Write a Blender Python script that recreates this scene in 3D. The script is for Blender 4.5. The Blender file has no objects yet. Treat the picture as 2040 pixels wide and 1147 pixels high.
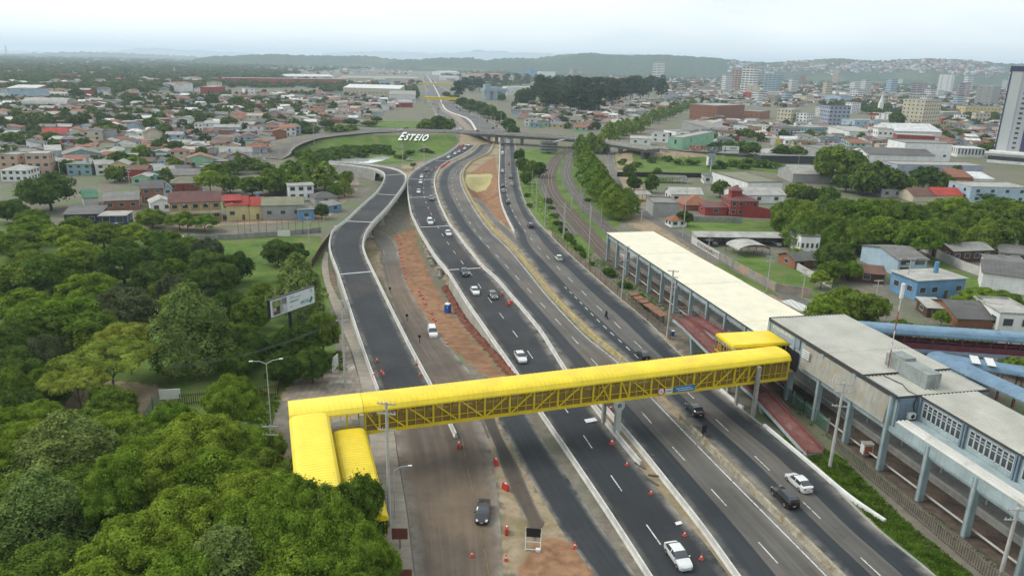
import bpy, math, random
import numpy as np
from math import sin, cos, tan, atan2, pi, radians, hypot, exp, sqrt, degrees
R = random.Random(11)
NP = np.random.default_rng(5)
sc = bpy.context.scene
COL = sc.collection
# ------------------------------------------------------------------ camera (drone 54 m up)
F = 1460.; PITCH = math.atan(447/1460.); ROLL = radians(1.5); H = 54.
CR, SR, CP, SP = cos(ROLL), sin(ROLL), cos(PITCH), sin(PITCH)
def ray(px, py):
    x = px-1020.; y = -(py-573.5)
    x, y = x*CR-y*SR, x*SR+y*CR
    return (x, F*CP+y*SP, -F*SP+y*CP)
def P(px, py, z=0.):
    d = ray(px, py); t = (z-H)/d[2]
    return (d[0]*t, d[1]*t)
def pix(x, y, z):
    z -= H
    zc = y*CP-z*SP; yc = y*SP+z*CP; xc = x
    u = xc/zc*F; v = yc/zc*F
    u, v = u*CR+v*SR, -u*SR+v*CR
    return 1020+u, 573.5-v
cam = bpy.data.cameras.new('camera'); camo = bpy.data.objects.new('camera', cam); COL.objects.link(camo)
cam.sensor_width = 36.; cam.lens = 36.*F/2040.; cam.clip_end = 80000.; cam.clip_start = .5
from mathutils import Matrix, Vector, Euler
_b = Matrix(((1,0,0),(0,SP,CP),(0,-CP,SP))).transposed()
right = Vector((1,0,0)); up = Vector((0,SP,CP)); back = Vector((0,-CP,SP))
r2 = right*CR + up*SR; u2 = -right*SR + up*CR
M = Matrix((r2, u2, back)).transposed().to_4x4(); M.translation = (0,0,H)
camo.matrix_world = M
sc.camera = camo
# ------------------------------------------------------------------ helpers
def sm(x, a, b):
    t = min(1., max(0., (x-a)/(b-a))); return t*t*(3-2*t)
def new(name, data, parent=None, loc=None, rz=0.):
    o = bpy.data.objects.new(name, data); COL.objects.link(o)
    if parent is not None: o.parent = parent
    if loc is not None: o.location = loc
    if rz: o.rotation_euler = (0,0,rz)
    return o
def tag(o, label=None, cat=None, group=None, kind=None):
    if label: o['label'] = label
    if cat: o['category'] = cat
    if group: o['group'] = group
    if kind: o['kind'] = kind
    return o
AUTO = []   # (object, base phrase, px, py) named after landmarks in the last step
def thing(name, label, cat, loc=(0,0,0), rz=0., group=None, data=None, auto=False):
    o = new(name, data, None, loc, rz)
    tag(o, None if auto else label, cat, group)
    if auto: AUTO.append((o, label))
    return o
class MB:
    def __init__(s): s.v=[]; s.f=[]; s.m=[]; s.uv=None
    def add(s, vs, fs, mi=0):
        n = len(s.v); s.v += [tuple(v) for v in vs]
        for f in fs: s.f.append(tuple(i+n for i in f)); s.m.append(mi)
        return s
    def box(s, x0,x1,y0,y1,z0,z1, mi=0, rz=0., c=(0,0)):
        vs = [(x,y,z) for z in (z0,z1) for x,y in ((x0,y0),(x1,y0),(x1,y1),(x0,y1))]
        if rz:
            a,b = cos(rz),sin(rz)
            vs = [(c[0]+x*a-y*b, c[1]+x*b+y*a, z) for x,y,z in vs]
        elif c != (0,0): vs = [(x+c[0],y+c[1],z) for x,y,z in vs]
        return s.add(vs, [(3,2,1,0),(4,5,6,7),(0,1,5,4),(1,2,6,5),(2,3,7,6),(3,0,4,7)], mi)
    def prism(s, poly, z0, z1, mi=0, cap=True):
        n=len(poly); z0f = z0 if callable(z0) else (lambda x,y: z0); z1f = z1 if callable(z1) else (lambda x,y: z1)
        vs=[(x,y,z0f(x,y)) for x,y in poly]+[(x,y,z1f(x,y)) for x,y in poly]
        fs=[(i,(i+1)%n,n+(i+1)%n,n+i) for i in range(n)]
        if cap: fs += [tuple(range(n-1,-1,-1)), tuple(range(n,2*n))]
        return s.add(vs,fs,mi)
    def bar(s, p0, p1, w, h=None, mi=0):
        h = h or w
        a=Vector(p0); b=Vector(p1); d=(b-a)
        if d.length < 1e-6: return s
        d.normalize(); up=Vector((0,0,1)) if abs(d.z)<.95 else Vector((0,1,0))
        x=d.cross(up).normalized(); y=x.cross(d)
        vs=[q+x*(i*w/2)+y*(j*h/2) for q in (a,b) for i,j in ((-1,-1),(1,-1),(1,1),(-1,1))]
        return s.add(vs,[(0,1,2,3),(7,6,5,4),(4,5,1,0),(5,6,2,1),(6,7,3,2),(7,4,0,3)],mi)
    def cyl(s, p0, p1, r0, r1=None, n=8, mi=0, cap=True):
        r1 = r0 if r1 is None else r1
        a=Vector(p0); b=Vector(p1); d=(b-a).normalized(); up=Vector((0,0,1)) if abs(d.z)<.95 else Vector((0,1,0))
        x=d.cross(up).normalized(); y=x.cross(d)
        vs=[q+x*(r*cos(2*pi*i/n))+y*(r*sin(2*pi*i/n)) for q,r in ((a,r0),(b,r1)) for i in range(n)]
        fs=[(i,n+i,n+(i+1)%n,(i+1)%n) for i in range(n)]
        if cap: fs+=[tuple(range(n)),tuple(range(2*n-1,n-1,-1))]
        return s.add(vs,fs,mi)
    def tube(s, pts, r, n=6, mi=0, r1=None):
        k=len(pts)
        for i in range(k-1):
            a = r if r1 is None else r+(r1-r)*i/(k-1); b = r if r1 is None else r+(r1-r)*(i+1)/(k-1)
            s.cyl(pts[i],pts[i+1],a,b,n,mi,True)
        return s
    def quad(s,a,b,c,d,mi=0): return s.add([a,b,c,d],[(0,1,2,3)],mi)
    def mesh(s, name, mats, smooth=False):
        me=bpy.data.meshes.new(name); me.from_pydata(s.v,[],s.f)
        for m in (mats if isinstance(mats,(list,tuple)) else [mats]): me.materials.append(m)
        if any(s.m): me.polygons.foreach_set('material_index', s.m)
        if smooth: me.polygons.foreach_set('use_smooth',[True]*len(s.f))
        me.update(); return me
    def build(s, name, mats, parent=None, loc=None, smooth=False, rz=0.):
        return new(name, s.mesh(name,mats,smooth), parent, loc, rz)
def np_mesh(name, verts, faces4, mats, mi=None, smooth=False):
    me=bpy.data.meshes.new(name); nv=len(verts); nf=len(faces4)
    me.vertices.add(nv); me.vertices.foreach_set('co', np.asarray(verts,np.float32).ravel())
    k=faces4.shape[1]
    me.loops.add(nf*k); me.loops.foreach_set('vertex_index', np.asarray(faces4,np.int32).ravel())
    me.polygons.add(nf); me.polygons.foreach_set('loop_start', np.arange(0,nf*k,k,dtype=np.int32))
    for m in (mats if isinstance(mats,(list,tuple)) else [mats]): me.materials.append(m)
    if mi is not None: me.polygons.foreach_set('material_index', np.asarray(mi,np.int32))
    if smooth: me.polygons.foreach_set('use_smooth', np.ones(nf,bool))
    me.update(calc_edges=True); return me
def copy_tree(o, parent=None):
    c=o.copy(); COL.objects.link(c)
    if parent is not None: c.parent=parent
    for ch in KIDS.get(o.name,[]): copy_tree(ch,c)
    return c
KIDS={}
def note_kids(o):
    KIDS[o.name]=list(o.children)
    for c in o.children: note_kids(c)
# ------------------------------------------------------------------ materials
MATS={}
def nodes_of(name):
    m=bpy.data.materials.new(name); m.use_nodes=True; nt=m.node_tree
    return m, nt, nt.nodes['Principled BSDF']
def mixc(nt, a, b, fac, mode='MIX'):
    n=nt.nodes.new('ShaderNodeMix'); n.data_type='RGBA'; n.blend_type=mode
    for sock,val in ((n.inputs[6],a),(n.inputs[7],b),(n.inputs[0],fac)):
        if hasattr(val,'is_output'): nt.links.new(val,sock)
        else: sock.default_value = val if not isinstance(val,tuple) else (*val,1.)[:4]
    return n.outputs[2]
def noise(nt, vec, scale, detail=4., rough=.6):
    n=nt.nodes.new('ShaderNodeTexNoise'); n.inputs['Scale'].default_value=scale; n.inputs['Detail'].default_value=detail; n.inputs['Roughness'].default_value=rough
    if vec is not None: nt.links.new(vec,n.inputs['Vector'])
    return n.outputs['Fac']
def ramp(nt, fac, a, b, c0=(0,0,0), c1=(1,1,1)):
    n=nt.nodes.new('ShaderNodeValToRGB'); e=n.color_ramp.elements
    e[0].position=a; e[1].position=b; e[0].color=(*c0,1); e[1].color=(*c1,1)
    nt.links.new(fac,n.inputs['Fac']); return n.outputs['Color']
def scaled(nt, vec, s):
    n=nt.nodes.new('ShaderNodeMapping'); n.inputs['Scale'].default_value=s; nt.links.new(vec,n.inputs['Vector']); return n.outputs['Vector']
def coord(nt, kind='Object'):
    if kind=='World':
        return nt.nodes.new('ShaderNodeNewGeometry').outputs['Position']
    return nt.nodes.new('ShaderNodeTexCoord').outputs[kind]
def dk(c,k): return tuple(min(1.,x*k) for x in c)
def mat(name, col=(.5,.5,.5), rough=.8, var=.18, scale=.6, metal=0., spec=.3, kind='Object', streak=0., rand=0., stripe=None, bump=0., stain=None, coat=0.):
    if name in MATS: return MATS[name]
    col=dk(col,.85); m,nt,b=nodes_of(name); vec=coord(nt,kind)
    n1=noise(nt,vec,scale,5.); n2=noise(nt,vec,scale*9,3.)
    c=mixc(nt, dk(col,1-var*1.3), dk(col,1+var*1.1), ramp(nt,n1,.32,.68))
    c=mixc(nt, c, dk(col,1-var*.9), ramp(nt,n2,.5,.75,(0,0,0),(.6,.6,.6)))
    if streak:
        n3=noise(nt, scaled(nt,vec,(2.2,2.2,.12)), 1.2, 4.)
        c=mixc(nt, c, dk(col,.45), ramp(nt,n3,.5,.78,(0,0,0),(streak,)*3))
    if stain:
        n4=noise(nt,vec,stain[1],4.); c=mixc(nt,c,stain[0],ramp(nt,n4,stain[2],stain[2]+.12))
    if stripe:   # (axis, period, strength): ribs or board joints of the surface itself
        sx=nt.nodes.new('ShaderNodeSeparateXYZ'); nt.links.new(vec,sx.inputs[0])
        w=nt.nodes.new('ShaderNodeMath'); w.operation='PINGPONG'; w.inputs[1].default_value=stripe[1]/2
        nt.links.new(sx.outputs[stripe[0]],w.inputs[0])
        d=nt.nodes.new('ShaderNodeMath'); d.operation='MULTIPLY'; d.inputs[1].default_value=2/stripe[1]; nt.links.new(w.outputs[0],d.inputs[0])
        c=mixc(nt,c,dk(col,.5),ramp(nt,d.outputs[0],0,.35,(stripe[2],)*3,(0,0,0)))
    if rand:
        oi=nt.nodes.new('ShaderNodeObjectInfo')
        hs=nt.nodes.new('ShaderNodeHueSaturation'); mr=nt.nodes.new('ShaderNodeMapRange')
        nt.links.new(oi.outputs['Random'],mr.inputs[0]); mr.inputs[3].default_value=1-rand; mr.inputs[4].default_value=1+rand
        nt.links.new(mr.outputs[0],hs.inputs['Value']); nt.links.new(c,hs.inputs['Color']); c=hs.outputs['Color']
    nt.links.new(c,b.inputs['Base Color'])
    b.inputs['Roughness'].default_value=rough; b.inputs['Metallic'].default_value=metal
    b.inputs['Specular IOR Level'].default_value=spec; b.inputs['Coat Weight'].default_value=coat
    if bump:
        bn=nt.nodes.new('ShaderNodeBump'); bn.inputs['Strength'].default_value=bump; bn.inputs['Distance'].default_value=.05
        nt.links.new(n2,bn.inputs['Height']); nt.links.new(bn.outputs[0],b.inputs['Normal'])
    MATS[name]=m; return m
def asphalt(name, col, dirt=(.17,.12,.08), dirtamt=.25, streak=.5, patch=.3):
    if name in MATS: return MATS[name]
    col=dk(col,.62); m,nt,b=nodes_of(name); w=coord(nt,'World'); uv=coord(nt,'UV')
    n1=noise(nt,w,.06,6.); n2=noise(nt,w,3.,4.); n3=noise(nt,scaled(nt,uv,(9.,.035,1)),1.,5.); n4=noise(nt,w,.022,6.,.7)
    c=mixc(nt,dk(col,1-patch),dk(col,1+patch),ramp(nt,n1,.35,.65))
    c=mixc(nt,c,dk(col,.62),ramp(nt,n3,.46,.66,(0,0,0),(streak,)*3))
    c=mixc(nt,c,dk(col,1.5),ramp(nt,n3,.34,.5,(streak*.8,)*3,(0,0,0)))
    c=mixc(nt,c,dk(col,1.35),ramp(nt,n2,.55,.8,(0,0,0),(.5,)*3))
    c=mixc(nt,c,dirt,ramp(nt,n4,.48,.66,(0,0,0),(dirtamt,)*3))
    n5=noise(nt,scaled(nt,uv,(26.,.012,1)),1.,3.); c=mixc(nt,c,dk(col,1.45),ramp(nt,n5,.56,.72,(0,0,0),(streak*.9,)*3))
    n6=noise(nt,w,.25,5.,.7); c=mixc(nt,c,dk(col,.55),ramp(nt,n6,.60,.70,(0,0,0),(.45,)*3))
    su=nt.nodes.new('ShaderNodeSeparateXYZ'); nt.links.new(uv,su.inputs[0]); pp=nt.nodes.new('ShaderNodeMath'); pp.operation='PINGPONG'; pp.inputs[1].default_value=.5; nt.links.new(su.outputs[0],pp.inputs[0])
    ed=ramp(nt,pp.outputs[0],.01,.15,(1,1,1),(0,0,0)); ns=ramp(nt,noise(nt,w,.16,6.,.7),.38,.62); c=mixc(nt,c,(.25,.23,.195),mixc(nt,(0,0,0),ed,ns))
    nt.links.new(c,b.inputs['Base Color']); b.inputs['Roughness'].default_value=.82; b.inputs['Specular IOR Level'].default_value=.35
    MATS[name]=m; return m
def leafmat(name, col, rand=.25, tr=.30, col2=None):
    if name in MATS: return MATS[name]
    m,nt,b=nodes_of(name); vec=coord(nt,'Object')
    n1=noise(nt,vec,.55,4.); n2=noise(nt,vec,4.,2.)
    col2 = col2 or (col[0]*1.7,col[1]*1.45,col[2]*1.2)
    c=mixc(nt,dk(col,.5),col2,ramp(nt,n1,.36,.64))  # random leaf tones, contrast raised to paint in shaded gaps and sunlit tops
    c=mixc(nt,c,dk(col2,1.5),ramp(nt,n2,.55,.72,(0,0,0),(.55,)*3))
    oi=nt.nodes.new('ShaderNodeObjectInfo'); hs=nt.nodes.new('ShaderNodeHueSaturation'); mr=nt.nodes.new('ShaderNodeMapRange')
    nt.links.new(oi.outputs['Random'],mr.inputs[0]); mr.inputs[3].default_value=1-rand; mr.inputs[4].default_value=1+rand
    ma=nt.nodes.new('ShaderNodeMapRange'); nt.links.new(oi.outputs['Random'],ma.inputs[0]); ma.inputs[3].default_value=.515; ma.inputs[4].default_value=.485
    nt.links.new(ma.outputs[0],hs.inputs['Hue']); nt.links.new(mr.outputs[0],hs.inputs['Value']); nt.links.new(c,hs.inputs['Color']); c=hs.outputs['Color']
    d=nt.nodes.new('ShaderNodeBsdfDiffuse'); t=nt.nodes.new('ShaderNodeBsdfTranslucent'); mx=nt.nodes.new('ShaderNodeMixShader'); mx.inputs[0].default_value=tr
    nt.links.new(c,d.inputs[0]); nt.links.new(mixc(nt,c,(col2[0]*1.5,col2[1]*1.4,col2[2]),.5),t.inputs[0])
    nt.links.new(d.outputs[0],mx.inputs[1]); nt.links.new(t.outputs[0],mx.inputs[2])
    nt.nodes.remove(b); nt.links.new(mx.outputs[0],nt.nodes['Material Output'].inputs['Surface'])
    MATS[name]=m; return m
CONC=mat('concrete',(.36,.35,.32),.85,.22,.5,streak=.35,kind='World')
CONCW=mat('pale_concrete',(.60,.59,.55),.8,.16,.5,streak=.3,kind='World')
CONCP=mat('retaining_panel',(.42,.41,.37),.85,.2,.35,streak=.5,kind='World')
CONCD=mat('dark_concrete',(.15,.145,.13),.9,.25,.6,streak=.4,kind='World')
CONCDIRTY=mat('stained_concrete',(.34,.31,.24),.9,.3,.9,kind='World',stain=((.2,.15,.08),.7,.5))
CONCY=mat('faded_yellow_concrete',(.40,.32,.13),.9,.25,.9,kind='World',stain=((.22,.2,.16),.5,.52))
ASPH=asphalt('fresh_asphalt',(.035,.040,.046),dirtamt=.22,streak=.35)
ASPB=asphalt('dark_lane_asphalt',(.036,.044,.052),dirtamt=.12,streak=.45)
ASPG=asphalt('worn_asphalt',(.148,.139,.126),dirtamt=.35,streak=.6)
ASPR=asphalt('dusty_asphalt',(.160,.126,.096),dirt=(.24,.165,.10),dirtamt=.55,streak=.55)
ASPS=asphalt('street_asphalt',(.17,.162,.148),dirt=(.2,.16,.11),dirtamt=.4,streak=.3)
WHITE=mat('white_paint',(.75,.75,.72),.6,.1,1.,kind='World'); LINE=mat('worn_road_paint',(.62,.62,.59),.7,.2,.8,kind='World',stain=((.14,.14,.135),1.6,.52))
YPAINT=mat('yellow_road_paint',(.5,.36,.08),.7,.15,1.,kind='World')
BLACK=mat('black_plastic',(.02,.02,.022),.5,.1,2.)
GLASS=mat('dark_window_glass',(.05,.06,.07),.10,.2,.4,spec=.85)
STEEL=mat('galvanised_steel',(.45,.46,.47),.45,.12,1.5,metal=.6)
POLE=mat('concrete_pole',(.48,.47,.44),.85,.14,.8,streak=.2)
WOODP=mat('weathered_timber',(.13,.105,.08),.9,.25,1.5)
RED=mat('red_plastic',(.55,.055,.035),.45,.15,2.)
YEL=mat('yellow_roof_paint',(.86,.645,.02),.42,.10,.35,spec=.45,kind='World',stain=((.62,.45,.03),.12,.6),streak=.12)
YELS=mat('yellow_steel_paint',(.70,.52,.018),.5,.1,.5,spec=.4,kind='World')
# ------------------------------------------------------------------ terrain
R2L_PX=[(1400,1300),(1345,1230),(1292,1147),(1220,1035),(1150,930),(1072,815),(1030,747),(990,690),(966,655),(930,603),(914,577),(889,538),(869,514),(850,484),(836,460),(828,444),(820,426),(816,407),(813,385),(812,368),(814,356),(820,347),(829,340),(843,331),(859,322),(888,309),(910,293),(920,282),(926,270)]
R2R_PX=[(1560,1290),(1500,1210),(1440,1130),(1395,1070),(1320,985),(1290,950),(1230,878),(1173,804),(1126,745),(1078,668),(1050,632),(1023,600),(985,556),(960,534),(940,508),(926,491),(908,466),(894,448),(880,420),(872,400),(866,380),(864,365),(866,352),(873,338),(884,328),(898,320),(925,307),(945,292),(952,280),(957,270)]
R3L_PX=[(1600,1310),(1530,1230),(1470,1147),(1400,1050),(1325,955),(1275,893),(1200,806),(1140,742),(1095,680),(1060,635),(1035,606),(1000,565),(975,538),(950,508),(934,486),(915,462),(900,440),(888,418),(880,402),(873,383),(871,368),(873,355),(880,341),(892,331),(906,322),(933,309),(952,293),(959,281),(963,270)]
R3R_PX=[(1800,1290),(1730,1222),(1660,1147),(1440,928),(1313,799),(1236,720),(1168,665),(1098,592),(1056,541),(1015,493),(982,462),(957,430),(937,398),(925,374),(920,356),(921,345),(926,336),(938,323),(957,314),(973,305),(981,292),(985,279),(987,270)]
R4L_PX=[(1830,1295),(1755,1222),(1683,1147),(1460,922),(1330,797),(1254,722),(1185,662),(1112,590),(1070,538),(1030,490),(1025,464),(1008,430),(998,400),(994,365),(995,335),(996,305),(996,287),(994,270)]
R4R_PX=[(2020,1300),(1945,1230),(1860,1147),(1733,1042),(1608,917),(1520,850),(1431,779),(1380,730),(1335,688),(1313,665),(1282,634),(1227,589),(1195,562),(1152,524),(1121,495),(1085,458),(1061,430),(1041,391),(1033,356),(1028,309),(1025,277),(1025,270)]
_xl=sorted((P(*q)[1],P(*q)[0]) for q in R2L_PX)
_ylx=[a for a,b in _xl]; _xlx=[b for a,b in _xl]
def xr2(y): return float(np.interp(y,_ylx,_xlx))
PIT_PX=[(926,372),(938,398),(952,404),(972,408),(992,440),(1010,455),(1000,425),(992,395),(988,360),(985,330),(985,312),(965,318),(948,328),(936,345),(930,358)]
PIT=[P(*q) for q in PIT_PX]
def inpoly(x,y,poly):
    c=False; n=len(poly); j=n-1
    for i in range(n):
        xi,yi=poly[i]; xj,yj=poly[j]
        if (yi>y)!=(yj>y) and x<(xj-xi)*(y-yi)/(yj-yi)+xi: c=not c
        j=i
    return c
def segd(x,y,a,b):
    dx,dy=b[0]-a[0],b[1]-a[1]; L=dx*dx+dy*dy
    t=0 if L==0 else max(0,min(1,((x-a[0])*dx+(y-a[1])*dy)/L))
    return hypot(x-a[0]-t*dx,y-a[1]-t*dy),t
def edged(x,y,poly): return min(segd(x,y,poly[i],poly[(i+1)%len(poly)])[0] for i in range(len(poly)))
APP_C=[(905,263,6.2),(830,260.5,6.),(760,260.5,5.6),(696,264,4.6),(637,271,3.4),(590,280,1.5),(562,290,-.5),(544,300,-2.5),(538,312,-3.8)]
APPW=[P(a,b,z)+(z,) for a,b,z in APP_C]
EMB_C=[(1290,292,6.),(1340,297,5.2),(1420,302,4.),(1500,308,2.5),(1580,315,1.),(1680,322,0.)]
EMBW=[P(a,b,z)+(z,) for a,b,z in EMB_C]
MOUNDS=[(APPW,13.,.36),(EMBW,6.,.4)]
def gbase(x,y):
    t=sm(y,112,170)*(1-sm(y,520,640))
    return -4.*t*(1-sm(x,xr2(y)+.2,xr2(y)+3.2))
def gz(x,y):
    z=gbase(x,y)
    if y<360 and 200<y and -60<x<20 and inpoly(x,y,PIT): z=-3.6*sm(edged(x,y,PIT),.3,5.)
    if 380<y<680:
        for L,hw,sl in MOUNDS:
            for i in range(len(L)-1):
                d,tt=segd(x,y,L[i],L[i+1])
                if d<45:
                    zz=L[i][2]+(L[i+1][2]-L[i][2])*tt-.25-max(0,d-hw)*sl
                    if zz>z: z=zz
    return z
def Pg(px,py,h=0.):
    z=0.; d=ray(px,py)
    if d[2]<0 and h<1.5:
        t0=(0.-H)/d[2]
        if 384<d[1]*t0<760:   # embankments: walk along the line of sight to the first surface
            s=360./d[1]; e=690./d[1]; n=400
            for i in range(n):
                t=s+(e-s)*i/n; x,y,zz=d[0]*t,d[1]*t,H+d[2]*t-h; g=gz(x,y)
                if zz<=g: return x,y,g
    for _ in range(7):
        x,y=P(px,py,z+h); z=gz(x,y)
    return x,y,z
def crom(pts,k=6):
    out=[]; n=len(pts)
    for i in range(n-1):
        p0=pts[max(0,i-1)];p1=pts[i];p2=pts[i+1];p3=pts[min(n-1,i+2)]
        for j in range(k):
            t=j/k
            out.append(tuple(.5*(2*b+(c-a)*t+(2*a-5*b+4*c-d)*t*t+(3*b-a-3*c+d)*t**3) for a,b,c,d in zip(p0,p1,p2,p3)))
    out.append(pts[-1]); return out
def resamp(pts,n):
    d=[0.]
    for a,b in zip(pts,pts[1:]): d.append(d[-1]+hypot(b[0]-a[0],b[1]-a[1]))
    A=np.array(pts); s=np.linspace(0,d[-1],n)
    return [tuple(q) for q in np.stack([np.interp(s,d,A[:,k]) for k in range(A.shape[1])],1)], d[-1]
def world(px,z=0.,smooth=True):
    """pixel polyline (optionally with z per point, or z='g') -> smoothed polyline on the real surface"""
    w=[]
    for q in px:
        if len(q)>2: w.append(P(q[0],q[1],q[2])+(q[2],))
        elif z=='g': w.append(Pg(q[0],q[1]))
        else: w.append(P(q[0],q[1],z)+(z,))
    return crom(w) if smooth and len(w)>2 else w
def uvmesh(o,uvs):
    l=o.data.uv_layers.new(name='UVMap'); idx=np.empty(len(o.data.loops),np.int32); o.data.loops.foreach_get('vertex_index',idx)
    l.data.foreach_set('uv',np.asarray(uvs,np.float32)[idx].ravel())
def strip(name,Lw,Rw,m,dz=.02,n=120,k=2,ground=False,parent=None,a=0.,b=1.,kind='structure'):
    L,l1=resamp(Lw,n); Q,l2=resamp(Rw,n); mb=MB(); uv=[]
    for i in range(n):
        for j in range(k+1):
            t=a+(b-a)*j/k; x=L[i][0]+(Q[i][0]-L[i][0])*t; y=L[i][1]+(Q[i][1]-L[i][1])*t; z=L[i][2]+(Q[i][2]-L[i][2])*t
            if ground: z=gz(x,y)
            mb.v.append((x,y,z+dz)); uv.append((t,(l1+l2)/2*i/(n-1)))
    for i in range(n-1):
        for j in range(k):
            q=i*(k+1)+j; mb.f.append((q,q+1,q+k+2,q+k+1)); mb.m.append(0)
    v0=Vector(mb.v[0]); v1=Vector(mb.v[1]); v2=Vector(mb.v[k+1])
    if (v1-v0).cross(v2-v0).z<0: mb.f=[f[::-1] for f in mb.f]
    o=mb.build(name,m,parent); uvmesh(o,uv)
    if kind and parent is None: o['kind']=kind
    return o
def offs(path,d):
    out=[]; n=len(path)
    for i in range(n):
        a=path[max(0,i-1)]; b=path[min(n-1,i+1)]; dx,dy=b[0]-a[0],b[1]-a[1]; L=hypot(dx,dy) or 1
        out.append((path[i][0]-dy/L*d,path[i][1]+dx/L*d,path[i][2]))
    return out
def extrude(path,prof,mi=0,mb=None,closed=True):
    mb=mb or MB(); n=len(path); k=len(prof); base=len(mb.v)
    for i in range(n):
        a=path[max(0,i-1)]; b=path[min(n-1,i+1)]; dx,dy=b[0]-a[0],b[1]-a[1]; L=hypot(dx,dy) or 1
        for u,z in prof: mb.v.append((path[i][0]-dy/L*u,path[i][1]+dx/L*u,path[i][2]+z))
    for i in range(n-1):
        for j in range(k if closed else k-1):
            q=base+i*k+j; q2=base+i*k+(j+1)%k; mb.f.append((q,q2,q2+k,q+k)); mb.m.append(mi)
    mb.f.append(tuple(base+j for j in range(k))[::-1]); mb.m.append(mi)
    mb.f.append(tuple(base+(n-1)*k+j for j in range(k))); mb.m.append(mi)
    return mb
JERSEY=[(-.30,-.05),(-.30,.08),(-.16,.32),(-.10,.86),(.10,.86),(.16,.32),(.30,.08),(.30,-.05)]
def fixn(o):
    import bmesh
    bm=bmesh.new(); bm.from_mesh(o.data); bmesh.ops.recalc_face_normals(bm,faces=bm.faces); bm.to_mesh(o.data); bm.free(); return o
def barrier(label,path,m=None,prof=JERSEY,n=140,name='road_barrier',cat='barrier',group=None):
    p,_=resamp(path,n); o=extrude(p,prof).build(name,m or CONCW); fixn(o)
    return tag(o,label,cat,group)
def dashes(path,dash,period,w=.16,dz=.045,start=0.,end=None,mb=None):
    mb=mb or MB(); d=[0.]
    for a,b in zip(path,path[1:]): d.append(d[-1]+hypot(b[0]-a[0],b[1]-a[1]))
    A=np.array(path); at=lambda s:[float(np.interp(s,d,A[:,k])) for k in range(3)]
    s=start; end=end or d[-1]
    while s<end-.3:
        e=min(s+dash,end); n=max(1,int((e-s)/3))
        for i in range(n):
            a=at(s+(e-s)*i/n); b=at(s+(e-s)*(i+1)/n); dx,dy=b[0]-a[0],b[1]-a[1]; L=hypot(dx,dy) or 1; nx,ny=-dy/L*w/2,dx/L*w/2
            mb.quad((a[0]-nx,a[1]-ny,a[2]+dz),(b[0]-nx,b[1]-ny,b[2]+dz),(b[0]+nx,b[1]+ny,b[2]+dz),(a[0]+nx,a[1]+ny,a[2]+dz))
        s+=period
    mb.f=[f[::-1] for f in mb.f] if mb.v and (Vector(mb.v[1])-Vector(mb.v[0])).cross(Vector(mb.v[2])-Vector(mb.v[0])).z<0 else mb.f
    return mb
# ground sheet: dense near the roads, reaching the horizon
def axis(lo,hi,dense,step,grow):
    a=[dense[0]]
    while a[-1]<dense[1]: a.append(a[-1]+step)
    s=step; up=[a[-1]]
    while up[-1]<hi: s*=grow; up.append(up[-1]+s)
    s=step; dn=[a[0]]
    while dn[-1]>lo: s*=grow; dn.append(dn[-1]-s)
    return dn[:0:-1]+a+up[1:]
XS=axis(-30000,30000,(-265,150),2.5,1.16); YS=axis(-600,34000,(38,380),2.4,1.014)[:]
ZP=lambda pts:[Pg(*q)[:2] for q in pts]
GRASS=[ZP(q) for q in (
 [(-300,400),(120,455),(380,470),(640,470),(650,560),(668,690),(690,760),(560,795),(500,900),(600,1000),(760,1200),(760,1500),(-900,1500)],
 [(560,305),(600,289),(640,279),(700,270),(760,268),(905,268),(915,283),(905,291),(885,303),(845,318),(800,328),(700,326),(600,318)],
 [(790,222),(850,218),(858,240),(850,256),(735,256)],
 [(1215,312),(1290,303),(1380,306),(1500,316),(1580,328),(1570,350),(1500,340),(1400,345),(1300,370),(1225,350)],
 [(1360,436),(1535,438),(1640,470),(1380,470)],
 [(1395,535),(1500,505),(1600,560),(1560,590),(1480,575)],
 [(1640,640),(1760,640),(1990,655),(1980,690),(1740,660)],
 [(1480,545),(1590,520),(1640,590),(1600,600)],
 [(1830,500),(1960,560),(1990,590),(1890,565)],
 [(1040,400),(1028,300),(1150,290),(1200,330),(1240,440),(1205,480),(1165,525),(1130,500),(1088,455)],
 [(1610,905),(1800,1060),(1990,1200),(1960,1240),(1720,1040)])]
SOIL=[ZP(q) for q in (
 [(782,470),(826,452),(828,480),(848,528),(868,568),(893,612),(1008,752),(985,765),(905,700),(850,640),(812,575),(792,520)],
 [(1060,1068),(1160,1085),(1215,1170),(1230,1230),(1020,1180)],
 [(926,372),(952,404),(1015,455),(985,312),(936,345)],
 [(640,510),(664,545),(672,600),(650,580)],[(530,850),(565,860),(560,930),(500,900)])]
SAND=[ZP(q) for q in ([(730,470),(757,485),(767,538),(797,609),(840,700),(800,650),(745,545),(725,490)],
 [(955,835),(985,828),(1042,928),(1139,1085),(1160,1147),(1000,1147),(1002,1000)],
 [(800,330),(845,322),(870,335),(815,372)],[(1240,440),(1225,300),(1260,300),(1300,440),(1420,530),(1600,620),(1560,640),(1400,520)],
 [(1090,455),(1130,490),(1180,530),(1240,590),(1340,680),(1380,720),(1460,800),(1380,740),(1225,600),(1100,490)],
 [(560,790),(590,755),(690,730),(735,860),(620,850)],[(150,755),(310,765),(340,800),(250,845),(190,865),(120,830)],[(1270,312),(1290,300),(1335,298),(1430,305),(1420,313),(1340,316)])]+[[P(*q) for q in R2L_PX]+[P(*q) for q in R4R_PX[::-1]]]
HAYP=ZP([(928,345),(940,348),(978,346),(981,352),(970,378),(945,382),(930,372)])
GBB=[[ (min(p[0] for p in g)-9,max(p[0] for p in g)+9,min(p[1] for p in g)-9,max(p[1] for p in g)+9,g) for g in G] for G in (GRASS,SOIL,SAND,[HAYP])]
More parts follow.
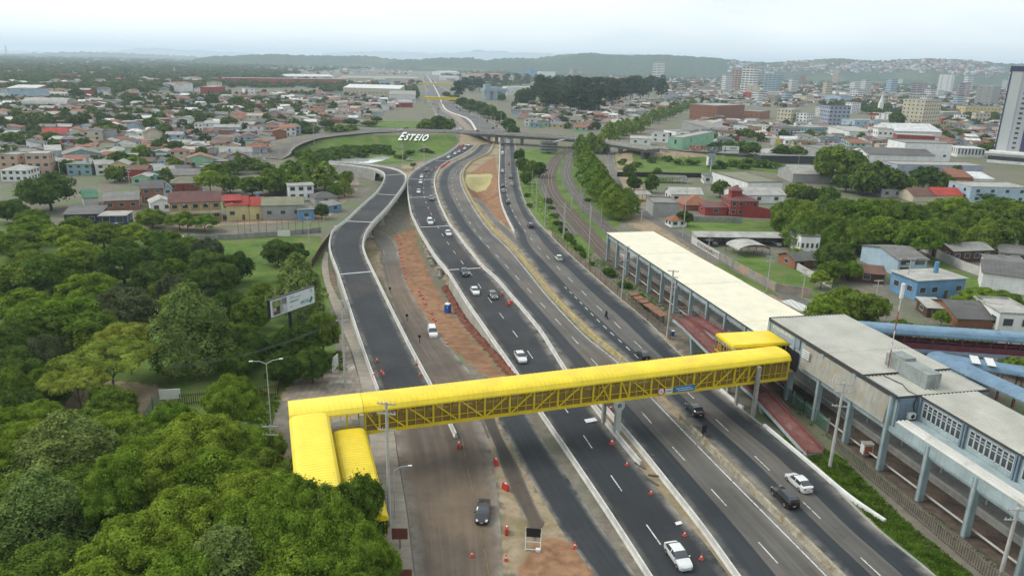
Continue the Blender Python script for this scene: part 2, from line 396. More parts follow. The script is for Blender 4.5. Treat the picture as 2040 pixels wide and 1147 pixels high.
def zones(x,y):
    out=[]
    for Z,w in zip(GBB,(1.6,1.2,1.5,.8)):
        v=0.
        for x0,x1,y0,y1,g in Z:
            if x0<x<x1 and y0<y<y1:
                d=edged(x,y,g)*(1 if inpoly(x,y,g) else -1); v=max(v,sm(d,-w*(1+y/250),w*(1+y/250)))
        out.append(v)
    return out
def build_ground():
    nx,ny=len(XS),len(YS); vs=np.empty((nx*ny,3),np.float32); col=np.zeros((nx*ny,4),np.float32)
    q=0
    for y in YS:
        near=y<700
        for x in XS:
            z=gz(x,y) if near else 0.
            if y>36 and near and abs(x)<500: col[q]=zones(x,y)
            vs[q]=(x,y,z-.03); q+=1
    i=np.arange(nx-1); j=np.arange(ny-1); jj,ii=np.meshgrid(j,i,indexing='ij'); a=(jj*nx+ii).ravel()
    f=np.stack([a,a+1,a+nx+1,a+nx],1)
    m,nt,b=nodes_of('ground_surface'); w=coord(nt,'World')
    at=nt.nodes.new('ShaderNodeAttribute'); at.attribute_name='zone'
    sp=nt.nodes.new('ShaderNodeSeparateColor'); nt.links.new(at.outputs['Color'],sp.inputs[0])
    n1=noise(nt,w,.05,7.,.65); n2=noise(nt,w,.6,5.); n3=noise(nt,w,5.,3.); n4=noise(nt,w,.012,5.)
    dirt=mixc(nt,(.135,.118,.092),(.20,.178,.145),ramp(nt,n2,.35,.65)); dirt=mixc(nt,dirt,(.14,.135,.125),ramp(nt,n1,.45,.6))
    grs=mixc(nt,(.058,.105,.020),(.128,.200,.042),ramp(nt,n1,.36,.62)); grs=mixc(nt,grs,(.14,.16,.06),ramp(nt,n2,.52,.75,(0,0,0),(.7,)*3)); n7=noise(nt,w,.11,6.,.7); grs=mixc(nt,grs,(.17,.165,.075),ramp(nt,n7,.50,.66,(0,0,0),(.75,)*3)); grs=mixc(nt,grs,(.035,.075,.014),ramp(nt,n7,.30,.44,(.7,)*3,(0,0,0))); grs=mixc(nt,grs,(.03,.055,.014),ramp(nt,n3,.5,.7,(0,0,0),(.55,)*3))
    soil=mixc(nt,(.185,.098,.057),(.30,.178,.102),ramp(nt,n2,.35,.65)); soil=mixc(nt,soil,(.125,.062,.042),ramp(nt,n1,.52,.66,(0,0,0),(.6,)*3))
    sand=mixc(nt,(.23,.175,.11),(.33,.265,.18),ramp(nt,n2,.35,.65)); sand=mixc(nt,sand,(.16,.14,.07),ramp(nt,n1,.5,.64))
    hay=mixc(nt,(.30,.26,.11),(.45,.41,.22),ramp(nt,n3,.35,.65))
    far=ramp(nt,n1,.47,.60,(0,0,0),(.55,)*3); c=mixc(nt,dirt,grs,far)
    def soft(o): # irregular borders
        ad=nt.nodes.new('ShaderNodeMath'); ad.operation='ADD'; mu=nt.nodes.new('ShaderNodeMath'); mu.operation='MULTIPLY_ADD'; mu.inputs[1].default_value=.9; mu.inputs[2].default_value=-.45
        nt.links.new(n2,mu.inputs[0]); nt.links.new(mu.outputs[0],ad.inputs[0]); nt.links.new(o,ad.inputs[1])
        return ramp(nt,ad.outputs[0],.42,.58)
    c=mixc(nt,c,grs,soft(sp.outputs[0])); c=mixc(nt,c,sand,soft(sp.outputs[2])); c=mixc(nt,c,soil,soft(sp.outputs[1]))
    c=mixc(nt,c,hay,soft(at.outputs['Alpha']))
    nt.links.new(c,b.inputs['Base Color']); b.inputs['Roughness'].default_value=.95; b.inputs['Specular IOR Level'].default_value=.1
    bn=nt.nodes.new('ShaderNodeBump'); bn.inputs['Strength'].default_value=.6; bn.inputs['Distance'].default_value=.15; nt.links.new(n3,bn.inputs['Height']); nt.links.new(bn.outputs[0],b.inputs['Normal'])
    me=np_mesh('ground',vs,f,m,smooth=True)
    a=me.color_attributes.new('zone','FLOAT_COLOR','POINT'); a.data.foreach_set('color',col.ravel())
    o=new('ground',me); o['kind']='structure'; return o
build_ground()
# ------------------------------------------------------------------ motorway
R2Lw,R2Rw,R3Lw,R3Rw,R4Lw,R4Rw=[world(q) for q in (R2L_PX,R2R_PX,R3L_PX,R3R_PX,R4L_PX,R4R_PX)]
SLABP=lambda w:[(-.25,-1.3),(-.25,0),(w,0),(w,-1.3)]
carr_l=strip('motorway_left_carriageway',R2Lw,R2Rw,ASPH,.03,170,4)
carr_c=strip('motorway_middle_carriageway',R3Lw,R3Rw,ASPG,.03,170,4)
carr_r=strip('motorway_right_carriageway',R4Lw,R4Rw,ASPG,.03,170,4)
strip('dark_lane',R3Lw,R3Rw,ASPB,.06,170,1,parent=carr_c,a=.02,b=.40)
strip('dark_lane',R4Lw,R4Rw,ASPB,.06,170,1,parent=carr_r,a=.02,b=.30)
strip('dark_lane',R4Lw,R4Rw,ASPB,.06,170,1,parent=carr_r,a=.66,b=.98)
R3D=world([(1570,1145),(1500,1068),(1440,1000),(1331,881),(1253,793),(1190,728),(1140,672),(1093,621),(1055,580),(1018,540),(977,496),(955,472),(936,444),(922,423),(913,404),(904,383),(900.6,368),(901,357),(904,349),(911,340),(925,329),(945,318)])
mb=dashes(R3D,4.,11.6,.17,.06+.02,start=2.); mb=dashes(offs(R3Rw,.75),900,999,.2,.05,mb=mb) if False else mb
mb.build('road_marking',LINE,carr_c)
dashes(offs(R3Rw,.8),1500,1600,.2,.05).build('road_marking',LINE,carr_c)
R4D=world([(1830,1218),(1754,1147),(1717,1113),(1598,998),(1560,963),(1476,882),(1449,857),(1379,791),(1300,714),(1241,659),(1228,646),(1193,613),(1152,573),(1116,538),(1087,508),(1064,483),(1042,455),(1030,437),(1021,420),(1010,388),(1007,368),(1007,348),(1007,324),(1007,300)])
dashes(R4D,4.,11.7,.17,.065,start=5.).build('road_marking',LINE,carr_r)
dashes(world([(1272,714),(1240,684),(1205,652),(1173,620),(1143,589),(1125,572)]),2.,4.2,.22,.08).build('road_marking',LINE,carr_r)
R2D=world([(1420,1235),(1360,1147),(1283,1038),(1255,1001),(1184,899),(1165,871),(1110,790),(1058,709),(1009,642),(967,586),(940,548),(904,501),(881,467),(866,440),(851,409),(845,390),(844,375),(845,362),(849,351),(858,340),(872,330)])
dashes(R2D,4.,11.6,.17,.05,start=1.).build('road_marking',LINE,carr_l)
# viaduct joints of the left carriageway (pale concrete bands across the asphalt)
jb=MB()
for a,b in (((889,538),(958,534)),((836,453),(896,450)),((815,394),(868,392)),((816,357),(865,358)),((868,320),(895,321))):
    A=P(*a); B=P(*b); jb.bar(A+(.02,),B+(.02,),.55,.09)
jb.build('expansion_joint',CONCW,carr_l)
# slab under the left carriageway + its piers and retaining wall
lowL=[q for q in R2Lw if q[1]>186]; 
p,_=resamp(lowL,60); q2,_=resamp([q for q in R2Rw if q[1]>186],60)
sb=MB(); n=len(p)
for i in range(n):
    sb.v+= [(p[i][0]-.3,p[i][1],.02),(p[i][0]-.3,p[i][1],-.75),(p[i][0]+1.,p[i][1],-1.3),(p[i][0]+4.,p[i][1],-1.3)]
for i in range(n-1):
    for j in range(3): sb.f.append((i*4+j,i*4+j+4,i*4+j+5,i*4+j+1)); sb.m.append(0)
fixn(sb.build('viaduct_deck',CONCW,carr_l))
for k,(a,b) in enumerate(((868,528),(853,506),(846,492),(838,474),(826,446),(819,424),(815,400))):
    x,y=P(a,b); pb=MB(); pb.cyl((x+1.6,y+1.2,-4.3),(x+1.6,y+1.2,-1.2),.55,.55,10); pb.box(x+.3,x+4,y+.5,y+1.9,-1.6,-1.0); pb.box(x+.5,x+2.7,y+.2,y+2.3,-4.3,-3.2)
    tag(pb.build('viaduct_pier',CONC),None,'pier','round concrete piers under the viaduct'); AUTO.append((bpy.context.scene.objects[-1] if False else COL.objects[-1],'round concrete pier under the viaduct edge'))
wall=[q for q in R2Lw if 104<q[1]<188]; p,_=resamp(wall,60); wb=MB()
for x,y,z in p: wb.v+=[(x-.28,y,min(gz(x-1.5,y),-.0)-.4),(x-.28,y,.05),(x+.2,y,.05),(x+.2,y,-4.6)]
for i in range(len(p)-1):
    for j in range(3): wb.f.append((i*4+j,i*4+j+4,i*4+j+5,i*4+j+1)); wb.m.append(0)
wb.f.append((0,1,2,3)); wb.m.append(0); e=(len(p)-1)*4; wb.f.append((e+3,e+2,e+1,e)); wb.m.append(0)
o=fixn(wb.build('retaining_wall',mat('panelled_concrete',(.43,.42,.37),.85,.2,.3,streak=.55,kind='World',stripe=(1,1.6,.35)))); tag(o,'long weathered concrete retaining wall holding up the left carriageway','wall')
# berm of dark red earth along the wall foot
bb=MB(); p,_=resamp([q for q in R2Lw if 112<q[1]<190],90)
for i,(x,y,z) in enumerate(p):
    g=gz(x-2,y); w=1.5+.9*R.random()
    for u,h in ((-.1-w,-.15),(-.1-w*.7,.25+.35*R.random()),(-.1-w*.4,.5+.5*R.random()),(-.35,.45+.4*R.random())): bb.v.append((x+u,y+R.uniform(-.3,.3),g+h))
for i in range(len(p)-1):
    for j in range(3): bb.f.append((i*4+j,i*4+j+1,i*4+j+5,i*4+j+4)); bb.m.append(0)
REDSOIL=mat('dark_red_earth',(.17,.06,.035),.95,.35,1.2,kind='World')
o=fixn(bb.build('earth_bank',REDSOIL)); o['kind']='structure'
# barriers
barrier('long white barrier on the outer edge of the left carriageway',[(a-.1,b,c) for a,b,c in R2Lw],CONCW,n=200)
def cut(path,y0,y1): return [q for q in path if y0<=q[1]<=y1]
barrier('white barrier between left and middle carriageways, ending below the footbridge',offs(cut(R2Rw,91,900),-.35),CONCW,n=200)
barrier('pale broken barrier beside the middle carriageway at the bottom edge',offs(cut(R3Lw,40,116),.3),CONCW,n=90)
barrier('faded yellow median barrier curving away beyond the footbridge',offs(cut(R3Rw,114,900),-.55),CONCY,[(-.42,-.05),(-.3,.3),(-.2,.8),(.2,.8),(.3,.3),(.42,-.05)],n=170)
barrier('stained grey median barrier at the bottom right below the footbridge',offs(cut(R3Rw,40,108),-.55),CONCDIRTY,[(-.42,-.05),(-.3,.3),(-.2,.8),(.2,.8),(.3,.3),(.42,-.05)],n=80)
barrier('low white barrier along the red earth pit',[q for q in world([(1025,464),(1008,430),(998,400),(994,365),(995,335),(996,305),(996,287),(994,270)])],CONCW,n=70)
KERB=[(-.25,-.05),(-.22,.45),(.22,.45),(.28,-.05)]
barrier('thick white kerb wall right of the black and white cars',world([(1522,849),(1608,921),(1690,990),(1762,1040)]),WHITE,KERB,n=30,name='kerb_wall',cat='kerb')
barrier('short white kerb wall under the right end of the footbridge',world([(1436,778),(1462,800),(1480,815)]),WHITE,KERB,n=12,name='kerb_wall',cat='kerb')
kb=extrude(resamp(offs(cut(R4Rw,45,900),.0),160)[0],[(-.25,-.05),(-.25,.14),(.05,.14),(.05,-.05)]).build('road_kerb',CONC); fixn(kb); kb['kind']='structure'
# ramp viaduct on the left
RL=[(784,856,0),(768,815,0),(752,775,0),(715,670,-.4),(675,547,-.7),(661,510,-.2),(657,488,.3),(662,465,1),(672,455,1.4),(692,440,1.9),(720,413,2),(749,387,2),(762,368,1.8),(767,352,1.6),(762,345,1.5),(745,338,1.3),(715,333,1.2),(680,329,1.0),(655,327,.8)]
RR=[(908,872,0),(880,812,0),(855,765,0),(805,670,-.4),(742,541,-.7),(728,510,-.2),(723,489,.3),(727,470,1),(735,456,1.4),(746,442,1.9),(770,417,2),(792,389,2),(806,368,1.8),(809,355,1.6),(804,347,1.5),(785,338,1.3),(745,331,1.2),(700,326,1.0),(655,323,.8)]
RRfull=world(RR); RLw,RRw=world(RL[1:]),world(RR[1:])
ramp_o=strip('curved_ramp_road',RLw,RRw,ASPH,.05,150,4)
rj=MB()
for a,b,z in (((675,547),(742,541),-.7),((692,441),(745,443),1.9),((749,387),(792,389),2.),((767,350),(802,347),1.55)):
    rj.bar(P(*a,z)+(z+.05,),P(*b,z)+(z+.05,),.6,.08)
rj.build('expansion_joint',CONCW,ramp_o)
def skirt(path,side):
    s=MB(); n=len(path)
    for x,y,z in path:
        solid=y<189 or (y>330 and x<-70)
        g=gz(x,y)-.4 if solid else max(gz(x,y)-.4,z-1.25)
        s.v+=[(x,y,z+.03),(x,y,min(g,z))]
    for i in range(n-1): s.f.append((2*i,2*i+1,2*i+3,2*i+2)); s.m.append(0)
    return s
pl,_=resamp(RLw,150); pr,_=resamp(RRw,150)
ub=MB()
for a,b in zip(pl,pr): ub.v+=[(a[0],a[1],a[2]-1.2),(b[0],b[1],b[2]-1.2)]
for i in range(149): ub.f.append((2*i,2*i+1,2*i+3,2*i+2)); ub.m.append(0)
ub.build('deck_soffit',CONC,ramp_o)
fixn(skirt(offs(pl,.3),1).build('side_wall',CONCP,ramp_o)); fixn(skirt(offs(pr,-.3),-1).build('side_wall',CONCP,ramp_o))
barrier('white barrier on the left edge of the curved ramp',offs([q for q in pl if q[1]>113],.05),CONCW,n=160)
barrier('white barrier on the right edge of the curved ramp',offs(resamp(RRfull,150)[0],-.05),CONCW,n=160)
for k,(a,b,z) in enumerate(((735,470,.9),(748,448,1.8),(771,424,2.),(783,405,2.),(797,383,1.9),(690,452,1.7))):
    x,y=P(a,b,z-1.); g=gz(x,y); pb=MB(); pb.cyl((x-2.2,y+1.5,g-.3),(x-2.2,y+1.5,z-1.2),.6,.6,10); pb.box(x-4.6,x-.2,y+.8,y+2.2,z-1.9,z-1.15)
    pb.box(x-3.2,x-1.2,y+.5,y+2.5,g-.3,g+.5)
    tag(pb.build('ramp_pier',CONC),None,'pier','round concrete piers under the curved ramp'); AUTO.append((COL.objects[-1],'round concrete pier under the curved ramp'))
# service road, dark side lane, pavement
SRL=[(840,1300),(830,1230),(827,1147),(811,1014),(794,914),(784,854),(775,820),(768,800)]
SRR=[(1010,1300),(1005,1230),(1002,1147),(999,1077),(995,1020),(988,963),(977,891),(957,837),(948,815),(940,798)]
svc=strip('service_road',world(SRL,'g'),world(SRR,'g'),ASPR,.012,60,6,ground=True)
SUL=[(900,872),(868,800),(842,740),(812,680),(792,632),(775,590),(762,550),(757,520),(752,495),(738,478),(722,470)]
SUR=[(985,872),(968,800),(952,762),(915,715),(882,675),(848,630),(822,590),(803,548),(795,505),(789,485),(770,466),(735,455)]
strip('service_road',world(SUL,'g'),world(SUR,'g'),ASPR,.008,90,10,ground=True)
strip('bare_asphalt',world([(742,470),(757,487),(764,505),(760,525)],'g'),world([(752,466),(778,474),(790,492),(793,515)],'g'),ASPS,.02,20,4,ground=True)
S6L=[(1270,1290),(1225,1215),(1185,1147),(1139,1085),(1082,997),(1042,928),(991,828),(978,800),(968,780)]
S6R=[(1360,1290),(1310,1210),(1267,1147),(1196,1049),(1129,949),(1080,875),(1047,820),(1030,795),(1018,778)]
strip('side_lane',world(S6L,'g'),world(S6R,'g'),ASPB,.02,60,4,ground=True)
strip('wet_trench_track',world([(945,770),(962,835),(985,890),(1010,960),(1040,1020),(1064,1078)],'g'),world([(968,770),(986,835),(1010,885),(1044,950),(1064,1000),(1085,1040)],'g'),asphalt('muddy_track',(.085,.072,.06),dirtamt=.5),.03,50,3,ground=True)
dashes(world([(915,770),(922,880),(938,960),(958,1060),(985,1200)],'g'),7.,9.,.09,.035).build('road_marking',mat('worn_yellow_paint',(.20,.15,.075),.8,.3,1.,kind='World'),svc)
strip('pavement',world([(770,1300),(765,1230),(757,1147),(745,1000),(735,860),(722,782),(697,690),(669,628),(649,573),(641,530),(648,500)],'g'),world([(842,1300),(836,1230),(825,1147),(809,1014),(792,914),(782,854),(747,776),(724,698),(690,625),(663,573),(655,540),(654,505)],'g'),mat('paving_concrete',(.33,.29,.235),.9,.16,.35,kind='World',stripe=(1,2.2,.3)),.14,90,5,ground=True)
strip('paved_yard',world([(560,800),(600,755),(655,733)],'g'),world([(730,800),(712,745),(693,690)],'g'),mat('paving_blocks',(.27,.225,.175),.9,.3,.5,kind='World',stripe=(0,1.1,.4),stain=((.42,.38,.33),.18,.55)),.05,30,6,ground=True)
asp_pit=strip('bare_asphalt',world([(1030,490),(1000,462),(975,435),(952,405),(940,392)]),world([(1028,478),(1020,464),(990,437),(965,406),(950,396)]),ASPS,.04,30,2)
# far motorway beyond the overpass
FL=[(926,270),(905,250),(868,230),(857,210),(850,193),(845,170),(840,152),(836,142)]
FR=[(1025,270),(1010,258),(953,231),(912,210),(895,182),(872,166),(856,150),(846,141)]
far=strip('far_motorway',world(FL,0,False),world(FR,0,False),asphalt('far_asphalt',(.15,.147,.14),dirtamt=.3),.05,80,6)
barrier('white median barrier of the motorway beyond the overpass',world([(954,270),(948,260),(931,237),(890,221),(879,202),(874,190),(862,168),(850,150)]),CONCW,[(-1.,-.05),(-.8,.9),(.8,.9),(1.,-.05)],n=70)
strip('median_strip',world([(930,268),(925,256),(900,232),(880,222),(872,205)],0,False),world([(950,268),(940,256),(915,232),(888,222),(878,205)],0,False),mat('dry_median',(.27,.22,.16),.95,.2,.2,kind='World'),.09,30,2)
strip('approach_road',world([(905,265,6.2),(830,263,6.),(755,264,5.6),(696,268.5,4.6),(637,276,3.4),(602,287,1.5),(584,298,-.5),(578,308,-2.5),(560,318,-3.8)]),world([(905,260,6.2),(830,257,6.),(755,257,5.6),(696,259,4.6),(637,266,3.4),(578,275,1.5),(539,283,-.5),(515,298,-2.5),(518,314,-3.8)]),ASPG,.12,80,3)
strip('embankment_road',world([(1285,293,6.),(1340,299,5.2),(1420,305,4.),(1500,311,2.5),(1580,318,1.),(1690,325,0.)]),world([(1285,289,6.),(1340,294,5.2),(1420,300,4.),(1500,305,2.5),(1580,312,1.),(1690,319,0.)]),ASPS,.12,50,2)
strip('station_street',world([(1700,650),(1640,628),(1600,615),(1520,570),(1440,527),(1340,468),(1290,438),(1262,425),(1228,380),(1210,330),(1205,300),(1200,285)],'g'),world([(1720,636),(1660,615),(1600,592),(1530,555),(1455,515),(1360,462),(1320,440),(1285,415),(1245,375),(1226,330),(1222,300),(1222,285)],'g'),ASPS,.02,90,3,ground=True)
strip('left_street',world([(330,468),(420,452),(520,446),(600,442),(650,437),(690,400),(715,372),(708,350),(690,340)],'g'),world([(330,452),(420,438),(520,433),(600,430),(640,426),(672,395),(690,370),(690,352),(672,338)],'g'),mat('unpaved_street',(.30,.22,.15),.95,.25,.2,kind='World',stain=((.17,.15,.13),.08,.5)),.03,90,4,ground=True)
strip('side_street',world([(618,215),(640,225),(650,232)],'g'),world([(668,208),(668,190),(664,176)],'g'),ASPS,.05,20,3,ground=True)
strip('zebra_crossing',world([(1555,600),(1600,622)],'g',False),world([(1575,596),(1622,615)],'g',False),mat('crossing_paint',(.62,.62,.6),.8,.1,1.,kind='World',stripe=(0,1.2,1.)),.04,8,2,ground=True)
# pond below the letters
wm,nt,b=nodes_of('pond_water'); b.inputs['Base Color'].default_value=(.42,.44,.43,1); b.inputs['Roughness'].default_value=.06; b.inputs['Specular IOR Level'].default_value=.9  # pale base colour stands in for the sky reflected by the water
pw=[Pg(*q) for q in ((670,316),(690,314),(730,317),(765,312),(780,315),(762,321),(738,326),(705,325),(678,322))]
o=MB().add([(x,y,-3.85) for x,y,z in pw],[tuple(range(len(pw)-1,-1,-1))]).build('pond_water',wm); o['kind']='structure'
# railway: ballast beds and rails
UA=radians(-77.3); U=(cos(UA),sin(UA)); V=(-U[1],U[0])
def sv(s,v): return (s*U[0]+v*V[0], s*U[1]+v*V[1])
BAL=mat('rusty_ballast',(.115,.088,.068),.95,.3,.8,kind='World'); RAIL=mat('rail_steel',(.28,.22,.18),.4,.15,1.,metal=.7,kind='World'); SLEEP=mat('ballast_grey',(.13,.118,.105),.95,.3,.8,kind='World')
tA=[P(*q)+(0,) for q in ((1160,283),(1140,294),(1120,308),(1106,324),(1097,345),(1096,368),(1106,391),(1133,423),(1153,444))]+[sv(-203,74.4)+(0,)]+[sv(s,74.4)+(0,) for s in (-180,-140,-100,-60,-30)]
tB=[P(*q)+(0,) for q in ((1172,281),(1152,294),(1138,312),(1129,335),(1130,355),(1140,376),(1160,403),(1186,432))]+[sv(-203,83.2)+(0,)]+[sv(s,83.2)+(0,) for s in (-180,-140,-100,-60,-30)]
tC=[P(*q)+(0,) for q in ((1120,300),(1098,322),(1085,340),(1080,362),(1090,392),(1110,425),(1145,470))]
for i,(t,w,m) in enumerate(((tA,3.0,BAL),(tB,2.7,SLEEP),(tC,1.8,SLEEP))):
    c=crom(t); bed=strip('railway_track',offs(c,w),offs(c,-w),m,(.10,.085,.06)[i],140,2)
    rb=MB()
    for d in (.75,-.75):
        extrude(resamp(offs(c,d),140)[0],[(-.09,.1),(-.09,.28),(.09,.28),(.09,.1)],0,rb)
    fixn(rb.build('rail',RAIL,bed))
# ------------------------------------------------------------------ writing
def text(name,s,size,m,parent=None,loc=(0,0,0),rot=(0,0,0),depth=.03,shear=0.,align='LEFT',bold=.0,sx=1.):
    cu=bpy.data.curves.new(name,'FONT'); cu.body=s; cu.size=size; cu.extrude=depth; cu.shear=shear; cu.align_x=align; cu.offset=bold
    tmp=bpy.data.objects.new('tmp',cu); COL.objects.link(tmp)
    dg=bpy.context.evaluated_depsgraph_get(); me=bpy.data.meshes.new_from_object(tmp.evaluated_get(dg))
    bpy.data.objects.remove(tmp); bpy.data.curves.remove(cu)
    me.materials.clear(); me.materials.append(m)
    o=new(name,me,parent,loc); o.rotation_euler=rot; o.scale=(sx,1,1); return o
# ------------------------------------------------------------------ yellow footbridge
BA=radians(18.9)
fb=thing('footbridge','long yellow covered footbridge crossing every lane of the motorway','footbridge',(-19.3,89.0,0),BA)
def barrel(x0,x1,y0,y1,z,rise,per=.72,ax='x',slope=0.,m=None,name='roof',parent=None,pw=3.2,lip=.22):
    prof=[]; N=14
    for i in range(N+1):
        t=-1+2*i/N; prof.append((y0+(y1-y0)*(t+1)/2, z+rise*(1-abs(t)**pw)**(1/1.7)))
    prof=[(y0,z-lip)]+prof+[(y1,z-lip)]
    xs=[]; x=x0
    while x<x1-1e-6:
        xs+= [(x,0),(x+per*.80,0),(x+per*.86,.035),(x+per*.94,.035)]; x+=per
    xs=[q for q in xs if q[0]<x1]+[(x1,0)]
    mb=MB(); k=len(prof)
    for xx,h in xs:
        for i,(y,zz) in enumerate(prof):
            cy=(y0+y1)/2; q=(xx, y+(h*.8*(1 if y>cy else -1) if i in(0,1,k-1,k-2) else 0), zz+h+slope*(xx-x0))
            mb.v.append(q if ax=='x' else (q[1],-q[0],q[2]))
    for i in range(len(xs)-1):
        for j in range(k-1):
            a=i*k+j; mb.f.append((a,a+1,a+k+1,a+k)); mb.m.append(0)
    mb.f.append(tuple(range(k))); mb.m.append(0); mb.f.append(tuple((len(xs)-1)*k+j for j in range(k))[::-1]); mb.m.append(0)
    return fixn(mb.build(name,m or YEL,parent))
barrel(-.15,68.6,-.4,4.7,9.1,.95,parent=fb)
barrel(-9.7,-.2,-.4,4.7,9.12,.95,parent=fb,m=mat('bright_yellow_roof_paint',(.95,.74,.06),.42,.06,.35,spec=.45,kind='World'))
def truss(y,name):
    t=MB(); zb,zt=5.72,9.0
    t.box(0,68.6,y-.14,y+.14,zb-.2,zb+.22); t.box(0,68.6,y-.12,y+.12,zt-.2,zt+.05)
    posts=[0,1.9]+[1.9+3.72*i for i in range(1,9)]+[33.6,36.4,38.1,39.6]+[39.6+3.72*i for i in range(1,6)]+[60.9,62.6,68.5]
    for x in posts: t.box(x-.13,x+.13,y-.13,y+.13,zb,zt)
    def dg(a,b,up): t.bar((a,y,zb if up else zt),(b,y,zt if up else zb),.19,.19)
    for i in range(8):
        a=1.9+3.72*i; dg(a,a+3.72,i>=4)
    dg(0,1.9,False); dg(33.6,36.4,True) ; dg(36.4,33.6+1.2,True); dg(38.1,39.6,False)
    for i in range(5):
        a=39.6+3.72*i; dg(a,a+3.72,i>=3)
    dg(58.2,60.9,True); dg(60.9,62.6,True)
    for a,b in zip(posts,posts[1:]):
        if b-a>2.5:
            n=5 if b-a>5 else 3
            for k in range(1,n): t.box(a+(b-a)*k/n-.035,a+(b-a)*k/n+.035,y-.05,y+.05,zb,zt)
    t.box(0,68.6,y-.05,y+.05,6.75,6.82)
    return t.build(name,YELS,fb)
truss(.0,'truss'); truss(4.3,'truss')
mm,nt,b=nodes_of('wire_mesh'); tb=nt.nodes.new('ShaderNodeBsdfTransparent'); mx=nt.nodes.new('ShaderNodeMixShader'); mx.inputs[0].default_value=.34
b.inputs['Base Color'].default_value=(.30,.20,.025,1); b.inputs['Roughness'].default_value=.7
nt.links.new(tb.outputs[0],mx.inputs[1]); nt.links.new(b.outputs[0],mx.inputs[2]); nt.links.new(mx.outputs[0],nt.nodes['Material Output'].inputs['Surface'])
for y in (.16,4.1): MB().box(0.1,68.4,y,y+.02,5.9,8.85).build('mesh_screen',mm,fb)
MB().box(-.2,68.6,.18,4.1,5.6,5.9).build('floor',mat('bridge_floor',(.30,.22,.12),.85,.2,.4),fb)
cr=MB()
for i in range(24): cr.box(1+i*2.9,1.12+i*2.9,.1,4.2,8.95,9.07)
cr.build('cross_brace',YELS,fb)
# landing at the left end with railings
MB().box(-9.6,-.25,-.2,4.5,5.45,5.82).build('landing_floor',CONC,fb)
rl=MB()
for x in (-4.3,-3.0,-1.6,-.4): rl.box(x-.05,x+.05,-.12,-.02,5.8,6.95)
rl.box(-4.4,-.3,-.12,-.02,6.9,7.0); rl.box(-4.4,-.3,-.1,-.04,6.4,6.45); rl.box(-2.5,-2.25,-.15,.1,5.8,9.0); rl.box(-9.6,-9.4,4.2,4.4,5.8,9.1); rl.box(-.5,-.3,4.2,4.4,5.8,9.1); rl.box(-9.6,-9.4,-.1,.1,5.8,9.1)
for i in range(7): rl.box(-9.4+1.3*i,-9.34+1.3*i,4.25,4.33,5.8,6.95)
rl.box(-9.5,-.3,4.25,4.33,6.9,7.0)
rl.build('railing',YELS,fb)
YB=mat('bright_yellow_roof_paint')
barrel(.35,16.5,-9.75,-4.75,9.1,.62,pw=4.5,per=.5,ax='y',slope=-.075,m=YB,name='ramp_roof',parent=fb)
barrel(1.6,20,-4.55,-.15,6.85,.62,pw=4.5,per=.5,ax='y',slope=-.07,m=YEL,name='ramp_roof',parent=fb)
rs=MB(); rr=MB()
for x0,x1,za,zb,L in ((-9.4,-5.1,5.8,4.6,16.2),(-4.2,-.5,3.5,2.1,19.6)):
    rs.add([(x,y,z+h) for y,z in ((-.2,za),(-L,zb)) for x,h in ((x0,-.3),(x1,-.3),(x1,0),(x0,0))],[(0,1,2,3),(7,6,5,4),(0,4,5,1),(1,5,6,2),(2,6,7,3),(3,7,4,0)])
    for x in (x0,x1):
        for k in range(8):
            y=-.6-(L-1)*k/7; z=za+(zb-za)*(-y/L); rr.box(x-.06,x+.06,y-.06,y+.06,z,z+3.0)
        for h in (1.1,.6): rr.bar((x,-.3,za+h),(x,-L,zb+h),.07)
rs.build('ramp_floor',CONC,fb); rr.build('ramp_railing',YELS,fb)
MB().box(-4.6,-.1,-1.2,-.25,5.2,5.6).build('landing_edge',CONC,fb)
for x,y,w,z0,z1 in ((-.55,-.75,.55,-.3,8.9),(-9.2,2.0,.6,-.3,5.5),(37.6,3.9,.55,-.3,5.6),(62.2,-.75,.55,-.3,8.75),(62.0,3.6,.5,-.3,5.6),(-7.2,-11,.5,-.3,4.6),(-2.4,-11,.5,-.3,2.4)):
    MB().box(x-w/2,x+w/2,y-w/2,y+w/2,z0,z1).build('pier',CONC,fb)
pb=MB(); pb.box(37.45,38.25,-.6,.1,-.3,4.2); pb.prism([(36.95,-.62),(38.75,-.62),(38.75,.2),(36.95,.2)],4.75,5.55)
pb.add([(37.45,-.62,4.1),(38.25,-.62,4.1),(38.25,.2,4.1),(37.45,.2,4.1),(36.95,-.62,4.75),(38.75,-.62,4.75),(38.75,.2,4.75),(36.95,.2,4.75)],[(0,1,5,4),(1,2,6,5),(2,3,7,6),(3,0,4,7)])
pr_=pb.build('pier',mat('painted_pier',(.42,.44,.40),.8,.14,.6),fb)
eb=MB(); eb.cyl((37.85,-.66,5.05),(37.85,-.62,5.05),.33,.33,20); eb.build('round_emblem',mat('emblem_dark',(.05,.06,.055),.6),pr_)
eb=MB(); eb.add([(37.62,-.67,4.9),(38.0,-.67,4.88),(37.9,-.67,5.25)],[(0,1,2)]); eb.build('emblem_mark',mat('emblem_grey',(.28,.3,.28),.6),pr_)
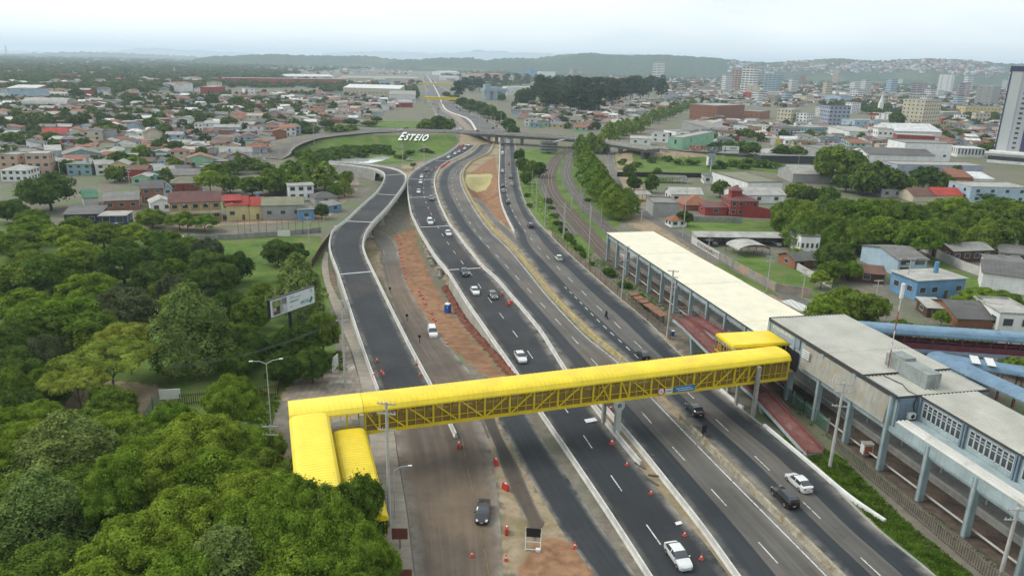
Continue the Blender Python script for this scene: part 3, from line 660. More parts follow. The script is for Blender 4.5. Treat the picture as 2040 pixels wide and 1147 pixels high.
# signs hung on the front truss
def local(o,x,y,z): 
    a=o.rotation_euler[2]; return (o.location[0]+x*cos(a)-y*sin(a),o.location[1]+x*sin(a)+y*cos(a),o.location[2]+z)
BL=mat('sign_blue',(.03,.17,.42),.5,.08,1.); SIGNW=mat('sign_white',(.72,.72,.70),.5,.05,1.); SREDM=mat('sign_red',(.5,.04,.04),.5,.05,1.)
s=thing('height_limit_sign','round red-rimmed white height sign on the footbridge truss','sign',local(fb,45.0,-.2,6.35),BA)
MB().cyl((0,0,0),(0,-.05,0),.62,.62,24).build('rim',SREDM,s); MB().cyl((0,-.05,0),(0,-.07,0),.48,.48,24).build('face',SIGNW,s)
text('lettering','5,5m',.36,BLACK,s,(-.40,-.08,-.12),(pi/2,0,0),.005)
s=thing('agency_sign','small white rectangular sign between the round and blue signs','sign',local(fb,46.35,-.2,6.25),BA)
MB().box(-.6,.6,-.05,0,-.42,.42).build('panel',SIGNW,s); text('lettering','DNIT',.40,mat('sign_navy',(.03,.035,.07),.5),s,(-.47,-.06,-.14),(pi/2,0,0),.005,shear=.2,bold=.008)
s=thing('direction_sign','long blue direction sign on the footbridge truss','sign',local(fb,49.1,-.2,6.35),BA)
MB().box(-1.9,1.9,-.05,0,-.48,.48).build('panel',BL,s)
for z,a,b in ((.14,-1.5,1.2),(-.2,-1.1,1.6)):
    x=a; lt=MB()
    while x<b: w=R.uniform(.12,.3); lt.box(x,min(x+w+.031,b),-.06,-.05,z-.07,z+.05+R.random()*.05); x+=w+.03
    lt.build('text_line',mat('sign_pale_blue',(.45,.62,.75),.5),s)
# ------------------------------------------------------------------ railway station
PBLUE=mat('pale_blue_paint',(.36,.44,.45),.75,.16,.35,streak=.55,stain=((.2,.2,.17),.5,.6))
DBLUE=mat('dull_blue_paint',(.17,.23,.28),.75,.18,.5,streak=.3)
ROOFW=mat('cream_sheet_roof',(.74,.70,.55),.34,.06,.25,spec=.5,stain=((.5,.49,.4),.12,.62))
ROOFG=mat('grey_cream_sheet_roof',(.435,.428,.375),.45,.12,.3,spec=.45,stain=((.36,.35,.3),.4,.6))
st=thing('train_station','long elevated train station with ribbed pale roofs on blue columns','train station',(0,0,0),UA)
def ribbed(s0,s1,v0,v1,z,m,name='roof',per=.62,h=.13,seams=(),t=.10):
    mb=MB(); ss=[s0]+[q for q in seams if s0<q<s1]+[s1]
    for a,b,k in zip(ss,ss[1:],range(99)):
        v=v0; prof=[]; dz=.05*(k%2)
        while v<v1-1e-6:
            prof+=[(v,0),(v+per*.42,0),(v+per*.52,h),(v+per*.88,h)]; v+=per
        prof=[q for q in prof if q[0]<v1]+[(v1,0)]
        n=len(mb.v)
        for s in (a,b): mb.v+=[(s,q[0],z+q[1]+dz) for q in prof]
        k2=len(prof)
        for j in range(k2-1): mb.f.append((n+j,n+k2+j,n+k2+j+1,n+j+1)); mb.m.append(0)
    mb.box(s0+.02,s1-.02,v0+.02,v1-.02,z-t,z-.01)
    return mb.build(name,m,st)
ribbed(-196,-109.7,71.5,86.3,8.0,ROOFW,seams=(-184,-171,-157,-144,-131,-119))
ribbed(-109.5,-84.6,71.5,86.5,12.1,ROOFG,seams=(-101.5,-93))
ribbed(-84.6,-77.55,71.7,86.5,11.85,ROOFG)
ribbed(-77.3,-30,75.05,84.2,11.95,ROOFG,seams=(-69.3,-61.5,-53.5))
ribbed(-76.9,-30,71.5,73.5,8.62,mat('pale_sheet_roof',(.62,.615,.57),.4,.08,.3,spec=.45,stain=((.42,.41,.36),.4,.6)),name='canopy_roof',h=.16)
cs=[-194.4+7.72*i for i in range(22)]
cm=MB()
def column_mesh(h,name):
    c=MB(); c.box(-.24,.24,-.38,.38,-.1,h-.3); c.box(-.30,-.24,-.44,-.10,-.1,h-.3); c.box(-.30,-.24,.10,.44,-.1,h-.3); c.box(.24,.30,-.44,-.10,-.1,h-.3); c.box(.24,.30,.10,.44,-.1,h-.3); c.box(-.18,.18,-.44,-.38,-.1,h-.3)
    return c.mesh(name,[PBLUE])
c8,c12=column_mesh(8.,'column'),column_mesh(11.9,'column')
for s in cs:
    if s>-28: continue
    tall=s>-110
    new('column',c12 if tall and s<-76 else (column_mesh(8.6,'column') if tall else c8),st,(s,71.9,0))
    new('column',c8,st,(s,86.0,0))
f=MB(); f.box(-196,-109.6,71.75,72.05,6.75,7.92); f.box(-196,-109.6,85.8,86.1,6.9,7.92); f.box(-196,-195.6,72.05,85.8,7.1,7.92)
for s in cs:
    if s<-110: f.box(s-.2,s+.2,72.05,85.8,7.3,7.88)
f.build('fascia_beam',PBLUE,st)
f=MB(); f.box(-109.5,-30,71.75,72.1,6.55,7.35); f.box(-76.9,-30,71.55,71.75,6.9,8.55); f.box(-109.5,-30,72.1,86.2,6.2,6.6); f.box(-76.9,-30,73.5,75.1,8.3,8.5); f.build('floor_slab',PBLUE,st)
w=MB(); w.box(-109.4,-98.9,71.8,72.05,7.35,12.0); w.box(-98.9,-77.8,72.0,72.2,7.35,12.0); w.box(-109.4,-109.1,72.05,86.3,8.3,12.0); w.box(-109.4,-77.8,86.1,86.3,6.6,12.0); w.build('wall',PBLUE,st)
MB().box(-77.8,-77.5,72.1,75.1,7.4,11.75).build('end_wall',DBLUE,st); MB().box(-77.8,-77.5,84.1,86.4,7.4,11.75).build('end_wall',DBLUE,st)
w=MB(); w.box(-77.4,-30,75.2,75.4,8.35,11.85); w.box(-77.4,-30,83.8,84.0,6.6,11.85); w.build('upper_wall',PBLUE,st)
MB().add([(-98.8,71.15,7.5),(-78.9,71.15,7.5),(-78.9,71.9,7.3),(-98.8,71.9,7.3),(-98.8,71.55,11.35),(-78.9,71.55,11.35),(-78.9,71.95,11.35),(-98.8,71.95,11.35)],[(3,2,1,0),(4,5,6,7),(0,1,5,4),(1,2,6,5),(2,3,7,6),(3,0,4,7)]).build('concrete_panel',mat('weathered_panel',(.40,.385,.33),.85,.2,.25,streak=.7,stain=((.30,.27,.18),.35,.55)),st)
DARK=mat('gutter_dark',(.06,.06,.058),.7,.1,1.)
g=MB(); g.box(-109.6,-77.5,71.4,71.52,11.7,12.2); g.box(-109.62,-109.5,71.4,86.6,11.9,12.3); g.box(-84.7,-84.55,71.6,86.5,11.85,12.2); g.box(-77.6,-77.45,71.6,86.5,11.7,12.02); g.box(-77.3,-30,74.95,75.05,11.75,12.05); g.box(-77.3,-30,84.2,84.3,11.75,12.05); g.box(-196,-109.6,71.4,71.5,7.9,8.1); g.box(-196,-109.6,86.3,86.4,7.8,8.1); g.build('gutter',DARK,st)
# window bands
wm=MB(); wm.box(-.40,.40,-.06,0,0,.09); wm.box(-.40,.40,-.06,0,1.25,1.33); wm.box(-.40,-.32,-.06,0,0,2.2); wm.box(.32,.40,-.06,0,0,2.2); wm.box(-.40,.40,-.06,0,2.12,2.2); wm.box(-.32,.32,-.05,0,1.65,1.70)
wfm=wm.mesh('window',[mat('window_frame_white',(.55,.6,.6),.6,.08,1.)]); 
gm=MB().box(-.31,.31,-.02,0,.1,2.1).mesh('pane',[GLASS])
for s0 in (-76.6,-68.7,-60.8,-52.9):
    for k in range(8):
        q=new('window',wfm,st,(s0+.45+.83*k,75.2,9.15)); new('pane',gm,q,(0,0,0))
for s0 in (-77.2,-69.4,-61.5,-53.6): MB().box(s0-.3,s0-.05,74.85,75.2,8.35,11.8).box(s0+.1,s0+.35,74.85,75.2,8.35,11.8).build('pilaster',DBLUE,st)
lv=MB()
for k in range(4): lv.box(-98.6+.05,-96.6,71.0,71.15,9.4+.38*k,9.6+.38*k)
lv.box(-103.2,-101.0,71.72,71.8,9.3,9.45).box(-103.2,-101.0,71.72,71.8,9.75,9.9).box(-103.2,-101.0,71.72,71.8,10.2,10.3); lv.build('louvre',SIGNW,st)
pf=MB(); pf.box(-198,-30,77.,80.6,0,1.05); pf.build('platform',CONC,st)
pf=MB(); pf.box(-198,-30,76.92,77.3,1.05,1.12); pf.box(-198,-30,80.3,80.68,1.05,1.12); pf.box(-190,-30,78.6,78.75,1.9,2.2); pf.box(-190,-30,72.6,72.75,.9,1.1)
for s in cs: pf.box(s+3.6,s+3.75,78.6,78.75,1.05,2.)
pf.build('platform_edge',CONCW,st)
wb=MB(); wb.prism([(-87.5,77.4),(-79.2,77.4),(-79.2,79.7),(-87.5,79.7)],11.7,14.1); wb.prism([(-86.9,77.6),(-84,77.6),(-84,79.5),(-86.9,79.5)],14.1,14.5)
wb.build('water_tank_box',mat('mossy_concrete',(.30,.33,.31),.9,.2,.5,streak=.9),st)
ac=MB(); ac.box(-77.45,-76.9,73.6,74.6,8.75,9.55); a_=ac.build('air_conditioner',SIGNW,st); MB().cyl((-76.9,74.1,9.15),(-76.86,74.1,9.15),.3,.3,14).build('fan_grille',BLACK,a_)
cab=MB(); cab.tube([(-84,74.6,12.05),(-81,75.2,12.05),(-79,74.4,12.05),(-77.4,74.7,12.0),(-77.4,74.3,10.6),(-77.35,74.6,9.6)],.06,6); cab.build('cable',BLACK,st)
MB().box(-109.0,-100.2,71.55,71.76,9.95,12.0).build('sign_band',mat('sign_band_blue',(.27,.33,.38),.75,.12,.6),st)
text('lettering','ESTAÇÃO ESTEIO',.78,SIGNW,st,(-108.3,71.54,10.9),(pi/2,0,0),.01,bold=.01)
# zigzag red pedestrian ramp beside the station
REDF=mat('worn_red_floor',(.21,.095,.08),.85,.25,.6,stain=((.25,.2,.17),.5,.58)); REDR=mat('faded_red_rail',(.22,.075,.072),.75,.2,.6)
rp=thing('pedestrian_ramp','zigzag red pedestrian ramp climbing beside the station','ramp',(0,0,0),UA)
def fl(pts,v0,v1,name_floor='ramp_floor'):
    a=MB(); b=MB(); c=MB()
    for (s0,z0),(s1,z1) in zip(pts,pts[1:]):
        a.add([(s,v,z+h) for s,z in ((s0,z0),(s1,z1)) for v,h in ((v0,-.12),(v1,-.12),(v1,0),(v0,0))],[(0,1,2,3),(7,6,5,4),(0,4,5,1),(1,5,6,2),(2,6,7,3),(3,7,4,0)])
        for v,w in ((v0,.14),(v1,-.14)):
            b.add([(s,q,z+h) for s,z in ((s0,z0),(s1,z1)) for q,h in ((v,0.0),(v+w,0.0),(v+w,.55),(v,.55))],[(0,1,2,3),(7,6,5,4),(0,4,5,1),(1,5,6,2),(2,6,7,3),(3,7,4,0)])
            b.bar((s0,v+w/2,z0+1.1),(s1,v+w/2,z1+1.1),.07)
        c.add([(s,v,z+h) for s,z in ((s0,z0),(s1,z1)) for v,h in ((v0-.06,-.7),(v1+.06,-.7),(v1+.06,-.13),(v0-.06,-.13))],[(0,1,2,3),(7,6,5,4),(0,4,5,1),(1,5,6,2),(2,6,7,3),(3,7,4,0)])
    a.build('ramp_floor',REDF,rp); b.build('railing',REDR,rp); c.build('beam',PBLUE,rp)
fl([(-132,4.7),(-128,4.7),(-103,2.6),(-100,2.6),(-84,.45)],63.9,66.7); fl([(-132,4.7),(-128,4.7),(-107,6.1)],66.9,69.6)
ld=MB(); ld.box(-132,-129.2,66.5,67.1,4.55,4.69); ld.build('ramp_floor',REDF,rp)
for s,z,v in ((-124.2,4.,65.2),(-112,2.7,65.2),(-98,1.8,65.2),(-90,.8,65.2),(-118,4.2,68.2)): MB().add([(s-.3,v-.5,-.2),(s+.3,v-.5,-.2),(s+.3,v+.5,-.2),(s-.3,v+.5,-.2),(s-.35,v-1.1,z),(s+.35,v-1.1,z),(s+.35,v+1.1,z),(s-.35,v+1.1,z)],[(3,2,1,0),(4,5,6,7),(0,1,5,4),(1,2,6,5),(2,3,7,6),(3,0,4,7)]).build('pillar',PBLUE,rp)
cg=MB()
for s in (-132,-131.2,-130.4,-129.6): cg.bar((s,64,4.7),(s,64,7.0),.05); cg.bar((s,69.6,4.7),(s,69.6,7.),.05)
for z in (5.4,6.2,7.0): cg.bar((-132,64,z),(-132,69.6,z),.05)
for k in range(7): cg.bar((-132,64+k*.93,4.7),(-132,64+k*.93,7.),.05)
cg.build('cage',STEEL,rp)
# yellow vestibule joining bridge and station
vb=thing('station_vestibule','flat-roofed yellow vestibule joining the footbridge to the station','vestibule',(0,0,0),UA)
r=MB(); r.prism([(-109.4,61.3),(-103.3,61.3),(-103.3,72.6),(-109.4,72.6)],9.45,9.85); r.prism([(-109.2,61.5),(-103.5,61.5),(-103.5,71.4),(-109.2,71.4)],9.85,10.0); r.build('roof',YEL,vb)
r=MB()
for v in [61.4+.9*i for i in range(12)]: r.box(-109.35,-109.25,v-.05,v+.05,6,9.45); r.box(-103.45,-103.35,v-.05,v+.05,6,9.45)
for s in [-109.3+1.0*i for i in range(7)]: r.box(s-.05,s+.05,61.35,61.45,6,9.45)
r.box(-109.4,-103.3,61.3,61.5,5.8,6.05).box(-109.4,-103.3,61.33,61.47,7.0,7.1).box(-109.4,-109.2,61.3,71.7,5.8,6.05); r.build('frame',YELS,vb)
MB().box(-109.3,-100.5,61.5,71.7,5.6,5.85).build('floor',mat('bridge_floor'),vb)
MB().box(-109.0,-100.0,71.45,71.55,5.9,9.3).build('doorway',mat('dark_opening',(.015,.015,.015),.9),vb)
for s,v in ((-106,63),(-106,70)): MB().box(s-.3,s+.3,v-.3,v+.3,-.2,5.6).build('pier',CONC,vb)
# mast on the roof
m_=thing('radio_mast','tall thin red and white radio mast on the station roof','mast',sv(-86.4,77.1)+(12.0,))
a=MB()
for i,(z0,z1) in enumerate(((0,3),(3,6),(6,9),(9,11.5))):
    a.bar((0,.0,z0),(0,0,z1),.11,.11,i%2)
for z in range(0,11): a.bar((-.12,0,z),(.12,0,z+1),.04)
a.build('mast_pole',[mat('mast_red',(.35,.10,.08),.6),SIGNW],m_); MB().cyl((0,0,11.0),(0,0,13.2),.28,.28,10).build('antenna',SIGNW,m_)
# blue covered walkways on the right
BLR=mat('blue_sheet_roof',(.16,.26,.36),.5,.15,.4,kind='World',stain=((.07,.12,.17),.5,.62)); MAR=mat('maroon_rail',(.14,.035,.045),.7,.15,1.)
wk=thing('covered_walkway','blue barrel-roofed walkway bridge with maroon railing right of the station','walkway',(0,0,0))
A0=Vector((*P(1690,652,7.),0)); A1=Vector((*P(2075,678,7.),0)); d=(A1-A0).normalized(); wk.location=(A0.x,A0.y,0); wk.rotation_euler=(0,0,atan2(d.y,d.x)); L=(A1-A0).length+12
barrel(0,L,-.2,3.8,6.6,1.0,per=1.2,m=BLR,name='roof',parent=wk,lip=.35)
r=MB(); r.box(0,L,0,.12,3.6,4.7); r.box(0,L,3.5,3.62,3.6,4.7)
for i in range(int(L/2.6)): r.box(i*2.6,i*2.6+.16,-.03,.15,3.6,6.5); r.box(i*2.6,i*2.6+.16,3.47,3.65,3.6,6.5)
r.box(0,L,0,.1,5.2,5.28); r.build('railing',MAR,wk); MB().box(0,L,-.15,3.8,2.9,3.6).build('deck_beam',mat('pale_lilac_concrete',(.30,.36,.44),.8,.15,.5,streak=.3),wk)
for x in (14,24,34,44): MB().prism([(x-1.4,.5),(x+1.4,.5),(x+1.4,3.1),(x-1.4,3.1)],1.6,2.9).box(x-.8,x+.8,1,2.6,-.3,1.6).build('pier',mat('pale_lilac_concrete'),wk)
wk2=thing('lower_walkway','lower blue-roofed walkway sloping down behind the station','walkway',(0,0,0))
A0=Vector((*P(1845,706,4.),0)); A1=Vector((*P(2085,826,3.2),0)); d=(A1-A0).normalized(); wk2.location=(A0.x,A0.y,0); wk2.rotation_euler=(0,0,atan2(d.y,d.x)); L=(A1-A0).length
barrel(0,L,0,4.2,3.6,.8,per=1.2,m=BLR,name='roof',parent=wk2); r=MB()
for i in range(int(L/3)): r.box(i*3,i*3+.15,.1,.25,-.2,3.5); r.box(i*3,i*3+.15,3.9,4.05,-.2,3.5)
r.box(0,L,.1,.2,.9,1.); r.build('post_frame',MAR,wk2)
wk3=thing('branch_walkway','curved blue-roofed walkway with two white roof sheets at the right edge','walkway',P(1960,735,3.4)+(0,),radians(-24))
barrel(-6,22,0,4.,3.3,.9,per=1.2,m=BLR,name='roof',parent=wk3); r=MB()
for i in range(10): r.box(-6+i*3,-5.85+i*3,.1,.25,-.2,3.3); r.box(-6+i*3,-5.85+i*3,3.7,3.85,-.2,3.3)
r.build('post_frame',MAR,wk3); MB().box(-2,-.6,-.15,4.1,4.24,4.32).box(.4,1.8,-.15,4.1,4.24,4.32).build('roof_sheet',SIGNW,wk3)
# ------------------------------------------------------------------ overpass
ov=thing('road_overpass','long concrete road overpass spanning motorway and railway','overpass')
FP=[(872,260),(950,263.5),(1000,266),(1060,269.5),(1110,272.5),(1160,276.5),(1225,285.5),(1290,295)]
fp=crom([P(a,b,7.5)+(7.5,) for a,b in FP]); fp=resamp(fp,60)[0]
ex=lambda path,prof,name,m:fixn(extrude(path,prof).build(name,m,ov))
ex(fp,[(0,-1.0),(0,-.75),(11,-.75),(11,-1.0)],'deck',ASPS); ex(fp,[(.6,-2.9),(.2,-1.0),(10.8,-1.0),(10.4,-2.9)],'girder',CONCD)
ex(fp,[(-.25,-1.3),(-.25,0),(.1,0),(.1,-1.3)],'parapet',CONC); ex(fp,[(10.9,-1.3),(10.9,0),(11.25,0),(11.25,-1.3)],'parapet',CONC)
for a,b in ((910,287),(972,290),(988,290),(1040,295),(1108,300),(1150,300),(1205,305),(1228,303),(1265,306),(1283,309)):
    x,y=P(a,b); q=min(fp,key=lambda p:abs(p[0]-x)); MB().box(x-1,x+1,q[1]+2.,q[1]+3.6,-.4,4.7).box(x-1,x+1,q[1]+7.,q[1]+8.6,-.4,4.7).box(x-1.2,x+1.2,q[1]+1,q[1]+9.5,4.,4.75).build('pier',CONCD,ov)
# spiral access ramp beside the overpass
sp=thing('spiral_ramp','stacked grey concrete spiral access ramp beside the overpass','ramp',P(1093,305)+(0,))
for k in range(4):
    a=MB(); z=.8+k*1.75
    pts=[(4.6*cos(t)*1.25,3.3*sin(t)) for t in [i*pi/10 for i in range(20)]]
    a.prism(pts,z,z+.35); n=20; 
    for i in range(n):
        p,q=pts[i],pts[(i+1)%n]; a.bar((p[0],p[1],z+.75),(q[0],q[1],z+.75),.14,.9)
    a.build('spiral_level',mat('spiral_concrete',(.22,.23,.21),.9,.2,.5,streak=.4),sp)
MB().box(-1,1,-1,1,-.2,7.4).build('core_column',CONCD,sp); MB().add([(2,0,6.9),(9,14,7.1),(11,13,7.1),(4,-1,6.9),(2,0,7.3),(9,14,7.5),(11,13,7.5),(4,-1,7.3)],[(0,1,2,3),(7,6,5,4),(0,4,5,1),(1,5,6,2),(2,6,7,3),(3,7,4,0)]).build('link_deck',CONC,sp)
# ------------------------------------------------------------------ ESTEIO letters on the slope
b0=Vector(Pg(792,281)); b1=Vector(Pg(851,283)); u_=(b1-b0); t0=Vector(Pg(800,266)); 
es=thing('city_name_letters','big white ESTEIO letters lying on the grass slope','lettering',tuple(b0+Vector((0,0,.7))))
xa=u_.normalized(); ya=(t0-b0); ya=(ya-xa*ya.dot(xa)).normalized(); za=xa.cross(ya).normalized()
es.rotation_euler=Matrix((xa,ya,za)).transposed().to_euler()
LW=mat('letter_white',(.80,.80,.78),.6,.04,1.,kind='World'); Lh=(t0-b0).length; x=0.
for ch,k in zip('ESTEIO',(1.3,.98,.98,.98,.98,.98)):
    o=text('letter',ch,Lh*k*1.12,LW,es,(x,-.03*Lh if k>1 else 0,0),(0,0,0),.08,shear=.25,bold=Lh*.035); w=max(v.co.x for v in o.data.vertices)
    x+=w*1.0+.25
sx=u_.length/x; es.scale=(sx,1,1)
# ------------------------------------------------------------------ billboard
bp=Pg(583,722); bb_=thing('billboard','large white advertising billboard on a black post in the wood','billboard',bp)
def at_y(px,py,pl=None): # point on the vertical plane through the post facing the road
    d=ray(px,py); n=BN; t=(n[0]*bp[0]+n[1]*bp[1])/(n[0]*d[0]+n[1]*d[1]); return Vector((d[0]*t-bp[0],d[1]*t-bp[1],H+d[2]*t-bp[2]))
BN=(cos(radians(-30)),sin(radians(-30))); a_=at_y(540,631); c_=at_y(627,604); t_=at_y(537,598)
ang=atan2(c_.y-a_.y,c_.x-a_.x); Wd=hypot(c_.x-a_.x,c_.y-a_.y); z0=(a_.z+c_.z)/2; hh=t_.z-a_.z
bb_.rotation_euler=(0,0,ang); ox=a_.x*cos(ang)+a_.y*sin(ang)
MB().box(ox-.15,ox+Wd+.15,0,.6,z0-.15,z0+hh+.15).build('frame',BLACK,bb_)
pn=MB().box(ox,ox+Wd,-.06,0,z0,z0+hh).build('panel',mat('billboard_white',(.62,.66,.66),.5,.04,1.),bb_)
pc=MB()
for (u0,u1,v0,v1,mi) in ((.03,.36,.06,.96,0),(.05,.22,.5,.9,1),(.12,.2,.28,.55,2),(.24,.34,.6,.95,3),(.26,.36,.1,.55,4),(.06,.2,.08,.3,5),(.3,.345,.42,.8,3)): pc.box(ox+Wd*u0,ox+Wd*u1,-.07-.004*mi,-.06,z0+hh*v0,z0+hh*v1,mi)
pc.build('picture',[mat('ad_beige',(.42,.38,.33),.6,.3,.9),mat('ad_leaf',(.16,.24,.07),.6,.5,1.2),mat('ad_brown',(.06,.04,.035),.6,.3,1.),mat('ad_grey',(.20,.20,.22),.6,.4,1.5),mat('ad_lilac',(.45,.48,.56),.6,.2,1.),mat('ad_dark',(.09,.07,.06),.6,.3,1.)],pn)
GR=mat('ad_green',(.03,.22,.14),.5); text('lettering','BRDE',hh*.27,GR,pn,(ox+Wd*.66,-.075,z0+hh*.2),(pi/2,0,0),.008,bold=.01)
lg=MB(); lg.add([(ox+Wd*.85,-.08,z0+hh*.18),(ox+Wd*.90,-.08,z0+hh*.10),(ox+Wd*.96,-.08,z0+hh*.36),(ox+Wd*.92,-.08,z0+hh*.5)],[(0,1,2,3)]); lg.build('logo',GR,pn)
for v,u0,u1 in ((.82,.42,.52),(.72,.42,.68),(.55,.42,.64),(.5,.42,.6),(.22,.42,.48)): MB().box(ox+Wd*u0,ox+Wd*u1,-.068,-.06,z0+hh*v,z0+hh*(v+.035)).build('text_line',GR,pn)
rg=MB(); 
for i in range(10): rg.bar((ox+Wd*(.92+.025*cos(i*.63)),-.07,z0+hh*(.85+.09*sin(i*.63))),(ox+Wd*(.92+.025*cos(i*.63+.63)),-.07,z0+hh*(.85+.09*sin(i*.63+.63))),.05)
rg.build('round_logo',BLACK,pn); MB().cyl((.4,.3,-.4),(.4,.3,z0),.32,.32,12).build('post',BLACK,bb_)
# ------------------------------------------------------------------ vegetation
BARK=mat('tree_bark',(.11,.085,.06),.95,.3,2.); BARKL=mat('pale_bark',(.25,.22,.17),.95,.3,2.)
SPEC={ # leaf material, bark, form
 'olive':(leafmat('olive_foliage',(.115,.165,.040),.08,col2=(.225,.300,.085)),BARK,'tall','tall olive-green rounded tree'),
 'bright':(leafmat('bright_foliage',(.100,.170,.017),.14,col2=(.205,.300,.036)),BARK,'spread','bright green spreading tree'),
 'dark':(leafmat('dark_foliage',(.052,.092,.019),.22,col2=(.105,.170,.034)),BARK,'dome','dark green dense tree'),
 'mid':(leafmat('mid_foliage',(.076,.130,.019),.22,col2=(.158,.235,.036)),BARK,'dome','mid-green leafy tree'),
 'grey':(leafmat('greyish_foliage',(.065,.085,.036),.15,col2=(.125,.150,.070)),BARKL,'dome','greyish green tree'),
 'yellow':(leafmat('yellowish_foliage',(.150,.185,.030),.1,col2=(.28,.34,.06)),BARKL,'flat','yellow-green flat-topped tree'),
 'row':(leafmat('row_foliage',(.095,.160,.020),.12,col2=(.190,.285,.042)),BARK,'tall','light green street tree'),
 'euc':(leafmat('eucalyptus_foliage',(.032,.058,.022),.2,col2=(.066,.105,.040)),BARKL,'euc','tall dark eucalyptus tree'),
 'shrub':(leafmat('shrub_foliage',(.048,.095,.015),.25,col2=(.110,.185,.03)),BARK,'bush','low green shrub'),
}
def lobes_for(form,rng):
    L=[]
    if form=='tall':   # rounded cone of many upright lobes, unit r=6,h=14
        for k in range(78):
            t=rng.random(); a=rng.random()*2*pi; rr=5.0*(1-t**1.9)*(.6+.4*rng.random()); z=2.2+t*10.2
            s=1.0+.6*(1-t)*rng.random()+.25; L.append((rr*cos(a),rr*sin(a),z,s,s,s*1.35))
        L.append((0,0,7,3.4,3.4,4.8))
    elif form=='spread':
        for k in range(64):
            a=rng.random()*2*pi; rr=5.5*sqrt(rng.random()); z=4.9+3.0*(1-(rr/5.8)**2)+rng.uniform(-2.0,.7)
            s=rng.uniform(.8,1.45); L.append((rr*cos(a),rr*sin(a),z,s*1.3,s*1.3,s*.6))
        L.append((0,0,6,3.,3.,1.6))
    elif form=='flat':
        for k in range(48):
            a=rng.random()*2*pi; rr=5.9*sqrt(rng.random()); z=6.6+1.0*(1-(rr/6)**2)+rng.uniform(-.6,.5)
            s=rng.uniform(.7,1.25); L.append((rr*cos(a),rr*sin(a),z,s*1.35,s*1.35,s*.42))
    elif form=='dome':
        for k in range(70):
            a=rng.random()*2*pi; c=rng.uniform(-.85,1); q=sqrt(max(0,1-c*c)); k_=rng.uniform(.75,1.)
            s=rng.uniform(.75,1.45); L.append((4.7*q*cos(a)*k_,4.5*q*sin(a)*k_,5.0+3.5*c*k_,s,s,s*.9))
        L.append((0,0,5.0,3.8,3.8,3.2))
    elif form=='euc':
        for k in range(20):
            t=rng.random(); a=rng.random()*2*pi; rr=3.6*(.35+.65*sin(pi*min(1,t*.8+.2)))*sqrt(rng.random()); z=7+t*14
            s=rng.uniform(1.3,2.2); L.append((rr*cos(a),rr*sin(a),z,s,s,s*1.2))
    else:
        for k in range(9):
            a=rng.random()*2*pi; rr=1.5*sqrt(rng.random()); s=rng.uniform(.5,.95); L.append((rr*cos(a),rr*sin(a),.8+rng.uniform(-.2,.7),s,s,s*.8))
    return L
def leaf_quads(lobes,n,leaf,rng,flat=.0):
    L=np.array(lobes); w=(L[:,3]*L[:,4]*L[:,5])**(2/3.); idx=rng.choice(len(L),int(n*1.9),p=w/w.sum())
    d=rng.normal(size=(len(idx),3)); d/=np.linalg.norm(d,axis=1)[:,None]; d[:,2]=np.where(d[:,2]<-.5,-d[:,2],d[:,2])
    rad=rng.uniform(.80,1.04,len(idx))+.10*rng.normal(size=len(idx)); rad*=np.where(rng.random(len(idx))<.08,rng.uniform(1.1,1.42,len(idx)),1.); keep=rng.random(len(L))*.75+.25; w=w*keep; idx=np.where(rng.random(len(idx))<keep[idx],idx,rng.choice(len(L),len(idx),p=w/w.sum()))
    p=L[idx,:3]+d*L[idx,3:]*rad[:,None]
    ins=np.zeros(len(p),bool)
    for l in L: ins|=((((p-l[:3])/(l[3:]*.78))**2).sum(1)<1)
    p=p[~ins][:n]; d=d[~ins][:n]
    nn=d*1.1+rng.normal(size=d.shape)*.36; nn[:,2]+=.22+flat; nn/=np.linalg.norm(nn,axis=1)[:,None]
    t=rng.normal(size=d.shape); t-=nn*(t*nn).sum(1)[:,None]; t/=np.linalg.norm(t,axis=1)[:,None]; b=np.cross(nn,t)
    s=(leaf*rng.uniform(.55,1.3,len(p)))[:,None]
    v=np.stack([p-t*s*.75,p-b*s*.45+nn*s*.1,p+t*s*.75,p+b*s*.45-nn*s*.08],1).reshape(-1,3)
    return v, np.arange(len(v)).reshape(-1,4)
def trunk_mesh(form,lobes,bark,rng,thin=1.):
    mb=MB(); hgt={'tall':9,'spread':5.6,'flat':6.2,'dome':5.,'euc':17,'bush':.6}[form]; r={'tall':.34,'spread':.26,'flat':.2,'dome':.32,'euc':.36,'bush':.1}[form]*thin
    split=hgt*(.7 if form in('euc','tall') else .45)
    mb.tube([(0,0,-.6),(.06,.04,split*.5),(.02,-.05,split)],r,7,0,r*.75)
    if form in('euc','tall'): mb.tube([(.02,-.05,split),(0,0,hgt*1.25)],r*.7,6,0,r*.2)
    for l in [lobes[i] for i in rng.permutation(len(lobes))[:7]]:
        mid=(l[0]*.45,l[1]*.45,split+(l[2]-split)*.6); mb.tube([(.02,-.05,split*.95),mid,(l[0],l[1],l[2])],r*.5,5,0,r*.12)
    return mb.mesh('trunk',bark)
LODS={0:(30000,.25),1:(11000,.38),2:(1700,.9)}
PROTO={}
def proto(sp,lod,var):
    k=(sp,lod,var)
    if k not in PROTO:
        m,bk,form,_=SPEC[sp]; rng=np.random.default_rng(abs(hash((len(sp),ord(sp[0]),ord(sp[1]),lod,var)))%99991)
        lb=lobes_for(form,rng); n,leaf=LODS[lod]
        if form=='bush': n,leaf=n//7,leaf*.7
        if form=='flat': n=int(n*.8)
        if form=='euc': n=int(n*.9)
        v,f=leaf_quads(lb,n,leaf,rng,.4 if form in('spread','flat') else 0)
        PROTO[k]=(np_mesh('crown',v,f,m),trunk_mesh(form,lb,bk,rng))
    return PROTO[k]
DIM={'tall':(6.5,15.0),'spread':(6.9,9.2),'flat':(7.,8.2),'dome':(6.,10.),'euc':(4.8,22.5),'bush':(2.2,2.1)}
NTREE=0
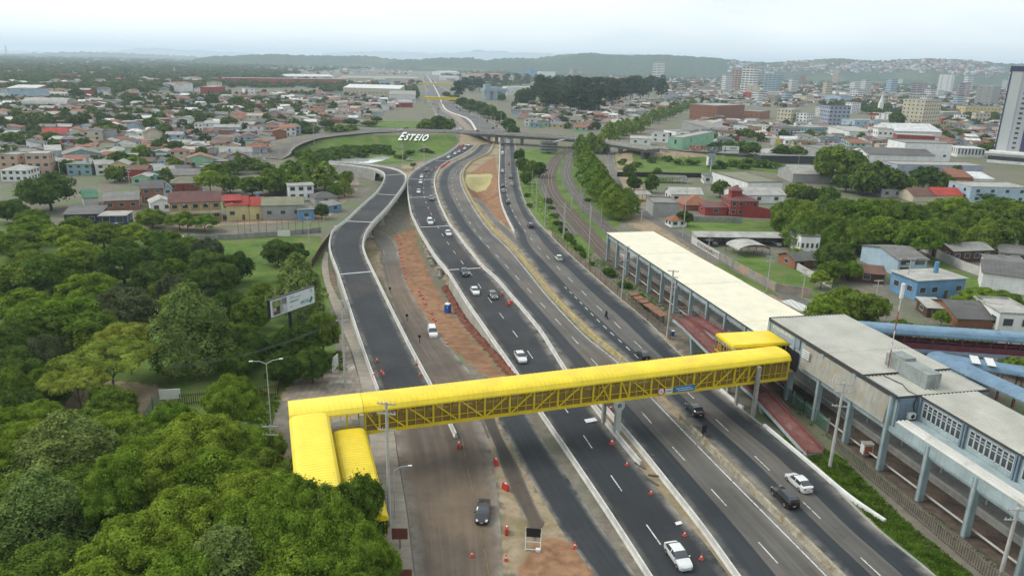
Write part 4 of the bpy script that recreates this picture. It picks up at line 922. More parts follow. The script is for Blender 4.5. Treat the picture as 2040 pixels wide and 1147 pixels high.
def tree_at(x,y,h,r,sp,label=None,group=None,lod=None,z=None,name=None,auto=None):
    global NTREE
    NTREE+=1
    z=gz(x,y) if z is None else z; D=hypot(x,y)
    lod=(0 if D<150 else 1 if D<330 else 2) if lod is None else lod
    cm,tm=proto(sp,lod,R.randrange(3 if lod<2 else 4)); r0,h0=DIM[SPEC[sp][2]]
    nm=name or ('shrub' if sp=='shrub' else 'tree'); rz=R.uniform(0,6.28); s=(r/r0,r/r0,h/h0)
    size='' if sp in('shrub',) else ('large ' if r>7.5 else 'small ' if r<3.6 else '')
    base=label or auto or (size+SPEC[sp][3])
    if lod<2:
        o=thing(nm,base,'shrub' if sp=='shrub' else 'tree',(x,y,z),rz,group,auto=label is None)
        o.scale=s; new('crown',cm,o); new('trunk',tm,o)
    else:
        o=thing(nm,base,'shrub' if sp=='shrub' else 'tree',(x,y,z),rz,group,auto=label is None); o.scale=s; new('crown',cm,o); new('trunk',tm,o)
    return o
def tree(px,py,h,r,sp,label=None,group=None,lod=None,auto=None):
    x,y,z=Pg(px,py,h*.97); return tree_at(x,y,h,r,sp,label,group,lod,auto=auto)
TAKEN=[]
def T(px,py,h,r,sp,label=None,group=None,auto=None):
    o=tree(px,py,h,r,sp,label,group,auto=auto); TAKEN.append((o.location.x,o.location.y,r)); return o
GW='trees of the wood left of the motorway'
T(118,812,11.5,7.6,'olive','broad olive-green dome tree at the left edge, below the path',GW)
T(60,938,11,7.,'olive','olive tree cut by the left edge near the bottom corner',GW); T(440,1044,10.5,6.2,'olive','light olive tree at the bottom edge left of the pavement',GW)
T(368,558,17.5,9.,'olive','tallest olive-green tree standing alone above the wood',GW); T(588,500,16.5,8.,'olive','tall olive tree right behind the billboard',GW)
T(215,692,8.4,8.,'yellow','yellow-green flat-topped tree over the bare path',GW); T(250,652,9,5.,'yellow',None,GW); T(150,740,8,5.,'yellow',None,GW)
T(455,752,9.5,4.6,'bright','small bright tree in front of the wooden fence',GW)
T(714,938,11.5,3.5,'mid','dark feathery tree overlapping the lower yellow ramp roof',GW)
for q in ((210,940,9,4.2),(275,1035,9,6.),(385,832,10,6.5),(330,872,10,5.5),(425,905,10,6.),(500,940,9.5,5.5),(560,985,9.5,5.4),(620,1025,9,5.6),(690,1075,8.,4.6),(600,1100,8,6.),(480,1010,9.5,5.),(355,985,10,5.5),(250,900,10,5.),(330,1110,9,5.5),(700,1150,8,4.5),(280,880,9,5.),(560,1170,8,5.5),(175,1130,9,5)): T(*q,'bright',None,GW)
for q in ((238,486,11,7.5),(330,478,11,7.),(408,496,10,6.),(440,520,9,5.),(470,500,9,5.),(552,476,8,5.5),(588,482,7,4.),(300,520,9,6.)): T(*q,'dark',None,GW)
for q in ((240,572,11,7.),(335,540,10,4.),(85,662,10.5,4.),(410,470,9,5.)): T(*q,'grey',None,GW)
for q in ((95,505,11,9.),(170,545,10,7.),(20,520,10,8.),(30,455,9,7.),(120,450,9,7.),(200,440,9,6.5),(260,445,8,6.),(320,455,8,6.),(60,430,9,7.),(370,470,7,5.),(150,480,9,6.5),(45,575,10,6.5),(130,595,10,7.5),(180,620,9,6.)): T(*q,R.choice(['bright','mid','bright']),None,GW)
for q in ((60,610,10,7.),(15,640,9,6.),(25,690,9.5,5.5),(90,720,8,4.),(30,770,8,4.5),(5,735,9,5),(480,640,7,4.),(500,590,8,5.),(455,580,8,5.),(520,560,6,3.5),(470,690,6,4.),(440,640,8,5.),(590,640,8,5.5),(640,620,9,4.),(620,690,7,4.),(505,660,7,4.5),(560,700,6,4.)): T(*q,R.choice(['mid','dark','mid']),None,GW)
WOOD=ZP([(-60,470),(250,500),(430,540),(480,620),(470,760),(300,800),(240,860),(0,850),(-120,700)])
LOW=ZP([(-60,830),(200,850),(480,880),(560,960),(700,1120),(700,1300),(-200,1300)])
def fill(poly,gap,sps,hr,rr,group,maxn,slack=.55,seed=3,dmax=1e9):
    rng=random.Random(seed); xs=[p[0] for p in poly]; ys=[p[1] for p in poly]; n=0
    for _ in range(6000):
        x=rng.uniform(min(xs),max(xs)); y=rng.uniform(min(ys),max(ys))
        if not inpoly(x,y,poly): continue
        r=rng.uniform(*rr)
        if any(hypot(x-a,y-b)<max(gap,(r+c)*slack) for a,b,c in TAKEN): continue
        sp=rng.choice(sps); tree_at(x,y,rng.uniform(*hr),r,sp,None,group); TAKEN.append((x,y,r)); n+=1
        if n>=maxn: break
for q in ((578,950,11.5,4.6),(622,962,11.5,4.2),(662,990,11,4.),(600,1000,10.5,4.6),(695,1045,10,4.),(735,1062,9,3.2),(650,1045,10,4.5),(545,955,10.5,4.6)): T(*q,R.choice(['bright','bright','mid']),None,GW)
fill(WOOD,4.5,['mid','dark','bright','mid'],(5.5,7.5),(3.8,5.2),GW,22)
fill(LOW,4.5,['bright','mid'],(6.,7.5),(4.2,5.4),GW,24,seed=5)
T(90,343,15,11.5,'dark','huge dark round tree in front of the houses at the far left'); 
for q in ((20,395,9,6,'dark'),(150,430,7,6,'mid'),(60,415,8,6,'mid'),(300,415,7,6.,'mid'),(355,425,6,5.,'bright'),(405,428,6,5.5,'bright'),(370,418,7,3.,'mid'),(640,405,6,3.4,'dark'),(455,395,5,2.6,'dark')): T(*q)
GL='trees between the houses left of the motorway'
for q in ((612,302,18,11.,'row'),(575,316,15,10.,'row'),(545,332,13,9.,'mid'),(645,318,15,9.,'row'),(590,345,10,8.,'mid'),(500,350,9,7.,'mid'),(535,345,9,6.,'row'),(430,322,10,8.,'mid'),(415,340,10,7.,'bright'),(455,345,9,6,'mid'),(465,320,7,6.,'dark'),(495,312,7,7,'dark'),(520,322,6,7,'dark'),(685,352,9,4.5,'row'),(665,368,6,4.,'mid'),(690,338,8,4,'mid'),(472,300,11,3.,'row'),(345,312,8,5,'mid'),(225,330,8,5,'mid')): T(*q,group=GL)
GR_='street trees along the railway'
for q in ((1228,361,14,8.),(1252,370,12,6.5),(1203,336,14,8.),(1190,320,14,8),(1180,305,14,8),(1171,290,14,7.5),(1163,277,13,7.),(1178,262,14,8.),(1195,266,13,7.),(1158,266,12,6),(1214,350,12,7.),(1240,385,10,6)): T(*q,'row',None,GR_)
for q in ((1035,296,8,4.,'dark'),(1043,312,9,4.5,'dark'),(1060,318,8,4.5,'mid'),(1075,322,8,4.5,'dark'),(1050,338,7,3.5,'mid'),(1300,345,9,4,'dark'),(1255,325,9,4.,'dark'),(1310,334,6,3,'dark'),(1265,350,7,4,'dark'),(1195,322,11,5.,'dark'),(1198,338,10,4.,'dark')): T(*q)
GD='street trees in the row running diagonally behind the overpass'
for q in ((1215,241,16,9),(1232,238,15,9),(1250,234,15,8.5),(1268,231,15,8.),(1285,224,15,8.5),(1302,216,15,8.5),(1318,212,15,8.5),(1335,208,15,8.5),(1350,203,15,8.5),(1365,198,15,8.),(1380,193,15,8.),(1396,187,14,8)): T(*q,'row',None,GD)
GRW='trees of the dense wood behind the car park'
for q in ((1580,392,11,6.),(1610,396,12,7.),(1645,385,11,6.5),(1690,392,11,7.),(1730,396,11,7.),(1775,392,11,7.),(1820,398,12,7.5),(1860,398,11,7.),(1905,392,12,7.5),(1950,396,12,8.),(1995,388,12,8.),(2035,395,12,8.),(1600,425,10,6.),(1640,420,10,6.),(1680,425,10,6.),(1720,430,10,6.),(1760,432,10,6.),(1800,436,10,6.),(1840,440,11,6.),(1880,430,11,6.5),(1970,430,11,6.5),(2020,430,11,7),(1570,412,9,5.),(1755,455,7,4.),(1850,455,6,4.5),(1660,445,8,5.),(1710,450,8,5.),(1930,415,11,6),(1560,400,8,4)): T(q[0],q[1],q[2]*1.16,q[3]*1.12,R.choice(['bright','mid','row','mid']),None,GRW)
for q in ((1668,286,21,11.,'mid'),(1705,298,17,9,'mid'),(1645,310,12,7,'mid'),(1752,320,16,12.,'dark'),(1725,335,13,8,'dark'),(1790,340,12,8,'dark'),(1852,330,12,9.,'dark'),(1880,342,10,7,'dark'),(1815,352,8,3.6,'bright'),(1690,345,9,7,'dark'),(1720,355,8,5,'mid'),(1590,362,9,6.,'mid'),(1610,370,8,5.,'dark'),(1650,370,8,6,'dark'),(1438,358,8,5.,'dark'),(1640,262,9,5.,'row')): T(*q)
for q in ((1690,572,9,6.5,'mid'),(1650,590,8,5.,'bright'),(1735,580,8,5.5,'mid'),(1668,480,10,6.5,'dark'),(1660,515,7,4,'mid'),(1700,520,6,3,'bright'),(1640,540,5,3.,'bright'),(1960,575,5,5.,'bright'),(2000,578,5,5.5,'mid'),(1930,585,5,4,'bright'),(1620,500,4,3.,'bright'),(1590,495,4,3.,'bright'),(1365,418,6,3.5,'dark'),(1880,618,4.,2.,'bright'),(2035,712,4,3.5,'bright'),(1800,635,5,3,'mid')): T(*q)
# palm trees
def palm(px,py,h,r,label,n=26,sag=1.,sp='palm_frond'):
    x,y,z=Pg(px,py,h); m=leafmat('palm_foliage',(.03,.055,.012),.1,col2=(.07,.105,.025)); o=thing('palm_tree',label,'palm tree',(x,y,z)); t=MB(); t.tube([(0,0,-.4),(.1,0,h*.5),(0,0,h)],.24,7,0,.17); t.build('trunk',BARKL,o)
    f=MB()
    for k in range(n):
        a=k*2.4; el=R.uniform(-.2,1.1); prev=None
        for j in range(9):
            s=j/8*r; zz=h+s*sin(el)*.8-sag*(s/r)**2*r*.75; c=Vector((cos(a)*s*cos(el*.5),sin(a)*s*cos(el*.5),zz)); w=.55*r/3*sin(pi*min(1,.15+j/9.))+.05; side=Vector((-sin(a),cos(a),0))
            if prev: 
                p,pw=prev; f.quad(p,c,c+side*w-Vector((0,0,w*.5)),p+side*pw-Vector((0,0,pw*.5))); f.quad(c,p,p-side*pw-Vector((0,0,pw*.5)),c-side*w-Vector((0,0,w*.5)))
            prev=(c,w)
    f.build('crown',m,o); return o
palm(1938,432,9,5.,'drooping palm tree at the front of the right wood',40,1.3); palm(823,326,3.6,2.4,'small palm on the sandy strip left of the viaduct'); palm(1908,330,8,3.,'palm tree in front of the tall tower',22); palm(788,335,2.2,1.4,'tiny palm on the sand beside the curved ramp end',14)
# shrubs
GSH='shrubs on the embankment grass'
for q in ((600,285,4,7),(615,282,4,8),(632,279,4,8),(650,277,4,8),(668,275,4,8),(685,274,4,8),(703,273,4,7),(650,292,3.5,8),(672,291,4,9),(692,290,4,9),(712,289,4.5,9),(733,289,4.5,9),(752,290,4,8),(770,292,3.5,6),(700,300,3,7),(660,303,3,7),(800,288,2.5,5),(845,296,2.5,5),(870,288,2.5,4),(610,296,3,4),(640,288,3,4.),(665,284,3,4.5),(690,278,3,5),(720,276,3,5),(745,274,2.5,4),(700,296,3.5,6.),(725,294,3.5,6.),(750,296,3.5,6.),(670,298,3,5),(775,300,2.5,5),(815,300,3,3.5),(820,294,2,2.5),(590,300,3,4),(640,300,2.5,4),(860,300,2,3)): T(*q,'shrub',None,GSH)
for q in ((852,236,14,9.,'mid'),(872,228,16,10.,'dark'),(890,234,14,9.,'mid'),(838,242,9,5.,'row'),(880,246,10,8,'mid'),(808,254,3,2.5,'shrub'),(700,236,6,8,'dark'),(735,240,5,8,'dark'),(750,232,5,6,'dark'),(650,238,7,8,'dark'),(605,240,9,9,'dark'),(620,250,6,8,'dark')): T(*q)
for q in ((1240,318,3,4),(1270,322,3,4),(1300,316,2.5,4),(1330,312,3,4),(1350,318,3,4),(1380,318,3,5),(1440,322,4,5),(1465,318,4,6),(1490,315,4.5,6),(1515,318,4.5,6),(1540,322,4,5),(1560,330,3.5,5),(1420,326,3,4),(1480,326,3,5),(1600,335,3,4)): T(*q,'shrub',None,'shrubs along the embankment foot right')
for i,q in enumerate(((1092,395),(1098,410),(1104,425),(1112,440),(1122,452),(1132,466),(1142,478),(1152,490),(1162,502),(1178,520),(1046,360),(1050,385),(1056,405),(1245,560),(1270,585),(1290,600),(1215,535),(1160,360),(1185,380),(1170,395))): T(q[0],q[1],R.uniform(1.2,2.2),R.uniform(1.4,2.4),'shrub',None,'shrubs on the verge beside the railway')
# eucalyptus grove and far clumps
GE='tall eucalyptus trees of the grove in front of the silos'
for i in range(44): T(1078+(i%30)*8.5+R.uniform(-4,4),(R.uniform(150,160) if i<30 else R.uniform(166,180)),(R.uniform(34,39) if i<30 else R.uniform(24,30)),R.uniform(10,14),'euc',None,GE)
for q in ((925,156),(940,153),(955,156),(972,148),(990,150),(1010,148),(1030,147),(915,164),(1050,148),(1068,150)): T(q[0],q[1],26,13,'euc',None,'dark trees along the motorway in the distance')
for q in ((922,193,14,11),(940,197,14,11),(958,202,14,11),(975,209,14,10),(905,187,13,10),(995,220,12,8),(1013,234,12,7),(1022,246,11,6),(1040,176,24,12),(1055,174,24,12),(935,207,9,8),(965,216,9,8),(820,158,11,10),(835,160,11,10),(1000,186,12,7),(890,182,10,8)): T(*q,'dark',None,'dark trees along the motorway in the distance')
for q in ((1790,222,16,10),(1730,208,13,8),(1750,215,13,9),(1770,205,12,8),(1890,265,8,6),(1910,255,9,8),(1925,260,9,7),(1880,258,9,7),(1830,245,9,6),(1560,285,10,7),(1590,290,10,7),(1430,282,8,7),(1455,280,9,7),(1480,285,9,7),(1500,290,9,6),(1550,255,8,4),(1965,285,7,6),(1985,280,8,6),(1950,375,6,8),(1990,370,6,8),(2020,372,6,7)): T(*q,'dark',None,'dark trees between the buildings right')
for q in ((55,270,9,8),(20,262,9,8),(155,265,8,6),(100,262,7,7),(215,248,10,9),(205,238,9,8),(300,232,10,8),(325,245,12,7),(235,300,11,8),(280,288,10,6),(255,305,9,7),(270,310,9,6),(165,275,8,6),(270,190,12,10),(80,178,12,10),(150,175,14,10),(455,232,8,8),(540,235,8,6),(515,192,9,10),(420,185,16,9),(470,190,14,10),(390,210,9,7),(595,212,9,5),(575,200,9,6),(310,278,8,4),(395,222,8,6),(360,262,7,6),(130,318,7,5)): T(*q,R.choice(['dark','mid','dark']),None,GL)
# ------------------------------------------------------------------ vehicles
KIN={'sedan':([(2.22,.62,.50,0),(2.12,.74,.60,0),(1.9,.83,.72,0),(1.3,.87,.86,0),(1.05,.875,.93,.0),(.72,.875,.95,.24),(.28,.875,.95,.46),(-.25,.875,.95,.51),(-.35,.875,.95,.51),(-1.15,.87,.96,.46),(-1.5,.865,.98,.26),(-1.85,.86,1.01,0),(-2.1,.80,.98,0),(-2.2,.70,.90,0),(-2.24,.66,.55,0)],(1.38,-1.33),.31),
 'hatch':([(1.92,.60,.52,0),(1.84,.72,.62,0),(1.6,.80,.74,0),(1.1,.83,.88,0),(.85,.83,.94,0),(.45,.83,.96,.28),(0.,.83,.97,.50),(-.4,.83,.98,.53),(-.5,.83,.98,.53),(-1.3,.82,.99,.48),(-1.65,.80,1.0,.22),(-1.86,.76,.98,0),(-1.93,.70,.55,0)],(1.2,-1.2),.29),
 'suv':([(2.2,.70,.62,0),(2.12,.80,.80,0),(1.9,.88,.92,0),(1.15,.91,1.02,0),(.9,.91,1.06,0),(.5,.91,1.08,.34),(.1,.91,1.08,.58),(-.4,.91,1.09,.60),(-.5,.91,1.09,.60),(-1.7,.90,1.10,.55),(-2.02,.88,1.1,.28),(-2.16,.84,1.05,0),(-2.2,.78,.6,0)],(1.35,-1.35),.36),
 'van':([(2.3,.74,.62,0),(2.22,.84,.80,0),(1.95,.92,.96,0),(1.5,.94,1.06,0),(1.25,.94,1.1,0.05),(.85,.94,1.12,.40),(.55,.94,1.12,.74),(.2,.94,1.12,.80),(.1,.94,1.12,.80),(-2.1,.94,1.12,.78),(-2.3,.92,1.1,.70),(-2.34,.9,1.05,0),(-2.36,.86,.6,0)],(1.45,-1.4),.36),
 'pickup':([(2.55,.74,.66,0),(2.45,.86,.86,0),(2.2,.92,1.0,0),(1.5,.94,1.1,0),(1.25,.94,1.12,0),(.9,.94,1.14,.34),(.55,.94,1.14,.58),(-.2,.94,1.14,.60),(-.3,.94,1.14,.60),(-.75,.94,1.14,.55),(-.9,.94,1.12,.02),(-1.0,.94,1.1,-.28),(-2.5,.93,1.1,-.28),(-2.56,.93,1.1,0.02),(-2.6,.90,.62,0)],(1.65,-1.55),.38)}
PAINT={'white':(.72,.72,.71),'black':(.012,.012,.014),'grey':(.10,.115,.125),'dark grey':(.035,.04,.045),'silver':(.42,.43,.44),'red':(.30,.025,.02)}
TYRE=mat('tyre_rubber',(.018,.018,.018),.9,.1,3.); RIM=mat('alloy_rim',(.40,.41,.42),.35,.1,3.,metal=.7); LAMP=mat('headlamp_glass',(.6,.62,.62),.15,.05,3.,spec=.7); TAIL=mat('tail_lamp_red',(.25,.015,.012),.3,.05,3.); PLATE=mat('number_plate',(.5,.5,.52),.5,.05,3.)
def paint(c):
    return mat(c.replace(' ','_')+'_car_paint',PAINT[c],.28,.04,2.,spec=.5,coat=.6)
def car_mesh(kind):
    st,wx,wr=KIN[kind]; body=MB(); gl=MB(); rings=[]; zb=.22
    for x,w,zbelt,rf in st:
        wr_=w*.97-.15*max(rf,0)/.5
        if rf>.02: top=[(wr_,zbelt+rf-.04),(wr_*.80,zbelt+rf+.03)]
        else: top=[(w*.78,zbelt+min(0,rf)+.02),(w*.4,zbelt+min(0,rf)+.045)]
        half=[(w*.93,zb),(w,zb+.2),(w*1.005,zbelt*.72),(w*.97,zbelt)]+top
        rings.append([(x,-y,z) for y,z in half]+[(x,y,z) for y,z in half[::-1]])
    k=12
    for i in range(len(st)-1):
        for j in range(k-1):
            q=[rings[i][j],rings[i+1][j],rings[i+1][j+1],rings[i][j+1]]
            a,b=st[i][3],st[i+1][3]; pillar=abs(st[i][0]-st[i+1][0])<.15
            glass=False
            if j in(4,5,6): glass=abs(a-b)>.1 and max(a,b)>.2 and not pillar and abs(a-b)<.56
            if j in(3,7): glass=max(a,b)>.2 and not pillar and (kind!='van' or st[i][0]>.1)
            (gl if glass else body).add(q,[(0,1,2,3)])
    body.add(rings[0],[tuple(range(k))]); body.add(rings[-1],[tuple(range(k-1,-1,-1))])
    body.box(-st[0][0]*.9,st[0][0]*.9,-st[4][1]*.9,st[4][1]*.9,.2,.3)
    return body,gl
CARPROTO={}
def car_proto(kind,col):
    if (kind,col) in CARPROTO: return CARPROTO[(kind,col)]
    st,wx,wr=KIN[kind]; body,gl=car_mesh(kind); L=st[0][0]; B=st[-1][0]; w=st[4][1]; m=paint(col)
    if kind not in CM:
        CM[kind]={'glass':gl.mesh('window',[GLASS],True)}
        wh=MB(); wh.cyl((0,-.11,0),(0,.11,0),wr,wr,16); CM[kind]['wheel']=wh.mesh('wheel',[TYRE]); rm=MB(); rm.cyl((0,-.125,0),(0,.125,0),wr*.66,wr*.66,12); CM[kind]['rim']=rm.mesh('rim',[RIM])
        hl=MB(); hl.add([(L-.02,-.12,.02),(L-.02,.12,.02),(L-.3,.2,.1),(L-.3,-.14,.12),(L-.0,-.12,-.08),(L-.0,.12,-.08)],[(0,1,2,3),(4,5,1,0)]); CM[kind]['head']=hl.mesh('headlight',[LAMP])
        tl=MB(); tl.box(-.05,.03,-.14,.14,-.07,.12); CM[kind]['tail']=tl.mesh('taillight',[TAIL])
        mr=MB(); mr.box(-.06,.06,-.09,.09,-.06,.06); CM[kind]['plate']=MB().box(-.02,.02,-.2,.2,-.06,.06).mesh('number_plate',[PLATE]); CM[kind]['mirror']=mr
    bm=body.mesh('body',[m],True); mm_=CM[kind]['mirror'].mesh('mirror',[m])
    CARPROTO[(kind,col)]=(bm,mm_); return CARPROTO[(kind,col)]
CM={}
def tangent(path,x,y):
    b=min(range(len(path)-1),key=lambda i:hypot((path[i][0]+path[i+1][0])/2-x,(path[i][1]+path[i+1][1])/2-y))
    return atan2(path[b+1][1]-path[b][1],path[b+1][0]-path[b][0])
def car_at(x,y,z,rz,kind,col,label,group,parts=2,auto=False):
    bm,mm_=car_proto(kind,col); st,wx,wr=KIN[kind]; L=st[0][0]; B=st[-1][0]; w=st[4][1]
    o=thing('pickup_truck' if kind=='pickup' else 'van' if kind=='van' else 'car',label,'pickup' if kind=='pickup' else 'van' if kind=='van' else 'car',(x,y,z),rz,group,auto=auto)
    new('body',bm,o); new('window',CM[kind]['glass'],o)
    if parts>0:
        for xx in wx:
            for s in (-1,1):
                q=new('wheel',CM[kind]['wheel'],o,(xx,s*(w-.1),wr))
                if parts>1: new('rim',CM[kind]['rim'],q)
        hz=st[2][2]-.1
        for s in (-1,1):
            new('headlight',CM[kind]['head'],o,(0,s*(st[1][1]-.16),hz)); new('taillight',CM[kind]['tail'],o,(B+.03,s*(st[-2][1]-.16),st[-2][2]-.12))
            if parts>1: new('mirror',mm_,o,(st[4][0]-.25,s*(w+.1),st[4][2]+.03))
        if parts>1: new('number_plate',CM[kind]['plate'],o,(L+.01,0,.42)); new('number_plate',CM[kind]['plate'],o,(B-.02,0,.55))
    return o
def lane_z(path,x,y):
    b=min(path,key=lambda p:hypot(p[0]-x,p[1]-y)); return b[2]
def car(px,py,kind,col,path,sgn,label,group,z=None,auto=False):
    z0=0. if z is None else z
    x,y=P(px,py,z0+.55); rz=tangent(path,x,y)+(0 if sgn>0 else pi)
    D=hypot(x,y); return car_at(x,y,z0+.05,rz,kind,col,label,group,2 if D<230 else 1,auto)
GA='cars coming towards the camera on the left carriageway'; GB='vehicles driving away on the right carriageway'
sub2=R2D[::-1]
for px,py,k,c,lab in ((1351,1107,'sedan','white','white sedan nearest the camera on the left carriageway at the bottom'),(1037,711,'sedan','white','white sedan alone on the left carriageway just above the footbridge'),
 (946,580,'sedan','white','white sedan beside the grey sedan above the concrete wall'),(982,588,'sedan','grey','grey sedan beside the red plastic barriers on the left carriageway'),(925,543,'pickup','dark grey','dark grey pickup on the pale joint where the viaduct starts'),
 (893,465,'sedan','white','white sedan on the viaduct, behind the white van'),(857,443,'van','white','white van on the viaduct crossing the pale joint'),(859,396,'suv','grey','small grey car on the viaduct at its second joint'),
 (834,382,'hatch','white','white hatchback on the viaduct bend, nearest of three'),(838,363,'hatch','white','white hatchback on the viaduct bend, middle of three'),(840,352,'hatch','white','white hatchback on the viaduct bend, farthest of three'),
 (850,339,'hatch','dark grey','dark hatchback where the viaduct bend begins'),(894,313,'hatch','white','white car beside the row of red barriers, nearest of the queue'),(907,306,'hatch','white','white car second in the queue below the overpass'),(915,302,'sedan','silver','silver car third in the queue below the overpass'),(926,296,'hatch','white','white car fourth in the queue below the overpass'),(934,289,'hatch','white','white car just leaving the overpass shadow')):
    car(px,py,k,c,sub2,1,lab,GA)
for px,py,k,c,lab in ((1281,707,'hatch','black','black hatchback partly hidden behind the footbridge roof'),(1383,815,'sedan','black','black sedan just below the footbridge on the right carriageway'),(1591,960,'sedan','white','white sedan side by side with the black estate car'),(1563,990,'suv','black','black estate car overtaken by the white sedan'),
 (1113,514,'hatch','white','white hatchback alone in the middle of the right carriageway'),(1057,450,'suv','dark grey','dark car where the two carriageway strips merge'),(1012,403,'hatch','dark grey','dark hatchback level with the red earth pit'),(1003,380,'hatch','silver','silver hatchback behind a dark car near the pit'),(1002,371,'hatch','dark grey','dark hatchback just ahead of the silver hatchback'),(1020,368,'hatch','silver','silver hatchback in the right lane beside the pit'),(1017,353,'sedan','grey','grey sedan in the right lane beyond the silver hatchback'),(1001,341,'sedan','white','white sedan in the left lane by the straw-covered slope'),(1001,306,'van','white','white van on the right carriageway below the overpass'),(1000,296,'hatch','silver','silver car just below the overpass, left lane'),(1013,296,'hatch','white','white car just below the overpass, right lane'),(1000,287,'hatch','dark grey','dark car under the overpass, left lane')):
    car(px,py,k,c,R4D,1,lab,GB)
x,y,z=Pg(862,668); car_at(x,y,z+.03,tangent(sub2,x,y)-.05,'van','white','white van with roof rack coming down the dusty service road',None)
x,y,z=Pg(962,1026); car_at(x,y,z+.03,radians(-92),'sedan','black','black sedan on the brown service road at the bottom',None)
x,y,z=Pg(738,466); car_at(x,y,z+.03,radians(-60),'hatch','dark grey','dark car emerging from under the curved ramp',None)
x,y,z=Pg(815,321); car_at(x,y,z+.05,radians(10),'hatch','silver','silver car parked on the sandy path below the letters',None)
x,y=P(797,260,6.5); car_at(x,y,6.3,radians(185),'hatch','white','white car on the approach road above the letters',None)
x,y,z=Pg(577,305,.6); car_at(x,y,z+.2,radians(100),'sedan','white','white car at the bend of the approach road by the red cones',None)
x,y,z=Pg(526,318,.6); car_at(x,y,z+.1,radians(120),'hatch','white','white car parked below the approach road bend',None)
x,y=P(907,259,7.); car_at(x,y,6.75,radians(-5),'hatch','white','white car on the left half of the overpass',None)
x,y=P(953,262,7.); car_at(x,y,6.75,radians(-8),'hatch','red','red car on the overpass above the median',None)
x,y=P(1324,297,5.8); car_at(x,y,5.6,radians(-25),'sedan','white','white car coming off the right end of the overpass',None)
for px,py,k,c,l in ((1421,486,'sedan','dark grey','dark car parked under the lean-to beside the lettered wall'),(1455,485,'hatch','white','white car parked under the lean-to next to the arched shelter'),(1548,485,'sedan','white','white car parked under the long lean-to, right of the arched shelter'),(1565,484,'hatch','silver','silver car parked last under the long lean-to'),(233,449,'sedan','silver','silver car parked in front of the dark blue shop front'),(370,473,'hatch','dark grey','dark car parked along the low grey wall'),(1595,320,'hatch','dark grey','dark car on the street before the black roadside sheds'),(1208,290,'hatch','dark grey','dark car under the right arm of the overpass')):
    x,y,z=Pg(px,py,.5); car_at(x,y,z+.05,radians(R.choice([-85,95])),k,c,l,None)
# truck under the overpass
x,y=P(1012,283,1.5); t=thing('truck','white box truck under the overpass on the right carriageway','truck',(x,y,.05),tangent(R4D,x,y),GB)
MB().box(-3.6,1.6,-1.2,1.2,.9,3.6).build('cargo_box',paint('white'),t); c=MB(); c.prism([(1.75,-1.15),(3.5,-1.15),(3.5,1.15),(1.75,1.15)],.6,1.6).add([(1.75,-1.15,1.6),(3.5,-1.15,1.6),(3.5,1.15,1.6),(1.75,1.15,1.6),(1.75,-1.05,2.6),(3.1,-1.05,2.6),(3.1,1.05,2.6),(1.75,1.05,2.6)],[(4,5,6,7),(0,1,5,4),(1,2,6,5),(2,3,7,6),(3,0,4,7)]); c.build('cab',paint('white'),t); MB().box(-3.5,3.3,-1,1,.5,.9).build('chassis',BLACK,t)
for xx in (2.6,-1.2,-2.5):
    for s in (-1,1): MB().cyl((xx,s*.85,.48),(xx,s*1.15,.48),.48,.48,14).build('wheel',TYRE,t)
